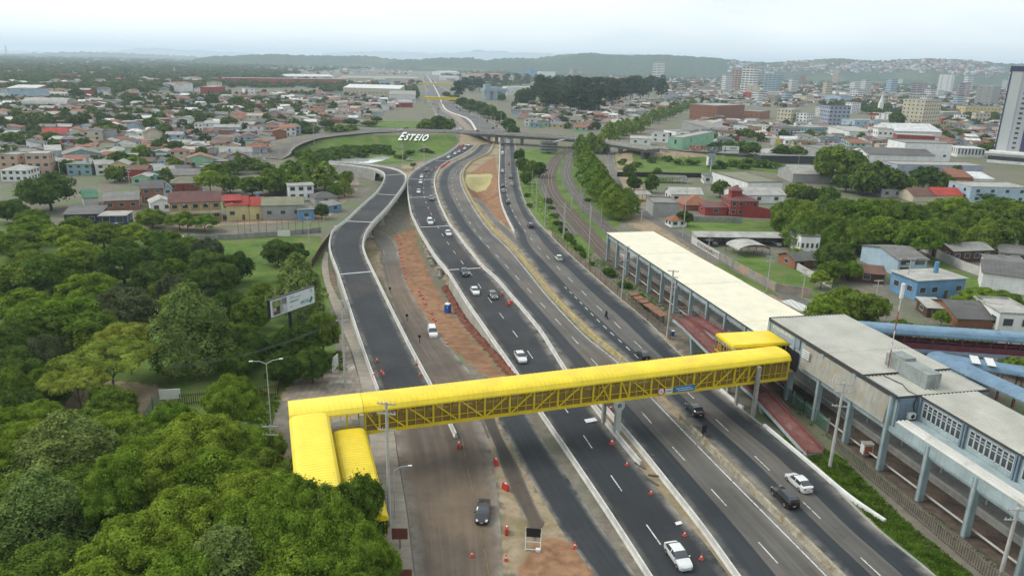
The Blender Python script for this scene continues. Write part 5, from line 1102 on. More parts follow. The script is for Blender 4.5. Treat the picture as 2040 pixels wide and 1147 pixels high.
# motorcycles with riders
def figure(name,label,cat,loc,rz,verts,edges,mats,group=None):
    me=bpy.data.meshes.new('body'); me.from_pydata([v[:3] for v in verts],[],[]); me.edges.add(len(edges)); me.edges.foreach_set('vertices',[i for e in edges for i in e]); me.update()
    o=new('body',me); sk=o.modifiers.new('skin','SKIN'); sv_=me.skin_vertices[0].data if me.skin_vertices else None
    return o
def rider(px,py,label,glabel,jac,z=0.):
    x,y=P(px,py,z+.6); rz=tangent(R4D,x,y)
    m=thing('motorcycle',label,'motorcycle',(x,y,z+.05),rz)
    b=MB(); b.add([(-.75,-.12,.72),(-.1,-.15,.72),(.35,-.12,.86),(.5,-.08,.75),(-.75,.12,.72),(-.1,.15,.72),(.35,.12,.86),(.5,.08,.75),(-.6,-.1,.5),(.3,-.12,.42),(-.6,.1,.5),(.3,.12,.42)],[(0,1,5,4),(1,2,6,5),(2,3,7,6),(0,8,9,1),(1,9,2),(9,3,2),(4,5,11,10),(5,6,11),(11,6,7),(3,9,11,7),(8,10,11,9),(0,4,10,8)]); b.build('frame',BLACK,m)
    for xx in (.68,-.68):
        w=MB(); n=16
        for i in range(n): 
            a0,a1=2*pi*i/n,2*pi*(i+1)/n; w.bar((xx+.27*cos(a0),0,.31+.27*sin(a0)),(xx+.27*cos(a1),0,.31+.27*sin(a1)),.1,.1)
        w.build('wheel',TYRE,m)
    f=MB(); f.bar((.68,-.08,.31),(.5,-.08,1.0),.05); f.bar((.68,.08,.31),(.5,.08,1.0),.05); f.bar((.45,-.38,1.05),(.45,.38,1.05),.05); f.build('handlebar',STEEL,m); MB().box(-.78,-.74,-.1,.1,.6,.7).build('taillight',TAIL,m)
    V_=[(-.2,0,.82,.17),(-.16,0,1.1,.19),(-.05,0,1.35,.21),(0,0,1.5,.08),(.04,0,1.62,.12),(.06,0,1.74,.125),(.0,-.2,1.38,.075),(.12,-.33,1.15,.055),(.42,-.36,1.07,.045),(.0,.2,1.38,.075),(.12,.33,1.15,.055),(.42,.36,1.07,.045),(.22,-.17,.82,.09),(.12,-.2,.42,.065),(.24,-.2,.34,.06),(.22,.17,.82,.09),(.12,.2,.42,.065),(.24,.2,.34,.06)]
    E_=[(0,1),(1,2),(2,3),(3,4),(4,5),(2,6),(6,7),(7,8),(2,9),(9,10),(10,11),(0,12),(12,13),(13,14),(0,15),(15,16),(16,17)]
    me=bpy.data.meshes.new('person'); me.from_pydata([v[:3] for v in V_],E_,[]); me.materials.append(jac)
    o=new('person',me,None,(x,y,z+.05),rz); o.modifiers.new('skin','SKIN'); 
    for i,v in enumerate(V_): me.skin_vertices[0].data[i].radius=(v[3],v[3])
    me.skin_vertices[0].data[0].use_root=True; s=o.modifiers.new('sub','SUBSURF'); s.levels=1; s.render_levels=1
    tag(o,glabel,'person'); hm=MB(); n=10
    for k in range(5):
        pass
    hm.cyl((.05,0,1.58),(.05,0,1.78),.15,.13,12); hm.cyl((.05,0,1.78),(.05,0,1.86),.13,.05,12); hm.build('helmet',BLACK,o,smooth=True)
for px,py,l,g,c in ((1208,629,'dark motorcycle on the right carriageway above the footbridge','rider in a dark jacket on the motorcycle above the footbridge',(.02,.022,.03)),(1014,329,'small dark motorcycle between lanes near the overpass','rider in black on the far motorcycle near the overpass',(.015,.015,.018))):
    rider(px,py,l,g,mat('jacket_'+('dark' if px>1100 else 'black'),c,.8,.2,3.))
# distant traffic: small copies without the parts nobody could see
GF='distant traffic on the motorway beyond the overpass'
rng=random.Random(21); fc=[P(*q)+(0,) for q in ((990,268),(970,255),(930,232),(893,214),(878,195),(868,178),(858,164),(848,148))]; fcR=resamp([((P(*b)[0]+a[0])/2*1.0,(P(*b)[1]+a[1])/2,0) for a,b in zip(fc,((1025,270),(1008,258),(955,232),(914,211),(896,190),(886,178),(872,164),(854,148)))],400)[0]
fcL=[P(*q)+(0,) for q in ((925,270),(905,254),(878,234),(865,214),(858,195),(853,178),(848,164),(843,148))]; fcL=resamp(fcL,400)[0]
for path,sgn,n in ((fcR,1,48),(fcL,-1,46)):
    for i in range(n):
        t=int(8+390*max(0.,(i+rng.uniform(-.25,.25))/n)**1.15); t=max(4,min(395,t)); x,y,_=path[t]; rz=tangent(path[max(0,t-3):t+4],x,y); off=rng.choice([-3.4,0,3.2])
        k=rng.choice(['hatch','sedan','hatch','suv','van']); c=rng.choice(['white','white','silver','grey','dark grey','black','red'])
        car_at(x-sin(rz)*off,y+cos(rz)*off,.08,rz+(0 if sgn>0 else pi),k,c,'small '+c+' '+{'hatch':'hatchback','sedan':'sedan','suv':'tall car','van':'van'}[k]+' in distant traffic',GF,0,auto=True)
# ------------------------------------------------------------------ buildings
WC={'white':(.76,.76,.73),'cream':(.60,.54,.40),'grey':(.36,.36,.34),'pale blue':(.38,.50,.58),'blue':(.16,.33,.52),'teal':(.22,.38,.40),'green':(.30,.55,.36),'brick':(.30,.13,.075),'red':(.34,.055,.045),'pink':(.50,.35,.25),'ochre':(.42,.30,.12),'dark':(.05,.05,.055),'navy':(.05,.07,.15),'timber':(.10,.055,.035),'mauve':(.33,.28,.30),'yellow':(.62,.52,.26),'lilac':(.36,.40,.50),'turquoise':(.04,.36,.38)}
RC={'grey':(.22,.212,.195),'dark grey':(.12,.115,.11),'pale':(.38,.37,.335),'white':(.64,.64,.62),'red':(.40,.05,.035),'tile':(.28,.115,.065),'brown':(.15,.08,.055),'maroon':(.17,.07,.065),'green':(.08,.21,.12),'blue':(.16,.42,.66),'mossy':(.20,.20,.13)}
def wallm(c): return mat('wall_'+c.replace(' ','_'),WC[c],.85,.12,.3,streak=.35,rand=.10)
def roofm(c): return mat('roof_'+c.replace(' ','_'),RC[c],.7,.22,.25,rand=.16,stripe=(0,1.05,.35),stain=(dk(RC[c],.55),.22,.58))
FOOT=[]
WMESH={}
def wmesh(w,h):
    k=(round(w,1),round(h,1))
    if k not in WMESH:
        w,h=k; m=MB().box(-w/2,w/2,-.03,.04,0,h); m.box(-w/2-.08,w/2+.08,-.10,.03,-.1,0,1).box(-w/2-.08,w/2+.08,-.08,.03,h,h+.08,1).box(-w/2-.08,-w/2,-.08,.03,0,h,1).box(w/2,w/2+.08,-.08,.03,0,h,1)
        WMESH[k]=m.mesh('window',[GLASS,mat('window_frame',(.5,.5,.48),.6,.1,2.)])
    return WMESH[k]
def roof_mb(w,d,h,kind,rise,ov=.45):
    m=MB(); x0,x1,y0,y1=-w/2-ov,w/2+ov,-ov,d+ov; t=.14
    if kind=='flat':
        m.box(-w/2-.05,w/2+.05,-.05,d+.05,h,h+.12); m.box(-w/2-.05,w/2+.05,-.05,.2,h+.12,h+.5).box(-w/2-.05,w/2+.05,d-.2,d+.05,h+.12,h+.5).box(-w/2-.05,-w/2+.2,.2,d-.2,h+.12,h+.5).box(w/2-.2,w/2+.05,.2,d-.2,h+.12,h+.5)
    elif kind=='slab': m.box(x0,x1,y0,y1,h,h+.2)
    elif kind=='shed':
        vs=[(x0,y0,h),(x1,y0,h),(x1,y1,h+rise),(x0,y1,h+rise)]; m.add([(a,b,c-t) for a,b,c in vs]+vs,[(3,2,1,0),(4,5,6,7),(0,1,5,4),(1,2,6,5),(2,3,7,6),(3,0,4,7)])
    elif kind=='gx':  # ridge along the front
        yc=d/2; dz=ov*rise/(d/2)
        for a,b in (((x0,y0,h-dz),(x0,yc,h+rise)),((x0,yc,h+rise),(x0,y1,h-dz))):
            vs=[a,(x1,a[1],a[2]),(x1,b[1],b[2]),b]; m.add([(p,q,r) for p,q,r in vs]+[(p,q,r+t) for p,q,r in vs],[(3,2,1,0),(4,5,6,7),(0,1,5,4),(1,2,6,5),(2,3,7,6),(3,0,4,7)])
    elif kind=='gy':
        dz=ov*rise/(w/2)
        for a,b in (((x0,y0,h-dz),(0,y0,h+rise)),((0,y0,h+rise),(x1,y0,h-dz))):
            vs=[a,b,(b[0],y1,b[2]),(a[0],y1,a[2])]; m.add([(p,q,r) for p,q,r in vs]+[(p,q,r+t) for p,q,r in vs],[(3,2,1,0),(4,5,6,7),(0,1,5,4),(1,2,6,5),(2,3,7,6),(3,0,4,7)])
    elif kind=='hip':
        i=min(w,d)/2; r0=(-w/2+i*.9,d/2,h+rise) if w>d else (0,i*.9,h+rise); r1=(w/2-i*.9,d/2,h+rise) if w>d else (0,d-i*.9,h+rise)
        c=[(x0,y0,h-.05),(x1,y0,h-.05),(x1,y1,h-.05),(x0,y1,h-.05),r0,r1]
        m.add(c,[(0,1,5,4),(2,3,4,5),(1,2,5),(3,0,4),(3,2,1,0)] if w>d else [(0,1,4),(2,3,5),(1,2,5,4),(3,0,4,5),(3,2,1,0)])
    elif kind=='barrel':
        n=12; pr=[(x0+(x1-x0)*0,)]
        ys=[y0+(y1-y0)*i/n for i in range(n+1)]; zs=[h+rise*(1-(2*i/n-1)**2)**.7 for i in range(n+1)]
        m.v=[(x,y,z) for x in (x0,x1) for y,z in zip(ys,zs)]; m.f=[(i,i+n+1,i+n+2,i+1) for i in range(n)]+[tuple(range(n+1))[::-1],tuple(range(n+1,2*n+2))]; m.m=[0]*len(m.f)
    return m
def wall_mb(w,d,h,kind,rise):
    m=MB(); m.box(-w/2,w/2,0,d,-.6,h)
    if kind=='gx': m.add([(-w/2,0,h),(-w/2,d,h),(-w/2,d/2,h+rise),(w/2,0,h),(w/2,d,h),(w/2,d/2,h+rise)],[(0,2,1),(3,4,5)])
    if kind=='gy': m.add([(-w/2,0,h),(w/2,0,h),(0,0,h+rise),(-w/2,d,h),(w/2,d,h),(0,d,h+rise)],[(0,1,2),(3,5,4)])
    if kind=='shed': m.add([(-w/2,0,h),(-w/2,d,h),(-w/2,d,h+rise-.15),(w/2,0,h),(w/2,d,h),(w/2,d,h+rise-.15)],[(0,2,1),(3,4,5),(1,2,5,4)])
    return m
def house(x,y,rz,w,d,h,kind,wc,rc,label,cat='house',name='house',nx=0,nz=0,rise=1.6,auto=False,group=None,z=None,side=True,door=False,ws=None,extra=None):
    z=gz(x,y) if z is None else z
    o=thing(name,label,cat,(x,y,z),rz,group,auto=auto); FOOT.append((x-sin(rz)*d/2,y+cos(rz)*d/2,max(w,d)*.5))
    wall_mb(w,d,h,kind,rise).build('wall',wallm(wc),o); roof_mb(w,d,h,kind,rise).build('roof',roofm(rc),o)
    if name=='house' and R.random()<.22:
        t=MB(); t.cyl((w*.2,d*.6,h),(w*.2,d*.6,h+rise+1.5),.62,.55,12); t.build('water_tank',mat('tank_blue',(.10,.26,.42),.6,.1,1.) if R.random()<.5 else CONC,o)
    if nx and nz:
        fh=h/nz; ww,wh=ws or ((w/nx*.80,fh*.42) if name=='tower_block' else (min(1.7,w/nx*.5),min(1.35,fh*.45))); me=wmesh(ww,wh)
        for k in range(nz):
            for i in range(nx):
                if door and k==0 and i==nx//2: continue
                new('window',me,o,(-w/2+w*(i+.5)/nx,0,fh*k+fh*.36))
        if side:
            ns=max(1,min(6,int(nx*d/w+.3))); s=1 if x<0 else -1
            for k in range(nz):
                for i in range(ns): new('window',me,o,(s*w/2,d*(i+.5)/ns,fh*k+fh*.36),rz=s*pi/2)
    if door: MB().box(-w/2+w*(nx//2+.5)/nx-.5,-w/2+w*(nx//2+.5)/nx+.5,-.06,.04,0,2.1).build('door',mat('door_timber',(.12,.07,.04),.7,.2,2.,rand=.3),o)
    return o
def bld(x1,y1,x2,y2,yt,d,kind,wc,rc,label,nx=0,nz=0,rise=1.6,cat='house',name='house',**k):
    a=Pg(x1,y1); b=Pg(x2,y2); mx,my=(a[0]+b[0])/2,(a[1]+b[1])/2; rz=atan2(b[1]-a[1],b[0]-a[0]); w=hypot(b[0]-a[0],b[1]-a[1]); z=min(a[2],b[2])
    rr=ray((x1+x2)/2,yt); h=max(2.3,H+rr[2]/hypot(rr[0],rr[1])*hypot(mx,my)-z)
    if kind in('gx','hip','barrel') and rise: h=max(2.2,h-rise*.4)
    if name in('tower_block','apartment_block') and mx>100:   # turned so that the lit left side shows, as in the photo
        rz+=.42; t=w; w,d=t*.92,min(d,t*.72); mx+=t*.06
    return house(mx,my,rz,w,d,h,kind,wc,rc,label,cat,name,nx,nz,rise,z=z,**k)
AB=dict(cat='apartment block',name='apartment_block'); TW=dict(cat='tower',name='tower_block'); WH=dict(cat='warehouse',name='warehouse'); SHP=dict(cat='shop',name='shop_building')
# city on the right
bld(1487,197,1510,197,134,26,'flat','white','pale','tall white apartment tower with grey bands left of the pale blue tower',4,13,**TW)
bld(1462,184,1476,184,140,18,'flat','pink','pale','pinkish apartment tower left of the tall white tower',3,10,**TW)
bld(1484,199,1523,198,170,18,'flat','cream','pale','low cream and green apartment block in front of the white tower',6,5,**AB)
bld(1530,193,1560,193,150,24,'flat','pale blue','pale','pale blue apartment tower with dark window columns',5,12,**TW)
bld(1589,169,1612,169,151,18,'flat','brick','pale','distant brick apartment block with white bands',4,5,**AB)
bld(1654,169,1675,169,143,22,'flat','pink','grey','plain beige windowless tower among far trees',0,0,**TW)
bld(1678,148,1690,148,126,20,'flat','pale blue','grey','slim far tower against the hillside',3,9,**TW)
bld(1301,166,1329,166,124,28,'flat','white','tile','lone white tower with red crown beside the eucalyptus grove',5,13,**TW)
bld(1400,240,1494,240,210,34,'flat','brick','pale','long unfinished brick building with rows of small windows',12,3,**AB)
bld(1494,237,1543,236,222,25,'flat','brick','grey','lower brick wing right of the unfinished brick building',6,1,**AB)
bld(1412,270,1460,270,255,50,'shed','grey','grey','wide grey concrete warehouse with stained walls',0,0,2.,**WH)
bld(1460,263,1489,265,250,45,'flat','white','grey','white warehouse wall left of the ochre one',3,1,**WH)
bld(1489,266,1524,268,253,40,'flat','ochre','grey','warehouse with an ochre front wall',0,0,**WH)
bld(1524,269,1546,269,253,30,'flat','white','pale','small white warehouse right of the ochre front',2,2,**WH)
bld(1386,260,1411,262,246,30,'shed','white','pale','low white shed left of the grey concrete warehouse',0,0,1.5,**WH)
bld(1358,298,1420,298,269,9,'flat','green','pale','mint green two-storey building behind the embankment',2,2,ws=(1.4,2.6),**SHP)
bld(1345,285,1372,284,262,14,'flat','white','pale','white open-fronted building left of the mint green one',1,1,ws=(4,4),**SHP)
bld(1297,283,1330,285,266,11,'flat','white','pale','white two-storey house behind the right end of the overpass',2,2)
bld(1255,288,1296,290,276,9,'shed','white','pale','low white building with a blue poster behind the overpass',2,1,1.)
bld(1648,251,1690,252,212,22,'flat','lilac','dark grey','blue-grey glass office block with white striped side',5,5,ws=(2.2,1.6),cat='office',name='office_building')
bld(1563,248,1597,248,218,20,'flat','cream','pale','beige four-storey apartment block',5,4,**AB); bld(1597,250,1623,250,226,18,'flat','white','pale','white and brown four-storey apartment block',4,4,**AB)
bld(1548,276,1597,277,254,14,'hip','grey','dark grey','two-storey terrace with brown balconies',5,2,**AB); bld(1600,274,1650,275,252,16,'hip','teal','pale','pale green two-storey terrace',7,2,**AB)
bld(1818,252,1876,253,199,24,'flat','cream','pale','cream apartment block with blank left walls',7,7,**AB)
bld(1868,190,1908,190,149,30,'flat','white','pale','broad white balcony tower',8,10,ws=(2.6,1.6),**TW)
bld(1815,196,1856,196,166,24,'flat','mauve','tile','brown and white striped apartment tower',6,8,**TW)
bld(1908,197,1938,197,166,22,'flat','mauve','brown','mauve apartment tower left of the stepped grey block',4,7,**TW)
bld(1946,213,2002,213,172,26,'flat','grey','pale','grey apartment block with dark staggered balconies',6,7,**AB)
bld(1941,173,1974,173,152,20,'flat','white','pale','distant white tower behind the stepped grey block',4,6,**TW)
bld(1920,231,1992,232,213,16,'flat','yellow','pale','long yellow school-like building with arcade',10,2,cat='school',name='school_building')
bld(1775,282,1873,284,257,40,'gx','white','white','large white hall with pale blue roof',0,0,5.,**WH)
bld(1745,287,1776,288,258,14,'flat','white','pale','ornate white stepped facade left of the large hall',3,2,cat='church',name='church')
bld(1782,302,1857,306,270,18,'flat','red','pale','white and red two-storey building with small windows',7,2,**SHP)
bld(1797,325,1890,328,286,24,'flat','white','grey','pale windowless white block with a few slits',4,1,**WH)
bld(1727,328,1858,331,305,26,'gx','white','dark grey','long white warehouse with two dark sawtooth roofs',0,0,3.,**WH)
bld(1785,346,1955,349,330,16,'flat','lilac','pale','long low grey-blue shed behind the dark trees',0,0,**WH)
bld(1905,313,1960,315,297,20,'flat','white','white','white hall with a row of pillars left of the tall tower',8,1,ws=(1.,3.5),**WH)
bld(1929,404,2045,406,374,16,'flat','pale blue','pale','large pale blue house with roof tank at the right edge',4,2)
bld(1818,402,1861,402,385,11,'gx','cream','brown','cream house with a brown tiled gable roof',0,0,2.5); bld(1861,402,1915,403,384,11,'gx','cream','red','house with a red roof joined to the brown-roofed one',0,0,2.5)
bld(1843,381,1890,382,366,9,'shed','cream','pale','small cream house with a pale sloping roof',3,1,.6); bld(1897,367,1935,368,353,12,'shed','brick','tile','low house with dark red tiles behind the cream one',0,0,3.); bld(1938,367,1978,368,356,12,'shed','white','white','white-roofed shed beside the dark red tiles',0,0,2.)
bld(1755,393,1797,394,378,9,'slab','grey','pale','flat-roofed grey house under the large dark trees',2,1)
bld(1905,380,1945,383,366,9,'gx','mauve','tile','low pinkish house left of the large pale blue house',3,1,1.)
bld(1487,390,1556,389,364,34,'flat','white','mossy','white shop hall with stepped parapet and mossy ribbed roof',1,1,**SHP)
bld(1578,364,1655,366,342,22,'gx','grey','pale','twin pale gabled sheds right of the mossy roof',0,0,3.,**WH)
bld(1460,405,1562,405,384,12,'gx','white','pale','white house with a broad pale gable roof behind the red house',3,1,2.2)
rh=bld(1453,431,1508,432,396,12,'hip','red','maroon','red two-storey house with a small tower room',4,2,2.)
MB().prism([(-4.2,3.5),(-.2,3.5),(-.2,7.5),(-4.2,7.5)],6.,9.4).build('tower_room',wallm('red'),rh); MB().add([(-4.9,2.8,9.4),(.5,2.8,9.4),(.5,8.2,9.4),(-4.9,8.2,9.4),(-2.2,5.5,11.2)],[(0,1,4),(1,2,4),(2,3,4),(3,0,4),(3,2,1,0)]).build('tower_roof',roofm('maroon'),rh)
MB().add([(-1.,-1.2,0),(10.5,-2.6,0),(10.5,-2.6,3.2),(-1,-1.2,5.4),(-1.,-1.,0),(10.5,-2.4,0),(10.5,-2.4,3.2),(-1,-1.,5.4)],[(0,1,2,3),(7,6,5,4),(3,2,6,7),(1,5,6,2),(0,3,7,4)]).build('side_wall',wallm('red'),rh)
bld(1362,419,1418,420,402,12,'hip','brick','tile','house with a brown tiled hip roof beside the red house',0,0,3.2); bld(1404,429,1447,429,413,7,'shed','red','maroon','red garage with a white awning',1,1,.8,cat='garage',name='garage')
bld(1300,431,1352,432,406,13,'flat','grey','grey','stained flat-roofed house at the corner by the railway trees',0,0); bld(1336,404,1398,405,383,10,'gx','white','pale','white gabled house behind the stained flat-roofed one',3,1,2.)
bld(1337,453,1367,452,436,5,'hip','white','tile','tiny white gatehouse with a red tile roof',2,1,1.5); bld(1402,366,1431,367,349,8,'hip','white','dark grey','small white office with a grey roof beside the black fence',2,1,1.2)
bld(1592,505,1630,506,472,14,'flat','white','grey','white flat-roofed block at the end of the long lean-to',4,1); bld(1785,550,1842,549,512,17,'gx','pale blue','grey','sky-blue two-storey house with balconies',2,2,1.6,door=True,side=False,ws=(3.,1.8))
bld(1822,598,1917,592,556,9,'slab','blue','pale','single-storey blue house in front of the two-storey blue one',4,1,door=True); bld(1895,523,1972,520,494,8,'gx','timber','pale','dark timber upper house with white window frames',4,1,1.4)
bld(1582,536,1640,533,514,8,'gx','brick','dark grey','small brick house with a grey roof by the curved white wall',2,1,1.4); bld(1985,660,2060,664,626,12,'flat','white','pale','white building with two posters at the right edge',2,1,ws=(2,1.6))
bld(1905,652,1985,655,628,14,'gx','brick','dark grey','wide grey-roofed shed with a red lower edge',0,0,2.,cat='shed',name='shed'); bld(1845,632,1880,634,612,6,'shed','timber','pale','small weathered shack near the blue walkway',1,1,.6,cat='shed',name='shed')
bld(1952,575,2060,590,548,10,'shed','white','dark grey','dark corrugated shed along the white wall',0,0,1.5,cat='shed',name='shed'); bld(1990,520,2050,525,500,10,'gx','grey','grey','grey-roofed house right of the timber house',2,1,1.5); bld(1975,545,2050,550,528,8,'shed','white','grey','white-walled shed with a grey roof near the right edge',2,1,1.)
bld(1690,560,1760,566,540,9,'gx','timber','brown','low shack with a rusty patchy roof left of the blue house',1,1,1.2,cat='shed',name='shed')
bld(1515,325,1640,327,311,12,'slab','dark','grey','long black roadside shed with a pale roof',0,0,cat='shed',name='shed'); bld(1520,312,1572,313,303,10,'shed','white','pale','white corner shed left of the black roadside shed',0,0,1.,cat='shed',name='shed'); bld(1640,320,1700,321,300,30,'flat','grey','grey','broad grey hall behind the roadside trees',0,0,**WH)
bld(1700,262,1757,262,240,18,'flat','pale blue','pale','pale blue flat-roofed building below the church tower',4,2,**SHP); bld(1690,280,1745,281,262,35,'shed','white','pale','large pale warehouse roof right of the blue-grey office',0,0,1.5,**WH); bld(1700,225,1716,225,206,12,'flat','white','dark grey','white building with an orange corner panel',2,4,**AB)
bld(1936,248,1970,250,226,14,'flat','cream','pale','cream low apartment block left of the tall tower',4,3,**AB); bld(1905,245,1930,246,230,14,'flat','white','pale','white low apartment block beside the dark trees',3,3,**AB); bld(1876,240,1912,240,224,18,'flat','grey','pale','round-fronted grey hall behind the cream block',6,1,ws=(2,2),**WH)
for a,b_,yb,yt,wc,l in ((1404,1412,142,130,'white','distant white tower pair on the ridge foot, left one'),(1438,1446,142,131,'white','distant white tower pair on the ridge foot, right one'),(1655,1668,150,138,'grey','distant grey tower right of the beige windowless one'),(1780,1800,170,158,'white','far white long block above the church spire'),(1998,2018,182,160,'grey','grey tower just left of the tall tower'),(1975,1998,170,152,'pale blue','pale glass tower behind the staggered block'),(1690,1712,226,205,'white','white office block left of the dark trees'),(1600,1622,205,192,'cream','small cream block in the far middle right'),(1735,1752,182,172,'pink','pink block far behind the church spire'),(1628,1645,232,214,'white','white narrow block left of the blue-grey office'),(1755,1800,238,226,'white','long white block below the church spire'),(1880,1900,222,208,'white','white block behind the cream apartment block')):
    bld(a,yb,b_,yb+.5,yt,20,'flat',wc,'pale',l,4,5,**AB)
rm_=random.Random(8); GMID='mid-rise blocks of the city centre right'
for i in range(26):
    a=rm_.uniform(1400,2000); yb=rm_.choice([150,158,166,176,186,196,206,214])+rm_.uniform(-3,3)+(a-1400)*.012; wpx=rm_.uniform(13,24)*(yb/200); yt=yb-rm_.uniform(12,24)*(yb/185); wc=rm_.choice(['white','white','white','cream','grey','pink','pale blue','white'])
    bld(a,yb,a+wpx,yb+.4,yt,18,'flat',wc,'pale',wc+' mid-rise block',4,5,cat='apartment block',name='tower_block',auto=True,group=GMID)
for a,b_,yb,yt,wc,l in ((1440,1458,186,150,'white','white tower left of the pinkish apartment tower'),(1572,1588,188,158,'white','white tower between the pale blue and the brick ones'),(1640,1656,196,164,'cream','cream tower left of the beige windowless one'),(1716,1734,196,160,'white','white tower in the middle of the right-hand city'),(1768,1786,190,158,'pale blue','pale blue tower right of the church spire'),(1920,1936,186,152,'white','white tower just right of the broad white one')):
    bld(a,yb,b_,yb+.5,yt,18,'flat',wc,'pale',l,4,9,**TW)
# tall grey tower at the right edge
tx,ty,_=Pg(1978,322); t=thing('tower_block','tall grey tower with a dark purple edge at the right side of the photo','tower',(tx,ty,0),radians(-36))
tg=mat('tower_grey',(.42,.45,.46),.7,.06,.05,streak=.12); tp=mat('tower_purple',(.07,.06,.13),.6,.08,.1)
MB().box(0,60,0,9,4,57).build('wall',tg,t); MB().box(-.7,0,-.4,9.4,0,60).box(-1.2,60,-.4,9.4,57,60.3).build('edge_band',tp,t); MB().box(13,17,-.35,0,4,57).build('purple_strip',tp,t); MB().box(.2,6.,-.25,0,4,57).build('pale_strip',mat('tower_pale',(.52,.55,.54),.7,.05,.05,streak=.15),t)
wq=wmesh(2.,1.3); 
for k in range(16):
    for xx in (9.5,20.,27.,34.): new('window',wq,t,(xx,-.04,6+3.1*k))
    MB().box(-1.6,-1.2,6,8.5,6+3.1*k,7.3+3.1*k).build('balcony',SIGNW,t) if k<16 else 0
MB().box(-3,70,-9,0,0,7.5).box(-5,70,-10,-9,6.4,7.2).build('podium',wallm('white'),t); MB().box(-2.9,69,-9.1,-9,2,4.5).build('podium_glass',GLASS,t); MB().box(-5,70,-10.3,-9.9,5.9,6.5).build('canopy',SIGNW,t)
# left side houses
bld(46,222,134,223,203,26,'barrel','grey','pale','wide hall with a barrel roof and pillared side',0,0,5.,cat='hall',name='sports_hall')
bld(16,193,72,194,176,30,'shed','brick','white','warehouse with a white roof and brick wall at the far left',0,0,3.,**WH); bld(102,199,151,199,186,20,'gx','white','pale','long white building right of the white-roofed warehouse',7,2,1.5,**AB)
bld(2,348,40,349,309,12,'flat','pink','pale','peach three-storey block, left half',2,3,**AB); bld(56,352,103,351,307,12,'flat','pink','pale','peach three-storey block, right half beside the blue roof',3,3,**AB)
bld(163,289,206,289,263,14,'gy','cream','dark grey','grey-cream three-storey house with blank right wall',2,3,1.5,**AB); bld(208,288,222,288,261,14,'flat','grey','dark grey','narrow blank grey block right of the grey-cream house',0,0,**AB)
bld(87,280,136,279,262,12,'gx','white','red','white house with a bright red tiled roof',3,1,3.2); bld(128,325,200,322,307,16,'gy','teal','grey','large teal shed with a grey gable roof',0,0,2.5,cat='shed',name='shed'); bld(93,318,124,317,300,16,'shed','lilac','pale','pale lilac shed left of the teal one',0,0,1.5,cat='shed',name='shed')
bld(146,347,191,345,328,9,'gx','grey','blue','house with a bright sky-blue roof',2,1,1.6); bld(193,350,230,348,325,11,'gx','white','pale','pale two-storey house right of the sky-blue roof',2,2,1.4); bld(288,288,327,287,266,12,'gy','cream','brown','cream gabled house with a blank yellow wall',0,0,3.)
bld(298,253,338,252,238,12,'flat','red','pale','red flat-roofed house with a chimney box',3,1); bld(4,362,58,362,336,12,'hip','white','pale','white villa with arched windows at the left edge',4,2,1.8); bld(209,420,278,417,394,11,'gx','brick','grey','brick house with a wide grey roof above the shop',3,1,2.2)
bld(283,405,328,403,370,10,'gx','brick','dark grey','tall brick house with a dark gabled roof',2,2,2.4); bld(328,403,345,402,376,10,'gy','pale blue','grey','narrow pale blue gabled house joined to the brick one',1,2,1.6); bld(130,448,203,446,426,9,'shed','dark','dark grey','dark open workshop with a wide grey roof',2,1,1.2,cat='shed',name='workshop')
bld(200,451,253,450,430,8,'slab','navy','pale','dark blue shop front with white lettering band',2,1,ws=(2.2,2.),**SHP); bld(302,424,345,421,404,9,'gy','white','pale','small white house with a pale gable beside the street trees',2,1,1.6); bld(168,412,197,410,388,10,'gx','white','green','house with a green sheet roof behind the huge dark tree',0,0,2.4)
o=bld(341,443,443,438,396,11,'gx','ochre','maroon','terrace with a maroon tiled roof and balcony',5,2,2.6,door=True); hw=(o.location.x,); 
d_=o.data; w_=hypot(*(np.array(Pg(443,438)[:2])-np.array(Pg(341,443)[:2])))
pb=MB(); pb.box(-w_/2,w_/2,-1.6,0,3.0,3.2).box(-w_/2,w_/2,-1.6,-1.5,3.2,4.1)
for i in range(6): pb.box(-w_/2+w_*i/5-.12,-w_/2+w_*i/5+.12,-1.62,-1.4,0,6.)
pb.build('balcony',wallm('cream'),o)
for xx in (-.5,-.22,.24,.5): MB().bar((xx*w_,-.5,6.1),(xx*w_,5.5,8.95),.35,.3).build('roof_ridge',SIGNW,o)
o=bld(453,440,497,438,403,10,'gx','yellow','red','house with a bright red roof on two levels',2,1,2.4,door=True); MB().box(-4.5,1.,2,6,5.,7.3).build('upper_room',wallm('yellow'),o); MB().add([(-5.,1.2,7.0),(1.5,1.2,7.0),(1.5,6.5,8.4),(-5,6.5,8.4),(-5.,1.2,7.2),(1.5,1.2,7.2),(1.5,6.5,8.6),(-5,6.5,8.6)],[(3,2,1,0),(4,5,6,7),(0,1,5,4),(1,2,6,5),(2,3,7,6),(3,0,4,7)]).build('upper_roof',roofm('red'),o)
bld(498,438,530,436,404,10,'gx','yellow','red','right half of the bright red roof with an open porch',1,1,2.2,door=True); bld(524,438,605,436,404,11,'gx','grey','mossy','low house with a mossy grey roof and dark porch',3,1,2.); bld(596,440,626,438,418,7,'slab','blue','grey','tiny blue house beside the street trees',1,1)
bld(576,400,626,398,370,11,'slab','white','pale','white two-storey house with three dark windows',3,2,ws=(1.8,1.5)); bld(628,408,672,405,390,9,'hip','grey','dark grey','grey hip-roofed house next to the curved ramp',1,1,1.8); bld(656,424,681,420,408,6,'shed','blue','grey','small blue shed next to the curved ramp',1,1,.8,cat='shed',name='shed')
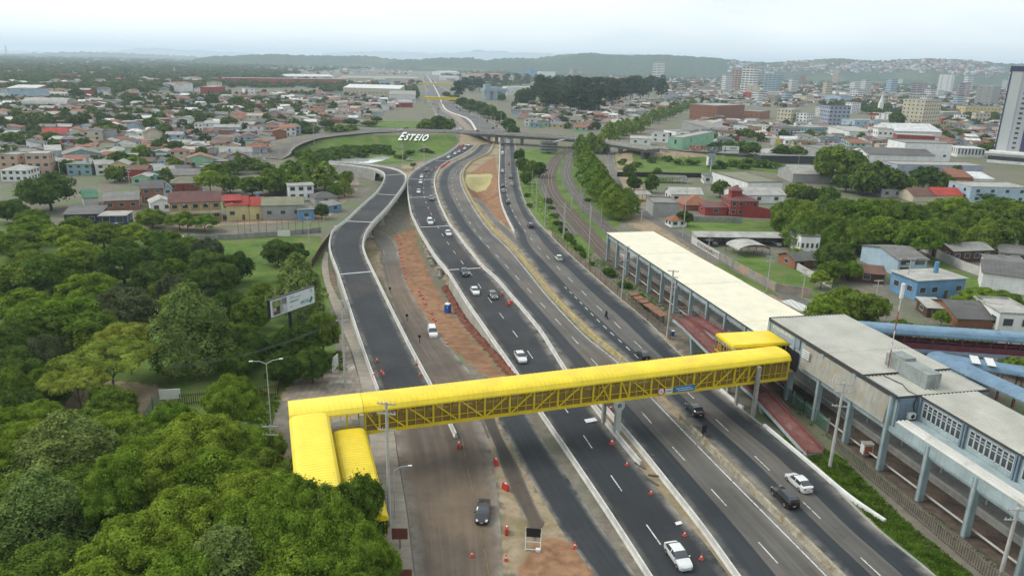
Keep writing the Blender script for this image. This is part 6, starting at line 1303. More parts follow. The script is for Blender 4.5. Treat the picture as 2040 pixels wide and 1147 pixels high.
bld(335,366,400,365,345,11,'gx','cream','grey','cream two-storey house with an outside stair',3,1,2.); bld(374,337,424,336,316,11,'gy','green','tile','green gabled house with a pale blue lower wall',2,1,2.); bld(345,340,382,339,326,9,'gy','red','tile','red gabled house left of the green one',0,0,1.6); bld(439,320,503,319,300,13,'gx','white','pale','white house with a big pale roof by the approach road bend',2,1,2.2)
bld(427,268,478,268,252,11,'gx','pale blue','pale','pale blue terrace house',5,1,1.6); bld(389,269,405,269,247,8,'flat','white','pale','narrow tall white house with blue windows',2,3); bld(488,193,508,193,177,14,'flat','white','pale','white four-storey cube among trees',2,3,**AB); bld(355,345,372,345,335,7,'gy','lilac','dark grey','little lilac gabled house with a dark roof',1,1,1.)
bld(310,352,350,350,337,9,'gx','turquoise','pale','turquoise house with a pale roof',1,1,1.5)
# distant industry
bld(448,166,690,168,157,40,'flat','red','pale','very long low red factory wall on the left horizon',0,0,cat='factory',name='factory'); bld(572,159,665,160,151,60,'gx','white','white','long white factory roof behind the red wall',0,0,4.,cat='factory',name='factory'); bld(684,190,796,193,176,50,'shed','cream','white','long cream warehouse left of the far motorway',14,1,4.,**WH); bld(690,165,840,166,155,60,'gx','cream','pale','far pale warehouse along the motorway',0,0,4.,**WH)
bld(776,200,828,201,186,30,'gx','white','pale','white-walled hall with a red gable by the far motorway',0,0,5.,**WH); bld(797,214,822,214,203,18,'barrel','red','pale','red arched workshop by the far motorway',0,0,3.,**WH); bld(785,180,798,180,162,14,'flat','grey','pale','grey concrete tower beside the far warehouse',1,4,**TW)
bld(1009,190,1075,191,174,30,'flat','white','white','white mill building right of the silos',8,1,cat='mill',name='mill_building'); bld(1056,153,1070,153,140,25,'flat','blue','dark grey','dark blue factory block on the far ridge line',0,0,cat='factory',name='factory'); bld(1078,153,1106,153,143,30,'flat','white','pale','white silo-like factory beside the dark blue block',6,1,cat='factory',name='factory')
bld(1425,0+206,1480,206,200,25,'flat','teal','pale','grey-green low hall behind the brick building',0,0,**WH); bld(880,150,915,150,143,50,'gx','white','white','far white hall right of the motorway',0,0,3.,**WH); bld(960,160,1005,160,148,60,'gx','pink','tile','far pinkish factory hall behind the dark trees',0,0,4.,cat='factory',name='factory'); bld(875,160,912,161,153,40,'gx','white','pale','far white warehouse right of the motorway trees',0,0,3.,**WH)
def silos(px0,px1,yb,yt,n,label,c):
    a=Pg(px0,yb); b=Pg(px1,yb); w=hypot(b[0]-a[0],b[1]-a[1]); rr=ray(px0,yt); h=H+rr[2]/hypot(rr[0],rr[1])*hypot(a[0],a[1])
    o=thing('grain_silos' if n>9 else 'silo_block',label,'silo',a,atan2(b[1]-a[1],b[0]-a[0])); r=w/n/2
    for k in range(n): MB().cyl((r*(2*k+1),0,0),(r*(2*k+1),0,h*.72),r*.98,r*.98,18).build('silo',c,o)
    MB().box(0,w,-r,r,h*.72,h).build('head_house',c,o); MB().box(w*.05,w*.28,-r*.6,r*.6,h,h*1.35).box(w*.4,w*.7,-r*.6,r*.6,h,h*1.15).build('roof_tower',c,o); FOOT.append((a[0],a[1],w))
silos(962,1007,199,176,3,'three pale blue silos under one head house',mat('silo_blue',(.34,.42,.46),.75,.12,.1,streak=.3)); silos(1134,1183,170,146,5,'row of grey concrete silos behind the eucalyptus grove',mat('silo_grey',(.36,.37,.36),.8,.1,.1,streak=.3))
# lean-to, arch shelter, black shelter
def shelter(px1,py1,px2,py2,d,h,label,roofc,posts,arch=False,wall=False,rise=.5,cat='shelter'):
    a=Pg(px1,py1); b=Pg(px2,py2); w=hypot(b[0]-a[0],b[1]-a[1]); o=thing('open_shelter',label,cat,a,atan2(b[1]-a[1],b[0]-a[0])); FOOT.append(((a[0]+b[0])/2,(a[1]+b[1])/2+d/2,w/2))
    m=MB()
    if arch:
        n=14
        for i in range(n):
            t0,t1=pi*i/n,pi*(i+1)/n; q=lambda t:(w/2-w/2*cos(t),h*.55+h*.45*sin(t))
            (x0,z0),(x1,z1)=q(t0),q(t1); m.add([(x0,0,z0),(x1,0,z1),(x1,d,z1),(x0,d,z0),(x0,0,z0+.06),(x1,0,z1+.06),(x1,d,z1+.06),(x0,d,z0+.06)],[(3,2,1,0),(4,5,6,7),(0,1,5,4),(2,3,7,6)])
    else: m.add([(-.4,-.4,h),(w+.4,-.4,h),(w+.4,d,h+rise),(-.4,d,h+rise),(-.4,-.4,h+.12),(w+.4,-.4,h+.12),(w+.4,d,h+rise+.12),(-.4,d,h+rise+.12)],[(3,2,1,0),(4,5,6,7),(0,1,5,4),(1,2,6,5),(2,3,7,6),(3,0,4,7)])
    m.build('roof',roofm(roofc),o)
    for i in range(posts):
        x=w*i/(posts-1); MB().box(x-.08,x+.08,0,.16,-.3,h*.55 if arch else h).build('post',WOODP,o)
        MB().box(x-.08,x+.08,d-.3,d-.14,-.3,h*.55 if arch else h+rise).build('post',WOODP,o)
    if wall: MB().box(0,w,d-.1,d,-.3,h+rise-.05).box(-.1,0,0,d,-.3,h).build('back_wall',wallm('grey'),o)
shelter(1388,489,1620,492,6,2.8,'long grey lean-to roof over the parked cars','pale',12,wall=True); shelter(1622,488,1822,480,5,2.6,'long grey lean-to continuing below the dense wood','pale',10,wall=True); shelter(1470,512,1533,510,8,3.6,'arched translucent shelter in the car park','pale',5,arch=True); shelter(1296,364,1368,366,6,2.6,'black flat open shelter on the grass lot','dark grey',6); shelter(1262,402,1296,402,6,3.,'open grey carport beside the railway trees','pale',3)
# ---- procedural houses between the traced ones
def free(x,y,r):
    return all(abs(x-a)>r+c or abs(y-b)>r+c or hypot(x-a,y-b)>(r+c)*.8 for a,b,c in FOOT) and all(hypot(x-a,y-b)>r*.5+c*.5 for a,b,c in TAKEN)
REG=[(ZP([(0,203),(0,335),(120,345),(340,390),(470,348),(500,318),(520,292),(600,262),(730,243),(785,216),(830,206),(640,188),(440,196),(250,198)]),radians(12),0),
     (ZP([(1020,212),(1050,252),(1150,262),(1205,258),(1385,205),(1330,203),(1100,203)]),radians(-14),1),
     (ZP([(1335,182),(1460,178),(1560,198),(1700,190),(1800,200),(1935,200),(2040,225),(2040,262),(1900,255),(1780,215),(1720,205),(1640,210),(1560,215),(1400,206)]),radians(-10),1),
     (ZP([(1400,242),(1560,250),(1640,255),(1760,262),(1800,256),(1900,262),(2040,268),(2040,300),(1960,297),(1900,310),(1740,300),(1690,330),(1600,300),(1560,280),(1440,296),(1380,262)]),radians(-6),2)]
cand=[]; rng=random.Random(77)
for poly,ang,side in REG:
    xs=[p[0] for p in poly]; ys=[p[1] for p in poly]; cx,cy=sum(xs)/len(xs),sum(ys)/len(ys); ext=max(max(xs)-min(xs),max(ys)-min(ys))
    gx,gy=12.2,13.8
    for i in range(int(-ext/gx),int(ext/gx)+1):
        for j in range(int(-ext/gy),int(ext/gy)+1):
            if j%3==0 and rng.random()<.7: pass
            u=i*gx+rng.uniform(-2,2); v=j*gy+rng.uniform(-2.5,2.5)+(4 if j%2 else 0); x=cx+u*cos(ang)-v*sin(ang); y=cy+u*sin(ang)+v*cos(ang)
            if inpoly(x,y,poly): cand.append((hypot(x,y),x,y,ang+rng.choice([0,0,pi/2])+rng.uniform(-.12,.12),side))
cand.sort(); near=0; STUFF=[]; FT=[]
wcs=['white','cream','grey','pale blue','brick','white','pink','red','teal','grey','white','green','lilac','yellow']; rcs=['grey','dark grey','pale','tile','grey','dark grey','brown','mossy','pale','tile']
GH='houses packed between the traced streets'
RN={'gx':'gabled','gy':'gable-fronted','hip':'hip-roofed','shed':'lean-to roofed','flat':'flat-roofed','slab':'flat-topped'}
LOTS={}
for D,x,y,rz,side in cand:
    q=rng.random(); lots=LOTS.setdefault(side,0)
    if q<.19 and D<1300: FT.append((x,y,rng.uniform(6,10),rng.uniform(3.5,6))); continue
    w=rng.uniform(8,12.5); d=rng.uniform(7,11); two=rng.random()<.25; h=rng.uniform(5.,6.2) if two else rng.uniform(2.8,3.6); kind=rng.choice(['gx','gx','gy','gx','hip','shed','slab','flat']); wc=rng.choice(wcs); rc=rng.choice(rcs)
    if not free(x,y,4.6): continue
    lim=(120,44,24)[side]
    if lots<lim and D<1150:
        LOTS[side]+=1
        house(x,y,rz,w,d,h,kind,wc,rc,('two-storey ' if two else 'small ')+wc+' '+RN[kind]+' house with '+rc.replace('tile','tiled').replace('mossy','mossy')+' roof',nx=rng.choice([2,3]) if D<900 else 0,nz=(2 if two else 1),rise=rng.uniform(1.,2.2),auto=True,group=GH,door=D<620,side=D<700)
        FOOT.pop()
    else: STUFF.append((x,y,rz,w,d,h,kind,rng.randrange(8),rng.choice([0,0,1,1,2,2,3,3,4,5,6])))
print('houses traced+near',sum(LOTS.values()),'stuff',len(STUFF))
# far houses reading as one mass
SWM=[wallm(c) for c in ('white','cream','grey','pale blue','brick','pink','red','white')]; SRM=[roofm(c) for c in ('grey','dark grey','pale','tile','grey','brown','white')]
rng=random.Random(5)
def pix_scatter(n,poly,fn):
    k=0; xs=[p[0] for p in poly]; ys=[p[1] for p in poly]
    while k<n:
        px=rng.uniform(min(xs),max(xs)); py=rng.uniform(min(ys),max(ys))
        if inpoly(px,py,poly): fn(px,py); k+=1
def sh(px,py):
    x,y=P(px,py); D=hypot(x,y)
    if D>6000 or not all(hypot(x-a,y-b)>c+4 for a,b,c in FOOT): return
    big=rng.random()<.06; w,d=(rng.uniform(20,45),rng.uniform(16,30)) if big else (rng.uniform(8,15),rng.uniform(8,13)); h=rng.uniform(6,13) if big else rng.choice([3.2,3.4,6.,6.,6.,9.5])
    STUFF.append((x,y,rng.uniform(-.4,.4)+rng.choice([0,pi/2]),w,d,h,rng.choice(['gx','gy','hip','flat','gx']),rng.randrange(8),rng.choice([0,0,1,1,2,2,3,3,4,5,6])))
pix_scatter(2300,[(1330,152),(1330,200),(1560,205),(1800,205),(2040,215),(2040,168),(1900,160),(1600,152),(1450,148)],sh)
pix_scatter(420,[(1000,142),(1000,160),(1330,172),(1460,165),(1400,146),(1200,140)],sh); pix_scatter(330,[(480,126),(480,138),(640,148),(820,150),(830,140),(700,126)],sh); pix_scatter(110,[(860,142),(900,165),(1060,165),(1100,148),(960,138)],sh)
pix_scatter(60,[(440,165),(640,172),(840,170),(840,160)],sh); pix_scatter(150,[(0,172),(440,165),(440,190),(0,204)],sh); pix_scatter(70,[(0,140),(440,140),(440,165),(0,172)],sh)
mb=MB()
for x,y,rz,w,d,h,kind,a,b in STUFF:
    z=gz(x,y) if y<700 else 0; ca,sa=cos(rz),sin(rz); T_=lambda p:(x+p[0]*ca-p[1]*sa,y+p[0]*sa+p[1]*ca,z+p[2])
    m=wall_mb(w,d,h,kind,1.6); mb.add([T_(p) for p in m.v],m.f,a)
    m=MB().box(-w/2-.2,w/2+.2,-.2,d+.2,h,h+.2) if kind=='flat' else roof_mb(w,d,h,kind,1.6); mb.add([T_(p) for p in m.v],m.f,8+b)
    if h>4 or rng.random()<.5:
        for xx in (-w*.28,w*.22): mb.add([T_(p) for p in ((xx-.6,-.05,h-2),(xx+.6,-.05,h-2),(xx+.6,-.05,h-.8),(xx-.6,-.05,h-.8))],[(0,1,2,3)],15)
o=mb.build('distant_houses',SWM+SRM+[GLASS]); tag(o,None,None,None,'stuff')
# trees between houses: the nearest as trees, the rest as one mass
MASS=[]
for i,(x,y,h,r) in enumerate(sorted(FT,key=lambda t:hypot(t[0],t[1]))):
    if NTREE<330 and i<46 and all(hypot(x-a,y-b)>c+2 for a,b,c in FOOT): tree_at(x,y,h,r,rng.choice(['dark','mid']),None,'trees between the houses')
    else: MASS.append((x,y,gz(x,y) if y<700 else 0,h,r))
print('trees',NTREE)
def fm(px,py,k=1.):
    x,y=P(px,py); D=hypot(x,y); 
    if D<12000: s=max(1.,D/1500.)**.8*k; MASS.append((x,y,0,rng.uniform(8,13)*min(1.6,s**.4),rng.uniform(5,9)*s))
F1=[]
pix_scatter(3000,[(-60,112),(-60,200),(60,185),(250,188),(430,180),(450,150),(560,138),(480,122),(300,113)],fm)
pix_scatter(900,[(430,120),(430,176),(640,176),(700,170),(560,150),(690,140),(830,135),(820,124),(600,118)],fm)
pix_scatter(260,[(640,170),(640,185),(760,180),(830,200),(840,175)],lambda a,b:fm(a,b,.8)); pix_scatter(500,[(880,135),(880,150),(930,185),(1080,165),(1330,165),(1330,140),(1000,130)],fm)
pix_scatter(2700,[(1100,132),(1330,138),(1330,195),(1450,170),(1560,195),(1800,205),(2040,215),(2040,160),(1600,145),(1400,138)],lambda a,b:fm(a,b,.72))
pix_scatter(800,[(1330,165),(1330,215),(1400,205),(1640,212),(1900,250),(2040,262),(2040,215),(1700,190)],lambda a,b:fm(a,b,.6)); pix_scatter(420,[(0,195),(0,260),(440,240),(640,225),(640,185)],lambda a,b:fm(a,b,.55))
rg=np.random.default_rng(9); temps=[leaf_quads(lobes_for('dome',np.random.default_rng(k)),95,2.6,np.random.default_rng(k+50))[0] for k in range(5)]
vs=[]; mi=[]
for i,(x,y,z,h,r) in enumerate(MASS):
    if not all(hypot(x-a,y-b)>c+2 for a,b,c in FOOT) and hypot(x,y)<2500: continue
    if abs(x-float(np.interp(y,[500,900,1200,2500,4500],[-12,-65,-120,-300,-600])))<26+y*.008: continue
    t=temps[i%5]; a=rg.uniform(0,6.28); v=t*np.array([r/6,r/6,h/10]); v=np.stack([v[:,0]*cos(a)-v[:,1]*sin(a)+x,v[:,0]*sin(a)+v[:,1]*cos(a)+y,v[:,2]-h*.12+z],1); vs.append(v); mi.append(np.full(len(t)//4,i%3))
v=np.concatenate(vs); o=new('distant_wood',np_mesh('distant_wood',v,np.arange(len(v)).reshape(-1,4),[leafmat('far_leaf_a',(.055,.095,.022),0,.3),leafmat('far_leaf_b',(.07,.115,.026),0,.3,col2=(.13,.185,.045)),leafmat('far_leaf_c',(.045,.078,.024),0,.3)],np.concatenate(mi))); o['kind']='stuff'
# ---- hills on the horizon
hm_,nt,b=nodes_of('wooded_hill'); w=coord(nt,'World'); n1=noise(nt,w,.004,7.,.7); n2=noise(nt,w,.03,5.); n3=noise(nt,w,.0016,5.)
c=mixc(nt,(.038,.060,.036),(.075,.10,.055),ramp(nt,n2,.35,.65)); c=mixc(nt,c,(.13,.15,.07),ramp(nt,n3,.55,.68,(0,0,0),(.7,)*3)); nt.links.new(c,b.inputs['Base Color']); b.inputs['Roughness'].default_value=1.; b.inputs['Specular IOR Level'].default_value=0.
def ridge(pts,D,front,label,rough=9.,step=60.):
    pts=sorted(pts); vs=[]; n=int((pts[-1][0]-pts[0][0])/4); m=10; rr=np.random.default_rng(int(D)); nb=np.cumsum(rr.normal(size=n*3))
    for i in range(n+1):
        px=pts[0][0]+(pts[-1][0]-pts[0][0])*i/n; py=float(np.interp(px,[p[0] for p in pts],[p[1] for p in pts])); d=ray(px,py); L=hypot(d[0],d[1]); ux,uy=d[0]/L,d[1]/L; hz_=max(4.,H+d[2]/L*D)*(1 if 0<i<n else .1)+rr.normal()*D*.00022
        for j in range(m+1):
            t=j/m; z=hz_*(sin(pi/2*min(1,t/.6))**1.3 if t<.6 else cos((t-.6)/.4*pi/2)); k=D*(1-front*(.6-t)); vs.append((ux*k,uy*k,z+(rr.normal()*rough*.25 if 0<j<m else -3)))
    f=[(i*(m+1)+j,(i+1)*(m+1)+j,(i+1)*(m+1)+j+1,i*(m+1)+j+1) for i in range(n) for j in range(m)]
    o=new('hills',np_mesh('hills',vs,np.array(f),hm_,smooth=True)); o['kind']='structure'; fixn(o); return pts,D
ridge([(380,119),(420,113),(470,111),(540,108),(600,110),(680,112),(720,111),(745,113),(775,117),(800,120),(825,124)],5600,.25,'')
RD=ridge([(770,124),(800,119),(830,119),(860,115.5),(900,116),(940,115),(965,121),(980,119),(990,116.5),(1020,116),(1060,117),(1100,112),(1140,108),(1175,106),(1210,109),(1250,110),(1300,109),(1360,112),(1420,115),(1450,118),(1480,122),(1530,125),(1560,124),(1610,120),(1670,116.5),(1740,121),(1800,119),(1860,117),(1900,118),(1950,123),(2010,127),(2100,130)],5200,.35,'')
ridge([(-80,113),(0,110),(77,107),(110,105),(160,104),(200,106),(250,107),(300,110),(380,113),(430,117)],11000,.2,'',30); ridge([(-80,103),(0,101),(60,103),(150,106),(240,101),(290,97.5),(312,96),(335,98),(365,101),(400,101),(450,104),(520,107)],24000,.15,'',60)
ridge([(640,106),(760,103),(860,107),(900,106),(930,104),(958,100.5),(975,103),(1000,102),(1020,105),(1100,107),(1250,108),(1400,116)],24000,.15,'',60)
# houses climbing the far hillside
hb=MB(); pts,D=RD; rng=random.Random(31)
for cx,cy,sx,sy,n in ((1860,130,95,9,420),(1700,136,85,9,220),(1560,138,90,7,120),(1475,126,22,7,70),(1585,125,25,3,50),(1950,142,80,8,120)):
    for _ in range(n):
        px=rng.gauss(cx,sx*.55); py=rng.gauss(cy,sy*.6); top=float(np.interp(px,[p[0] for p in pts],[p[1] for p in pts])); d=ray(px,py); L=hypot(d[0],d[1]); ux,uy=d[0]/L,d[1]/L
        dt=ray(px,top); hz_=H+dt[2]/hypot(dt[0],dt[1])*D
        if py<top+1.5: continue
        for q in range(40): # walk along the slope until the line of sight meets it
            t=.02+.58*q/39; k=D*(1-.35*(.6-t)); z=hz_*sin(pi/2*t/.6)**1.3
            if H+d[2]/L*k<=z: break
        s=rng.uniform(5,11); hb.box(-s,s,-s,s,z-6,z+rng.uniform(5,9),rng.randrange(7),rng.uniform(0,1.5),(ux*(k-6),uy*(k-6)))
o=hb.build('hillside_houses',SWM[:5]+SRM[3:5]); o['kind']='stuff'
# ------------------------------------------------------------------ street furniture
def top_h(bx,by,ty,z):
    x,y,_=Pg(bx,by); d=ray(bx,ty); return max(2.,H+d[2]/hypot(d[0],d[1])*hypot(x,y)-z)
def pole(bx,by,ty,style,base,group=None,label=None,rz=None,r=.16):
    x,y,z=Pg(bx,by); h=top_h(bx,by,ty,z); o=thing('lamp_post' if 'lamp' in style else 'utility_pole' if style in('util','timber') else 'railway_mast' if style=='cat' else 'pole',label or base,'lamp post' if 'lamp' in style else 'pole',(x,y,z),rz if rz is not None else R.uniform(-.2,.2),group,auto=label is None)
    MB().cyl((0,0,-.3),(0,0,h),r,r*.62,8).build('shaft',WOODP if style in('timber','net') else STEEL if 'steel' in style else POLE,o)
    if style in('util','timber'):
        for k,zz in enumerate((h-.25,h-1.5,h-3.6)[:3 if h>10 else 2]):
            a=MB(); a.box(-1.1,1.1,-.06,.06,zz-.07,zz+.07); 
            for q in (-1.0,-.5,.5,1.0): a.cyl((q,0,zz+.07),(q,0,zz+.32),.05,.04,6)
            a.build('crossarm',POLE if style=='util' else WOODP,o)
    if style=='cat':
        a=MB(); a.bar((0,0,h-1.2),(2.6,0,h-.9),.07); a.bar((0,0,h-2.4),(2.6,0,h-.9),.05); a.build('cantilever',STEEL,o)
    if 'lamp' in style:
        for s in ((1,-1) if style.startswith('lamp2') else (1,)):
            a=MB(); a.tube([(0,0,h-.1),(s*.8,0,h+.35),(s*1.9,0,h+.5)],.05,6); a.build('arm',STEEL,o); MB().box(s*1.7,s*2.2,-.11,.11,h+.45,h+.55).build('lamp_head',SIGNW,o)
    return o
GP='concrete poles between the right carriageway and the tracks'; GCM='poles standing among the railway tracks'
for b,by,t in ((1085,452,368),(1121,489,404),(1171,536,411)): pole(b,by,t,'pole','plain dark pole',GP,r=.15)
pole(1238,597,489,'util','x',label='concrete utility pole beside the brick-roofed stalls',r=.2)
pole(1329,673,537,'util','x',label='tall white utility pole by the head of the red ramp',r=.24); pole(1653,930,756,'util','x',label='tall white utility pole at the foot of the red ramp',r=.26); pole(1992,1150,1000,'util','x',label='utility pole with transformers at the bottom right corner',r=.26)
pole(776,1045,800,'util','x',label='tall pale utility pole in front of the footbridge on the pavement',r=.25); pole(688,772,597,'util','x',label='tall pale utility pole on the paved yard behind the footbridge',r=.22)
for b,by,t,l in ((1650,912,0,0),):
    pass
def arm(px,py,pz,dx,dz,label):  # a lamp arm clamped to a pole
    pass
for b,by,t in ((1059,388,338),(1067,421,358),(1068,421,353),(1118,326,306),(1129,317,287),(1145,304,280),(1113,355,330),(1138,416,379),(1155,417,371),(1124,470,403),(1176,452,410),(1197,452,412),(1121,376,342),(1139,418,380),(1158,426,385),(1175,440,400)): pole(b,by,t,'cat','slender catenary mast',GCM,r=.12,rz=R.choice([0,pi])+.2)
pole(545,908,722,'lamp2','x',label='pale two-armed street lamp left of the footbridge landing',rz=.3,r=.075); pole(508,925,866,'lamp1','x',label='single-armed lamp over the bare soil left of the yellow ramp roof',rz=pi*.95,r=.08)
pole(545,940,845,'util','x',label='short pole beside the two-armed street lamp',r=.14)
pole(787,1030,935,'lamp1','x',label='bent lamp arm reaching over the service road from the pavement',rz=.1,r=.07)
pole(617,510,432,'util','x',label='pale pole at the edge of the lawn by the rusty fence',r=.16); pole(647,475,430,'lamp1','x',label='curved street lamp beside the left end of the ramp bend',rz=.2,r=.09); pole(455,463,408,'lamp1','x',label='curved street lamp in front of the red-roofed house',rz=.4,r=.09)
for b,by,t,l in ((1360,472,360,'white-footed pole beside the tiny gatehouse'),(1409,520,468,'white-footed pole beside the lettered wall'),(1527,580,508,'dark pole with a white foot at the corner of the graffiti wall'),(1597,596,535,'leaning pole with a white foot beside the green plot'),(1735,648,555,'tall grey pole behind the station roof'),(1277,445,412,'pole by the street corner below the railway trees'),(1802,585,512,'pole in front of the blue houses')): pole(b,by,t,'util','x',label=l,r=.15)
for b,by,t in ((583,284,237),(586,297,262),(626,290,249),(680,258,218),(792,255,222),(840,247,230),(802,328,289),(845,327,288),(674,330,318),(705,385,335),(665,420,400),(632,430,398),(120,350,300),(262,398,335),(520,318,285),(55,300,268),(430,318,280),(985,270,232),(998,252,218),(1010,285,255),(1218,275,255),(1260,262,240),(1440,318,308)): pole(b,by,t,'util','grey utility pole',None,r=.16)
for b,by,t in ((1350,322,308),(1425,330,310),(1590,330,308),(1210,355,305),(1222,425,400),(948,232,200),(931,215,180),(955,262,225),(896,212,188)): pole(b,by,t,'lamp1','grey street lamp',None,r=.11)
# net poles and boundary wall left of the ramp
for i,b in enumerate((476,489,500,517,532,553,563,576,590,604,620,636)): pole(b,474-.06*(b-476),440-(6 if i%3==0 else 0),'net','slim timber net pole','timber net poles along the low grey wall',r=.09)
def fence(pxs,h,m,label,name='fence',cat='fence',thick=.12,pick=None,posts=None,postm=None,z0=-.1):
    w=[Pg(*q) for q in pxs]; o=thing(name,label,cat,w[0]); mb=MB(); pm=MB(); b=w[0]
    for a,c in zip(w,w[1:]):
        L=hypot(c[0]-a[0],c[1]-a[1]); 
        if pick:
            n=int(L/pick)
            for i in range(n+1):
                t=i/n; x=a[0]+(c[0]-a[0])*t-b[0]; y=a[1]+(c[1]-a[1])*t-b[1]; z=a[2]+(c[2]-a[2])*t-b[2]; mb.box(-.06,.06,-.05,.05,z0+z,z+h,0,atan2(c[1]-a[1],c[0]-a[0]),(x,y))
            for hh in (.3,h-.35): mb.bar((a[0]-b[0],a[1]-b[1],a[2]-b[2]+hh),(c[0]-b[0],c[1]-b[1],c[2]-b[2]+hh),.08,.12)
        else:
            dx,dy=(c[0]-a[0])/L,(c[1]-a[1])/L; nx,ny=-dy*thick/2,dx*thick/2
            vs=[(q[0]-b[0]+s*nx,q[1]-b[1]+s*ny,q[2]-b[2]+zz) for q,s,zz in ((a,-1,z0),(c,-1,z0),(c,1,z0),(a,1,z0),(a,-1,h),(c,-1,h),(c,1,h),(a,1,h))]; mb.add(vs,[(3,2,1,0),(4,5,6,7),(0,1,5,4),(1,2,6,5),(2,3,7,6),(3,0,4,7)])
        if posts:
            n=max(1,int(L/posts))
            for i in range(n+1):
                t=i/n; pm.box(-.08,.08,-.08,.08,z0,h+.25,0,0,(a[0]+(c[0]-a[0])*t-b[0],a[1]+(c[1]-a[1])*t-b[1]))
    mb.build('panel' if not pick else 'picket_row',m,o)
    if posts: pm.build('fence_post',postm or m,o)
    return o
BRW=mat('brown_fence_paint',(.10,.055,.038),.85,.25,1.5); GRC=mat('grey_wall_render',(.30,.30,.28),.9,.2,.5,streak=.6,kind='World'); WHW=mat('white_wall_render',(.58,.57,.54),.85,.15,.5,streak=.6,kind='World'); OCW=mat('graffiti_wall',(.30,.29,.26),.9,.25,.5,streak=.4,kind='World',stain=((.40,.27,.19),.35,.5))
def meshm(name,c,a):
    m,nt,b=nodes_of(name); tb=nt.nodes.new('ShaderNodeBsdfTransparent'); mx=nt.nodes.new('ShaderNodeMixShader'); mx.inputs[0].default_value=a; b.inputs['Base Color'].default_value=(*c,1); nt.links.new(tb.outputs[0],mx.inputs[1]); nt.links.new(b.outputs[0],mx.inputs[2]); nt.links.new(mx.outputs[0],nt.nodes['Material Output'].inputs['Surface']); return m
CL=meshm('chain_link',(.16,.13,.10),.35); CLG=meshm('green_chain_link',(.10,.20,.14),.35)
fence([(561,757),(600,751),(661,743)],2.1,BRW,'brown picket fence behind the paved yard, straight part','picket_fence',pick=.32); fence([(360,807),(460,797),(553,787),(560,758)],2.,BRW,'brown picket fence half hidden by the small bright tree','picket_fence',pick=.32)
fence([(661,743),(674,730)],2.6,WHW,'short white gate panel at the end of the brown fence','gate_panel','gate'); fence([(290,845),(305,815),(330,800)],2.,CLG,'green mesh fence curving through the wood','mesh_fence',posts=3.)
fence([(622,532),(640,502),(658,478)],2.2,mat('rusty_fence',(.12,.06,.04),.9,.3,1.),'rusty sheet fence beside the curved ramp','sheet_fence'); fence([(372,479),(470,476),(560,470),(640,462)],1.7,GRC,'long low grey wall along the street below the terrace','boundary_wall','wall',.2)
fence([(1664,895),(1760,978),(1860,1062),(1960,1147),(2010,1190)],2.1,mat('concrete_picket',(.20,.175,.14),.9,.2,1.),'long concrete picket fence along the tracks at the bottom right','picket_fence',pick=.36)
fence([(1560,792),(1600,822),(1648,862)],2.3,CLG,'green mesh fence behind the lower red ramp','mesh_fence',posts=2.5,postm=STEEL); fence([(1100,470),(1130,500),(1176,541),(1230,588),(1290,640),(1335,676)],2.,CL,'brown mesh fence between the right carriageway and the tracks','mesh_fence',posts=4.)
fence([(1432,517),(1480,545),(1544,580),(1616,592)],2.2,OCW,'stained graffiti wall running down to the street corner','boundary_wall','wall',.2); lw=fence([(1377,484),(1432,517)],2.2,WHW,'white wall lettered with the parking sign','boundary_wall','wall',.2)
a=Pg(1377,484); b=Pg(1432,517); an=atan2(b[1]-a[1],b[0]-a[0]); L=hypot(b[0]-a[0],b[1]-a[1]); tx=text('lettering','ESTACIONAMENTO',1.5,mat('sign_letter_maroon',(.12,.02,.03),.7),lw,(0,0,0),(0,0,0),.02); ww=max(v.co.x for v in tx.data.vertices); tx.scale=((L*.74)/ww,1,1); tx.location=(cos(an)*L*.23+sin(an)*.13,sin(an)*L*.23-cos(an)*.13,.55); tx.rotation_euler=(pi/2,0,an)
fence([(1562,517),(1583,534),(1614,552),(1656,573)],1.9,WHW,'curving white garden wall around the small brick house','boundary_wall','wall',.18); fence([(1831,497),(1914,536),(2045,583)],2.5,WHW,'long white stained wall below the timber house','boundary_wall','wall',.2); fence([(1367,441),(1478,444)],2.,GRC,'grey stained wall in front of the red garage','boundary_wall','wall',.2)
fence([(1229,352),(1310,353),(1400,354)],2.4,BLACK,'long black fence across the grass lot','board_fence',thick=.1); fence([(1455,308),(1520,314),(1640,324)],1.5,CL,'low wire fence along the embankment road','mesh_fence',posts=4.)
# banners and boards
def board(px,py,w,h,zc,rz,m,label,legs=True,name='sign_board',cat='sign'):
    x,y,z=Pg(px,py); o=thing(name,label,cat,(x,y,z),rz); MB().box(-w/2,w/2,-.06,.06,zc-h/2,zc+h/2).build('panel',m,o)
    if legs: 
        for xx in ((-w*.35,w*.35) if w>2.4 else (0,)): MB().cyl((xx,.1,-.3),(xx,.1,zc+h*.4),.07,.07,6).build('post',BLACK if m is BLACK else WOODP,o)
    return o
board(566,474,4.2,2.,1.6,.05,SIGNW,'blank white banner on the low grey wall'); board(341,806,3.2,1.7,1.9,.2,SIGNW,'blank white sheet hung on the fence in the wood'); RB=mat('rust_red_board',(.17,.055,.04),.8,.15,2.)
board(797,1095,1.8,1.4,2.2,.05,RB,'square rust-red sign seen from behind on the pavement'); board(806,1168,1.6,1.2,1.6,.05,RB,'rust-red sign cut by the bottom edge on the pavement')
for q,l in (((811,640),'upper'),((836,683),'lower'),((777,585),'far')): board(q[0],q[1],.55,.55,1.5,.0,BLACK,'small black sign facing away beside the curved ramp, '+l+' one')
o=board(1400,882,.9,1.3,2.4,radians(35),BLACK,'black oval sign back on the stained grey median'); 
o=board(1062,1085,2.6,1.7,2.5,radians(-4),BLACK,'black warning board on a white frame in the dirt strip',False); o.scale=(.68,.68,.68); f=MB()
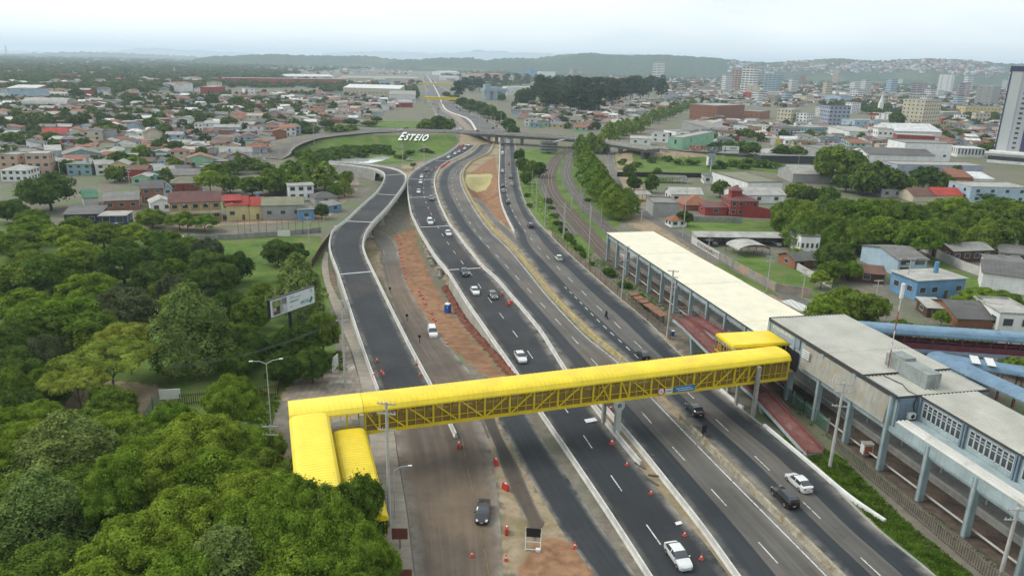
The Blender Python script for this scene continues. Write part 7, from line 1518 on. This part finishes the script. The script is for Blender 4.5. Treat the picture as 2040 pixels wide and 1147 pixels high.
for xx in (-1.3,1.3): f.bar((xx,0,0),(xx,0,3.4),.12); f.bar((xx,0,2.6),(xx,-1.6,0),.1)
f.bar((-1.3,-1.5,.2),(1.3,-1.5,.2),.1); f.bar((-1.3,-.8,1.2),(1.3,-.8,1.2),.08); f.build('white_frame',SIGNW,o); MB().box(.5,1.3,-1.9,-1.3,.0,.5).build('sandbag',SIGNW,o)
x,y,z=Pg(1440,310); o=board(1454,309,10.5,4.2,3.2,radians(-6),SIGNW,'long white roadside hoarding with a dark statue emblem'); m_=MB(); m_.box(-3.4,-3.0,-.09,-.06,2.,4.6).box(-4.2,-2.2,-.09,-.06,2.0,2.3).box(-4.,4.8,-.09,-.06,2.3,2.6); m_.build('emblem',BLACK,o); m_=MB(); xx=-.4
for k in range(7): m_.box(xx,xx+.42,-.09,-.06,3.6,4.4); xx+=.6
m_.build('text_line',mat('sign_green_black',(.04,.08,.06),.6),o)
gm_=mat('graffiti_boards',(.36,.20,.12),.8,.5,.5,stain=((.5,.42,.33),.6,.5)); board(1389,303,10.,3.6,2.4,radians(-6),gm_,'brown mural hoarding in front of the mint green building'); board(1423,306,9.,3.4,2.3,radians(-6),mat('grey_boards',(.2,.2,.2),.8,.6,.6,stain=((.55,.55,.55),.5,.52)),'grey patterned hoarding left of the white roadside hoarding')
o=board(1536,313,3.2,4.,9.5,radians(-4),SIGNW,'white and yellow pole sign above the roadside trees'); MB().box(1.62,4.2,-.5,1.0,7.4,11.5).build('yellow_panel',mat('sign_yellow',(.62,.45,.06),.5),o); MB().cyl((.6,.2,0),(.6,.2,8),.28,.28,8).build('mast_pole',SIGNW,o)
o=board(1414,343,4.4,3.2,8.4,radians(4),mat('sign_back_grey',(.28,.34,.36),.6,.15,.6),'grey back of a twin billboard on the grass lot',False); MB().box(-2.6,-2.45,-3.5,-.2,4.,8.5).build('side_panel',SIGNW,o); MB().cyl((.4,.15,-.3),(.4,.15,7),.22,.22,8).build('mast_pole',SIGNW,o); MB().box(-2.,1.9,.1,.2,3.4,6.6).build('lower_panel',mat('sign_back_grey'),o)
# cones and water barriers
cb=MB(); cb.cyl((0,0,.04),(0,0,.32),.20,.15,10,0); cb.cyl((0,0,.32),(0,0,.52),.15,.10,10,1); cb.cyl((0,0,.52),(0,0,.9),.10,.035,10,0); cm_=cb.mesh('cone_body',[mat('cone_orange_red',(.60,.07,.03),.5,.1,3.),SIGNW]); cbm=MB().box(-.27,.27,-.27,.27,0,.05).mesh('cone_base',[mat('cone_orange_red')])
def cone(px,py,z=None,s=1.,lab='red and white traffic cone',group=None):
    x,y,zz=Pg(px,py) if z is None else P(px,py,z)+(z,); o=thing('traffic_cone',lab,'traffic cone',(x,y,zz+.03),R.uniform(0,1.5),group,auto=True); o.scale=(s,s,s); new('cone_body',cm_,o); new('cone_base',cbm,o)
GC1='cones along the orange soil of the service road'; GC2='cones beside the carriageways'; GC3='cones closing the bend of the approach road'
for q in ((785,463),(790,473),(793,479),(798,486),(797,497),(796,506),(799,514),(800,521),(802,527),(804,533),(806,546),(809,556),(835,582),(837,588),(843,595),(848,606),(860,625),(867,640),(863,636),(891,686)): cone(*q,s=1.15,group=GC1)
for q in ((751,719),(764,746),(760,742)): cone(*q,z=-.05,group='cones at the foot of the curved ramp')
for q in ((830,726),(837,747)): cone(*q,z=-.05,group='cones at the foot of the curved ramp')
for q,s in (((1217,816),1.5),((1219,884),1.5),((1249,926),1.),((1297,983),1.),((1364,1066),1.),((1397,1113),1.),((1145,1090),1.1),((1291,772),1.1),((832,441),1.2),((882,426),1.),((901,458),1.),((892,534),1.),((957,533),1.2),((980,563),.9),((993,430),1.),((1003,441),1.),((1006,444),1.),((1011,447),1.),((986,462),1.),((994,470),1.),((1002,478),1.),((1033,506),.9),((940,1107),1.),((1008,1115),1.)): cone(q[0],q[1],0.03,s*.88,group=GC2)
for q in ((528,297),(526,300),(529,303),(533,307),(537,310),(541,313),(545,292),(541,294),(537,296),(533,297),(549,315),(552,314),(531,299),(546,317)): cone(*q,s=1.7,group=GC3)
wb_=MB(); wb_.add([(-.6,-.24,0),(.6,-.24,0),(.6,.24,0),(-.6,.24,0),(-.6,-.2,.35),(.6,-.2,.35),(.6,.2,.35),(-.6,.2,.35),(-.58,-.09,.9),(.58,-.09,.9),(.58,.09,.9),(-.58,.09,.9)],[(3,2,1,0),(0,1,5,4),(1,2,6,5),(2,3,7,6),(3,0,4,7),(4,5,9,8),(5,6,10,9),(6,7,11,10),(7,4,8,11),(8,9,10,11)]); wbm=wb_.mesh('barrier_body',[RED])
wl=MB().box(-.3,.3,-.215,-.205,.42,.6).box(-.15,.15,-.1,.1,.88,.96).mesh('white_label',[SIGNW])
def wbar(px,py,rz,lab,group=None,s=1.,z=.03,auto=True):
    x,y=P(px,py,z); o=thing('water_barrier',lab,'barrier',(x,y,z),rz,group,auto=auto); o.scale=(s,s,s); new('barrier_body',wbm,o); new('white_label',wl,o)
for q,r_ in (((914,891),1.5),((988,924),1.9),((1007,974),2.3),((1009,1060),1.6),((1000,588),1.7),((1013,607),.6),((1018,604),2.),((745,752),1.6)): wbar(*q,r_,'red plastic water barrier',s=.95)
for i in range(11):
    t=i/10; wbar(869+26*t,338-15*t+2*sin(t*3),radians(55),'red plastic water barrier',"row of red barriers on the viaduct bend")
for i in range(5): wbar(913+10*i/4,296-6*i/4,radians(50),'red plastic water barrier','row of red barriers below the overpass')
# portable toilet, drum, cabinet, stalls
x,y,z=Pg(892,622); o=thing('portable_toilet','blue portable toilet with a white roof beside the concrete wall','toilet',(x,y,z),radians(-25)); PB=mat('toilet_blue',(.02,.10,.42),.45,.1,1.5); MB().box(-.6,.6,-.6,.6,0,2.1).build('cabin',PB,o); MB().box(-.42,.42,-.64,-.6,.12,1.95).build('door',mat('toilet_door_blue',(.03,.14,.50),.45,.1,1.5),o)
MB().add([(-.64,-.64,2.1),(.64,-.64,2.1),(.64,.64,2.1),(-.64,.64,2.1),(-.5,-.4,2.4),(.5,-.4,2.4),(.5,.4,2.4),(-.5,.4,2.4)],[(4,5,6,7),(0,1,5,4),(1,2,6,5),(2,3,7,6),(3,0,4,7)]).build('roof',SIGNW,o); MB().box(.15,.38,-.67,-.64,1.35,1.6).build('label_plate',SIGNW,o)
x,y,z=Pg(1340,668); o=thing('plastic_drum','blue plastic drum at the foot of the tall white pole','drum',(x,y,z)); MB().cyl((0,0,0),(0,0,1.0),.36,.36,14).build('drum_body',PB,o); MB().cyl((0,0,1.0),(0,0,1.06),.38,.38,14).build('lid',SIGNW,o)
x,y,z=Pg(1724,908); o=thing('signal_cabinet','pale signal cabinet with an orange door beside the tracks','cabinet',(x,y,z),UA+pi/2-.2); MB().box(-.7,.7,-.5,.5,.5,2.1).build('box',SIGNW,o); MB().box(-.55,.55,-.54,-.5,.6,1.9).build('door',mat('cabinet_orange',(.45,.13,.06),.7,.2,2.),o); MB().box(-.8,.8,-.6,.6,2.1,2.2).build('lid',CONC,o); MB().box(-.3,.3,-.3,.3,-.2,.5).build('plinth',CONC,o)
GS='brick-roofed stalls beside the right carriageway'; TILE=mat('stall_roof_tile',(.25,.125,.075),.85,.2,1.2)
for i,q in enumerate(((1262,603),(1271,611),(1281,618),(1291,626),(1300,632),(1309,639),(1318,645))):
    x,y,z=Pg(*q); o=thing('market_stall','small brick-roofed stall','stall',(x,y,z),UA,GS,auto=True); MB().add([(-1.1,-1,2.1),(1.1,-1,2.1),(1.1,1,2.3),(-1.1,1,2.3),(-1.1,-1,2.22),(1.1,-1,2.22),(1.1,1,2.42),(-1.1,1,2.42)],[(3,2,1,0),(4,5,6,7),(0,1,5,4),(1,2,6,5),(2,3,7,6),(3,0,4,7)]).build('roof',TILE,o)
    for a in (-.95,.95):
        for b in (-.85,.85): MB().box(a-.06,a+.06,b-.06,b+.06,-.2,2.15).build('post',WOODP,o)
    MB().box(-.9,.9,-.8,-.3,.8,.9).build('counter',WOODP,o)
# litter on the road
for px,py,w,h,l in ((1177,838,2.0,1.1,'white sheet lying on the left carriageway below the footbridge'),(1352,1043,.9,.5,'scrap of white paper near the cones at the bottom')):
    x,y=P(px,py); tag(MB().add([(-w/2,-h/2,0),(0,-h/2-.1,.10),(w/2,-h/3,.03),(w/2.2,h/2,.12),(0,h/2,.05),(-w/2,h/3,.1),(-w/2,-h/2,.06),(0,-h/2-.1,.16),(w/2,-h/3,.09),(w/2.2,h/2,.18),(0,h/2,.11),(-w/2,h/3,.16)],[(5,4,3,2,1,0),(6,7,8,9,10,11),(0,1,7,6),(1,2,8,7),(2,3,9,8),(3,4,10,9),(4,5,11,10),(5,0,6,11)]).build('plastic_sheet',SIGNW,None,(x,y,.05),rz=.3),l,'sheet')
GPK='broken boards between the two barriers below the footbridge'
for i,(px,py,a) in enumerate(((1262,905,-.8),(1275,928,-.9),(1290,905,-.5),(1300,960,-1.),(1305,948,-.2))):
    x,y=P(px,py); o=thing('broken_board','weathered broken board','board',(x,y,.1),a,GPK,data=None,auto=True); MB().box(-1.,1.,-.16,.16,0,.07).build('plank',WOODP,o)
# lattice towers, spire
def lattice(px,by,ty,label,w0,w1,cols,name='lattice_mast',cat='mast',n=10,th=.12,arms=False):
    x,y,z=Pg(px,by); h=top_h(px,by,ty,z); o=thing(name,label,cat,(x,y,z)); m=MB()
    for k in range(n):
        z0,z1=h*k/n,h*(k+1)/n; a=w0+(w1-w0)*k/n; b=w0+(w1-w0)*(k+1)/n; c=[(-1,-1),(1,-1),(1,1),(-1,1)]
        for i in range(4):
            p,q=c[i],c[(i+1)%4]; m.bar((p[0]*a,p[1]*a,z0),(p[0]*b,p[1]*b,z1),th,th,k%len(cols)); m.bar((p[0]*a,p[1]*a,z0),(q[0]*b,q[1]*b,z1),th*.7,th*.7,k%len(cols)); m.bar((p[0]*b,p[1]*b,z1),(q[0]*b,q[1]*b,z1),th*.7,th*.7,k%len(cols))
    m.build('lattice',cols,o); return o,h
o,h=lattice(1729,292,226,'red and white lattice telecom mast behind the large pale warehouse',1.4,.7,[mat('mast_red'),SIGNW],th=.28); MB().box(-4,4,-1.2,1.2,h-1.2,h+.3).build('antenna_platform',mat('mast_red'),o)
o,h=lattice(14,113,90,'distant electricity pylon on the left horizon',7,1.,[STEEL],'electricity_pylon','pylon',8,1.6); m=MB()
for k,w in ((.70,14),(.82,11),(.94,8)): m.bar((-w,0,h*k),(w,0,h*k),1.6)
m.build('crossarm',STEEL,o)
x,y,z=Pg(1752,226); h=top_h(1752,226,186,z); o=thing('church_tower','slim white church spire among the dark trees','church tower',(x,y,z)); MB().box(-2.6,2.6,-2.6,2.6,0,h*.55).build('tower',wallm('white'),o); MB().cyl((0,0,h*.55),(0,0,h),2.9,.1,8).build('spire',wallm('white'),o)
for px0,px1,py,yt,l in ((846,916,208,197,'yellow footbridge over the far motorway, nearer of two'),(834,900,174,168,'yellow footbridge over the far motorway, farther of two')):
    a=Vector(Pg(px0,py)); b=Vector(Pg(px1,py+2)); L=(b-a).length; o=thing('far_footbridge',l,'footbridge',tuple(a),atan2(b.y-a.y,b.x-a.x)); MB().box(0,L,0,3,6,9.2).build('span',YELS,o); MB().box(-.3,L+.3,-.4,3.4,9.2,9.7).build('roof',YEL,o)
    for xx in (.5,L*.5,L-.5): MB().box(xx-.6,xx+.6,.5,2.5,-.5,6).build('pier',CONC,o)
# cables
def cable(p,q,sag,label):
    m=MB(); p,q=Vector(p),Vector(q)
    for dy in (0,.5,1.):
        m.tube([tuple(p+(q-p)*t+Vector((0,dy,-sag*4*t*(1-t)))) for t in [i/14 for i in range(15)]],.03,4)
    tag(m.build('power_cable',mat('cable_green_grey',(.05,.07,.06),.6)),label,'cable')
a=Pg(688,772); cable((a[0],a[1],a[2]+12.5),P(330,735,7.)+(7.,),1.5,'sagging power cables from the yard pole across the wood')
# grass tufts on the verges nearest the camera
tv=[];rg=np.random.default_rng(4); tp_=[]
def tufts(poly,n,hh,seed):
    xs=[p[0] for p in poly]; ys=[p[1] for p in poly]; k=0; rr=random.Random(seed)
    for _ in range(n*6):
        x=rr.uniform(min(xs),max(xs)); y=rr.uniform(min(ys),max(ys))
        if not inpoly(x,y,poly) or xr2(y)-.6<x<P(*R4R_PX[0])[0]*0+np.interp(y,YR4,XR4)+.8: continue
        z=gz(x,y); 
        for q in range(4):
            a=rr.uniform(0,6.28); s=rr.uniform(.04,.11); h=rr.uniform(.5,1.)*hh; ox,oy=x+rr.uniform(-.25,.25),y+rr.uniform(-.25,.25); lx,ly=rr.uniform(-.2,.2),rr.uniform(-.2,.2)
            tp_.extend([(ox-cos(a)*s,oy-sin(a)*s,z-.05),(ox+cos(a)*s,oy+sin(a)*s,z-.05),(ox+cos(a)*s*.6+lx,oy+sin(a)*s*.6+ly,z+h),(ox-cos(a)*s*.6+lx,oy-sin(a)*s*.6+ly,z+h)])
        k+=1
        if k>=n: break
_r4=sorted((q[1],q[0]) for q in R4Rw); YR4=[a for a,b in _r4]; XR4=[b for a,b in _r4]
tufts(ZP([(1540,870),(1610,912),(1735,1045),(1780,1075),(1890,1165),(2000,1240),(1990,1190),(1800,1035),(1680,915),(1600,870)]),4200,.28,1)
tufts([sv(-100,70.2),sv(-30,70.2),sv(-30,71.2),sv(-100,71.2)],500,.3,2); tufts([sv(-196,68),sv(-110,70),sv(-110,71.2),sv(-196,71.2)],600,.35,6)
tufts(ZP([(1090,455),(1060,400),(1040,345),(1055,345),(1095,420),(1150,480),(1240,560),(1300,615),(1290,625),(1180,525)]),900,.4,3); tufts(ZP([(480,760),(560,795),(540,850),(430,830)]),700,.4,4);  tufts(ZP([(600,720),(680,700),(690,740),(660,735)]),400,.4,7)
tufts(ZP([(1700,640),(1760,645),(1990,658),(1980,690),(1740,665)]),900,.6,8); 
o=new('grass',np_mesh('grass',np.array(tp_),np.arange(len(tp_)).reshape(-1,4),leafmat('grass_blades',(.075,.14,.016),0,.3,col2=(.14,.235,.034)))); o['kind']='stuff'
# ------------------------------------------------------------------ labels that single things out
LM=[('the yellow footbridge',1000,790),('the billboard',583,605),('the curved ramp bend',700,480),('the far ramp end',700,340),('the ESTEIO letters',820,274),('the overpass middle',1010,265),('the overpass right end',1290,298),('the station canopy',1380,540),('the station upper roof',1720,700),('the portable toilet',892,612),('the earth pit',965,365),('the yellow ramp roofs',640,920),('the huge dark tree',98,395),('the red-roofed house',490,410),('the maroon terrace',392,412),('the barrel-roofed hall',90,210),('the peach blocks',52,325),('the teal shed',164,308),('the sky-blue roof',168,332),('the green gabled house',398,322),('the pale blue terrace house',452,257),('the approach road bend',525,300),('the white cube block',498,185),('the long red factory',560,160),('the far cream warehouse',740,183),('the arched workshop',810,208),('the blue silos',985,188),('the grey silos',1158,158),('the eucalyptus grove',1210,185),('the lone white tower',1314,145),('the unfinished brick building',1447,225),('the mint green building',1388,283),('the pale blue tower',1543,172),('the cream apartment block',1845,225),('the broad white tower',1888,168),('the tall grey tower',2005,220),('the large white hall',1825,268),('the mossy-roofed shop',1520,352),('the red house',1482,412),('the arched shelter',1500,490),('the sky-blue house',1800,530),('the timber house',1930,505),('the covered walkway',1850,670),('the brick-roofed stalls',1290,615),('the railway trees',1220,370),('the tallest olive tree',370,640),('the yellow-green tree',215,720),('the two-armed lamp',540,800),('the black service-road sedan',962,1026),('the bottom white sedan',1350,1107),('the black estate car',1563,990),('the retaining wall',930,650),('the red ramp',1480,780),('the black roadside sheds',1590,315),('the pond',720,320),('the nearer far footbridge',880,200),('the farther far footbridge',866,170),('the church spire',1753,205),('the telecom mast',1731,255),('the cream gabled house',308,272),('the red flat-roofed house',318,242),('the grey-cream block',185,275),('the spiral ramp',1093,290),('the blue-grey office',1665,230),('the left bottom corner',30,1120),('the low grey wall',500,470),('the pavement pole',772,900),('the dry grass field',800,235),('the drooping palm',1938,450)]
def rel(dx,dy):
    if abs(dx)>1.4*abs(dy): return 'left of' if dx<0 else 'right of'
    return 'beyond' if dy<0 else 'nearer than'
ORD=['nearest','second nearest','third nearest','fourth nearest','fifth nearest','sixth nearest','seventh nearest','eighth nearest','ninth nearest','tenth nearest']
USED=set(o['label'] for o in bpy.data.objects if 'label' in o.keys())
items=[]
for o,base in AUTO:
    if base.startswith('x'): base='grey pole'
    x,y,z=o.location; px,py=pix(x,y,z+1.); items.append((o,base,px,py))
pend=items
for rnd in range(4):
    buck={}
    for it in pend:
        o,base,px,py=it; near=sorted(LM,key=lambda l:hypot(l[1]-px,(l[2]-py)*1.6))[rnd]; buck.setdefault((base,rel(px-near[1],py-near[2]),near[0]),[]).append((hypot(near[1]-px,near[2]-py),id(o),it))
    pend=[]
    for (base,r_,lm),L in buck.items():
        L.sort(key=lambda t:(t[0],t[1]))
        for i,(d,_,it) in enumerate(L):
            if i>=(10 if rnd==3 else 6): pend.append(it); continue
            s=(base+' '+r_+' '+lm) if len(L)==1 else (ORD[i]+' '+base+' '+r_+' '+lm)
            if s in USED: pend.append(it); continue
            USED.add(s); it[0]['label']=s
for o,base,px,py in pend:
    k=0
    lx='left' if px<680 else 'right' if px>1360 else 'middle'; ly='far' if py<260 else 'near' if py>700 else 'mid-distance'
    o['label']=base+' in the '+ly+' '+lx+' of the photo'
    if 'group' not in o.keys(): o['group']='scattered '+o['category']+'s'
print('auto labels',len(items),'left over',len(pend))
# ------------------------------------------------------------------ light, sky, haze
SUN=Vector((-.80,.22,.86)).normalized(); el=math.asin(SUN.z); az=atan2(SUN.x,SUN.y)
l=bpy.data.lights.new('sun','SUN'); l.energy=2.4; l.angle=radians(28); l.color=(1.,.965,.90)
lo=new('sun',l); lo.rotation_euler=SUN.to_track_quat('Z','Y').to_euler()
w=bpy.data.worlds.new('World'); sc.world=w; w.use_nodes=True; nt=w.node_tree; bg=nt.nodes['Background']; bg.inputs['Strength'].default_value=.1
sky=nt.nodes.new('ShaderNodeTexSky'); sky.sky_type='NISHITA'; sky.sun_disc=False; sky.sun_elevation=el; sky.sun_rotation=az; sky.air_density=1.2; sky.dust_density=3.
tc=nt.nodes.new('ShaderNodeTexCoord'); gen=tc.outputs['Generated']
mp=nt.nodes.new('ShaderNodeMapping'); mp.inputs['Scale'].default_value=(1.1,1.1,5.5); nt.links.new(gen,mp.inputs['Vector'])
n1=noise(nt,mp.outputs[0],1.5,6.,.55); n2=noise(nt,mp.outputs[0],4.,4.)
cl=mixc(nt,(9.7,10.9,11.3),(12.8,13.4,13.5),ramp(nt,n1,.40,.62))
# thin cloud is brighter towards the hidden sun
vm=nt.nodes.new('ShaderNodeVectorMath'); vm.operation='DOT_PRODUCT'; nt.links.new(gen,vm.inputs[0]); vm.inputs[1].default_value=tuple(Vector((-.55,.80,.25)).normalized())
cl=mixc(nt,cl,(15.5,15.6,15.5),ramp(nt,vm.outputs['Value'],.72,1.,(0,0,0),(.9,)*3))
sepz=nt.nodes.new('ShaderNodeSeparateXYZ'); nt.links.new(gen,sepz.inputs[0])
cov=ramp(nt,n2,.2,.8,(.80,)*3,(.95,)*3)
c=mixc(nt,sky.outputs[0],cl,cov)
nt.links.new(c,bg.inputs['Color'])
hz=MB().box(-34000,34000,-3000,36000,-8,330).build('haze',None or mat('unused')); hz.data.materials.clear()
hm=bpy.data.materials.new('haze_air'); hm.use_nodes=True; hn=hm.node_tree; hn.nodes.remove(hn.nodes['Principled BSDF'])
pv=hn.nodes.new('ShaderNodeVolumePrincipled'); pv.inputs['Color'].default_value=(.72,.86,1.,1); pv.inputs['Density'].default_value=.000105; pv.inputs['Anisotropy'].default_value=.3
hn.links.new(pv.outputs[0],hn.nodes['Material Output'].inputs['Volume']); hz.data.materials.append(hm); hz['kind']='stuff'
sc.view_settings.view_transform='Standard'; sc.view_settings.look='None'; sc.view_settings.exposure=0.; sc.view_settings.gamma=1.
cy=sc.cycles; cy.use_denoising=True
try: cy.denoiser='OPENIMAGEDENOISE'; cy.denoising_input_passes='RGB_ALBEDO_NORMAL'; cy.denoising_prefilter='ACCURATE'
except Exception: pass
cy.max_bounces=6; cy.diffuse_bounces=3; cy.glossy_bounces=2; cy.transmission_bounces=2; cy.transparent_max_bounces=12; cy.volume_bounces=1
cy.use_adaptive_sampling=True; cy.adaptive_threshold=.015
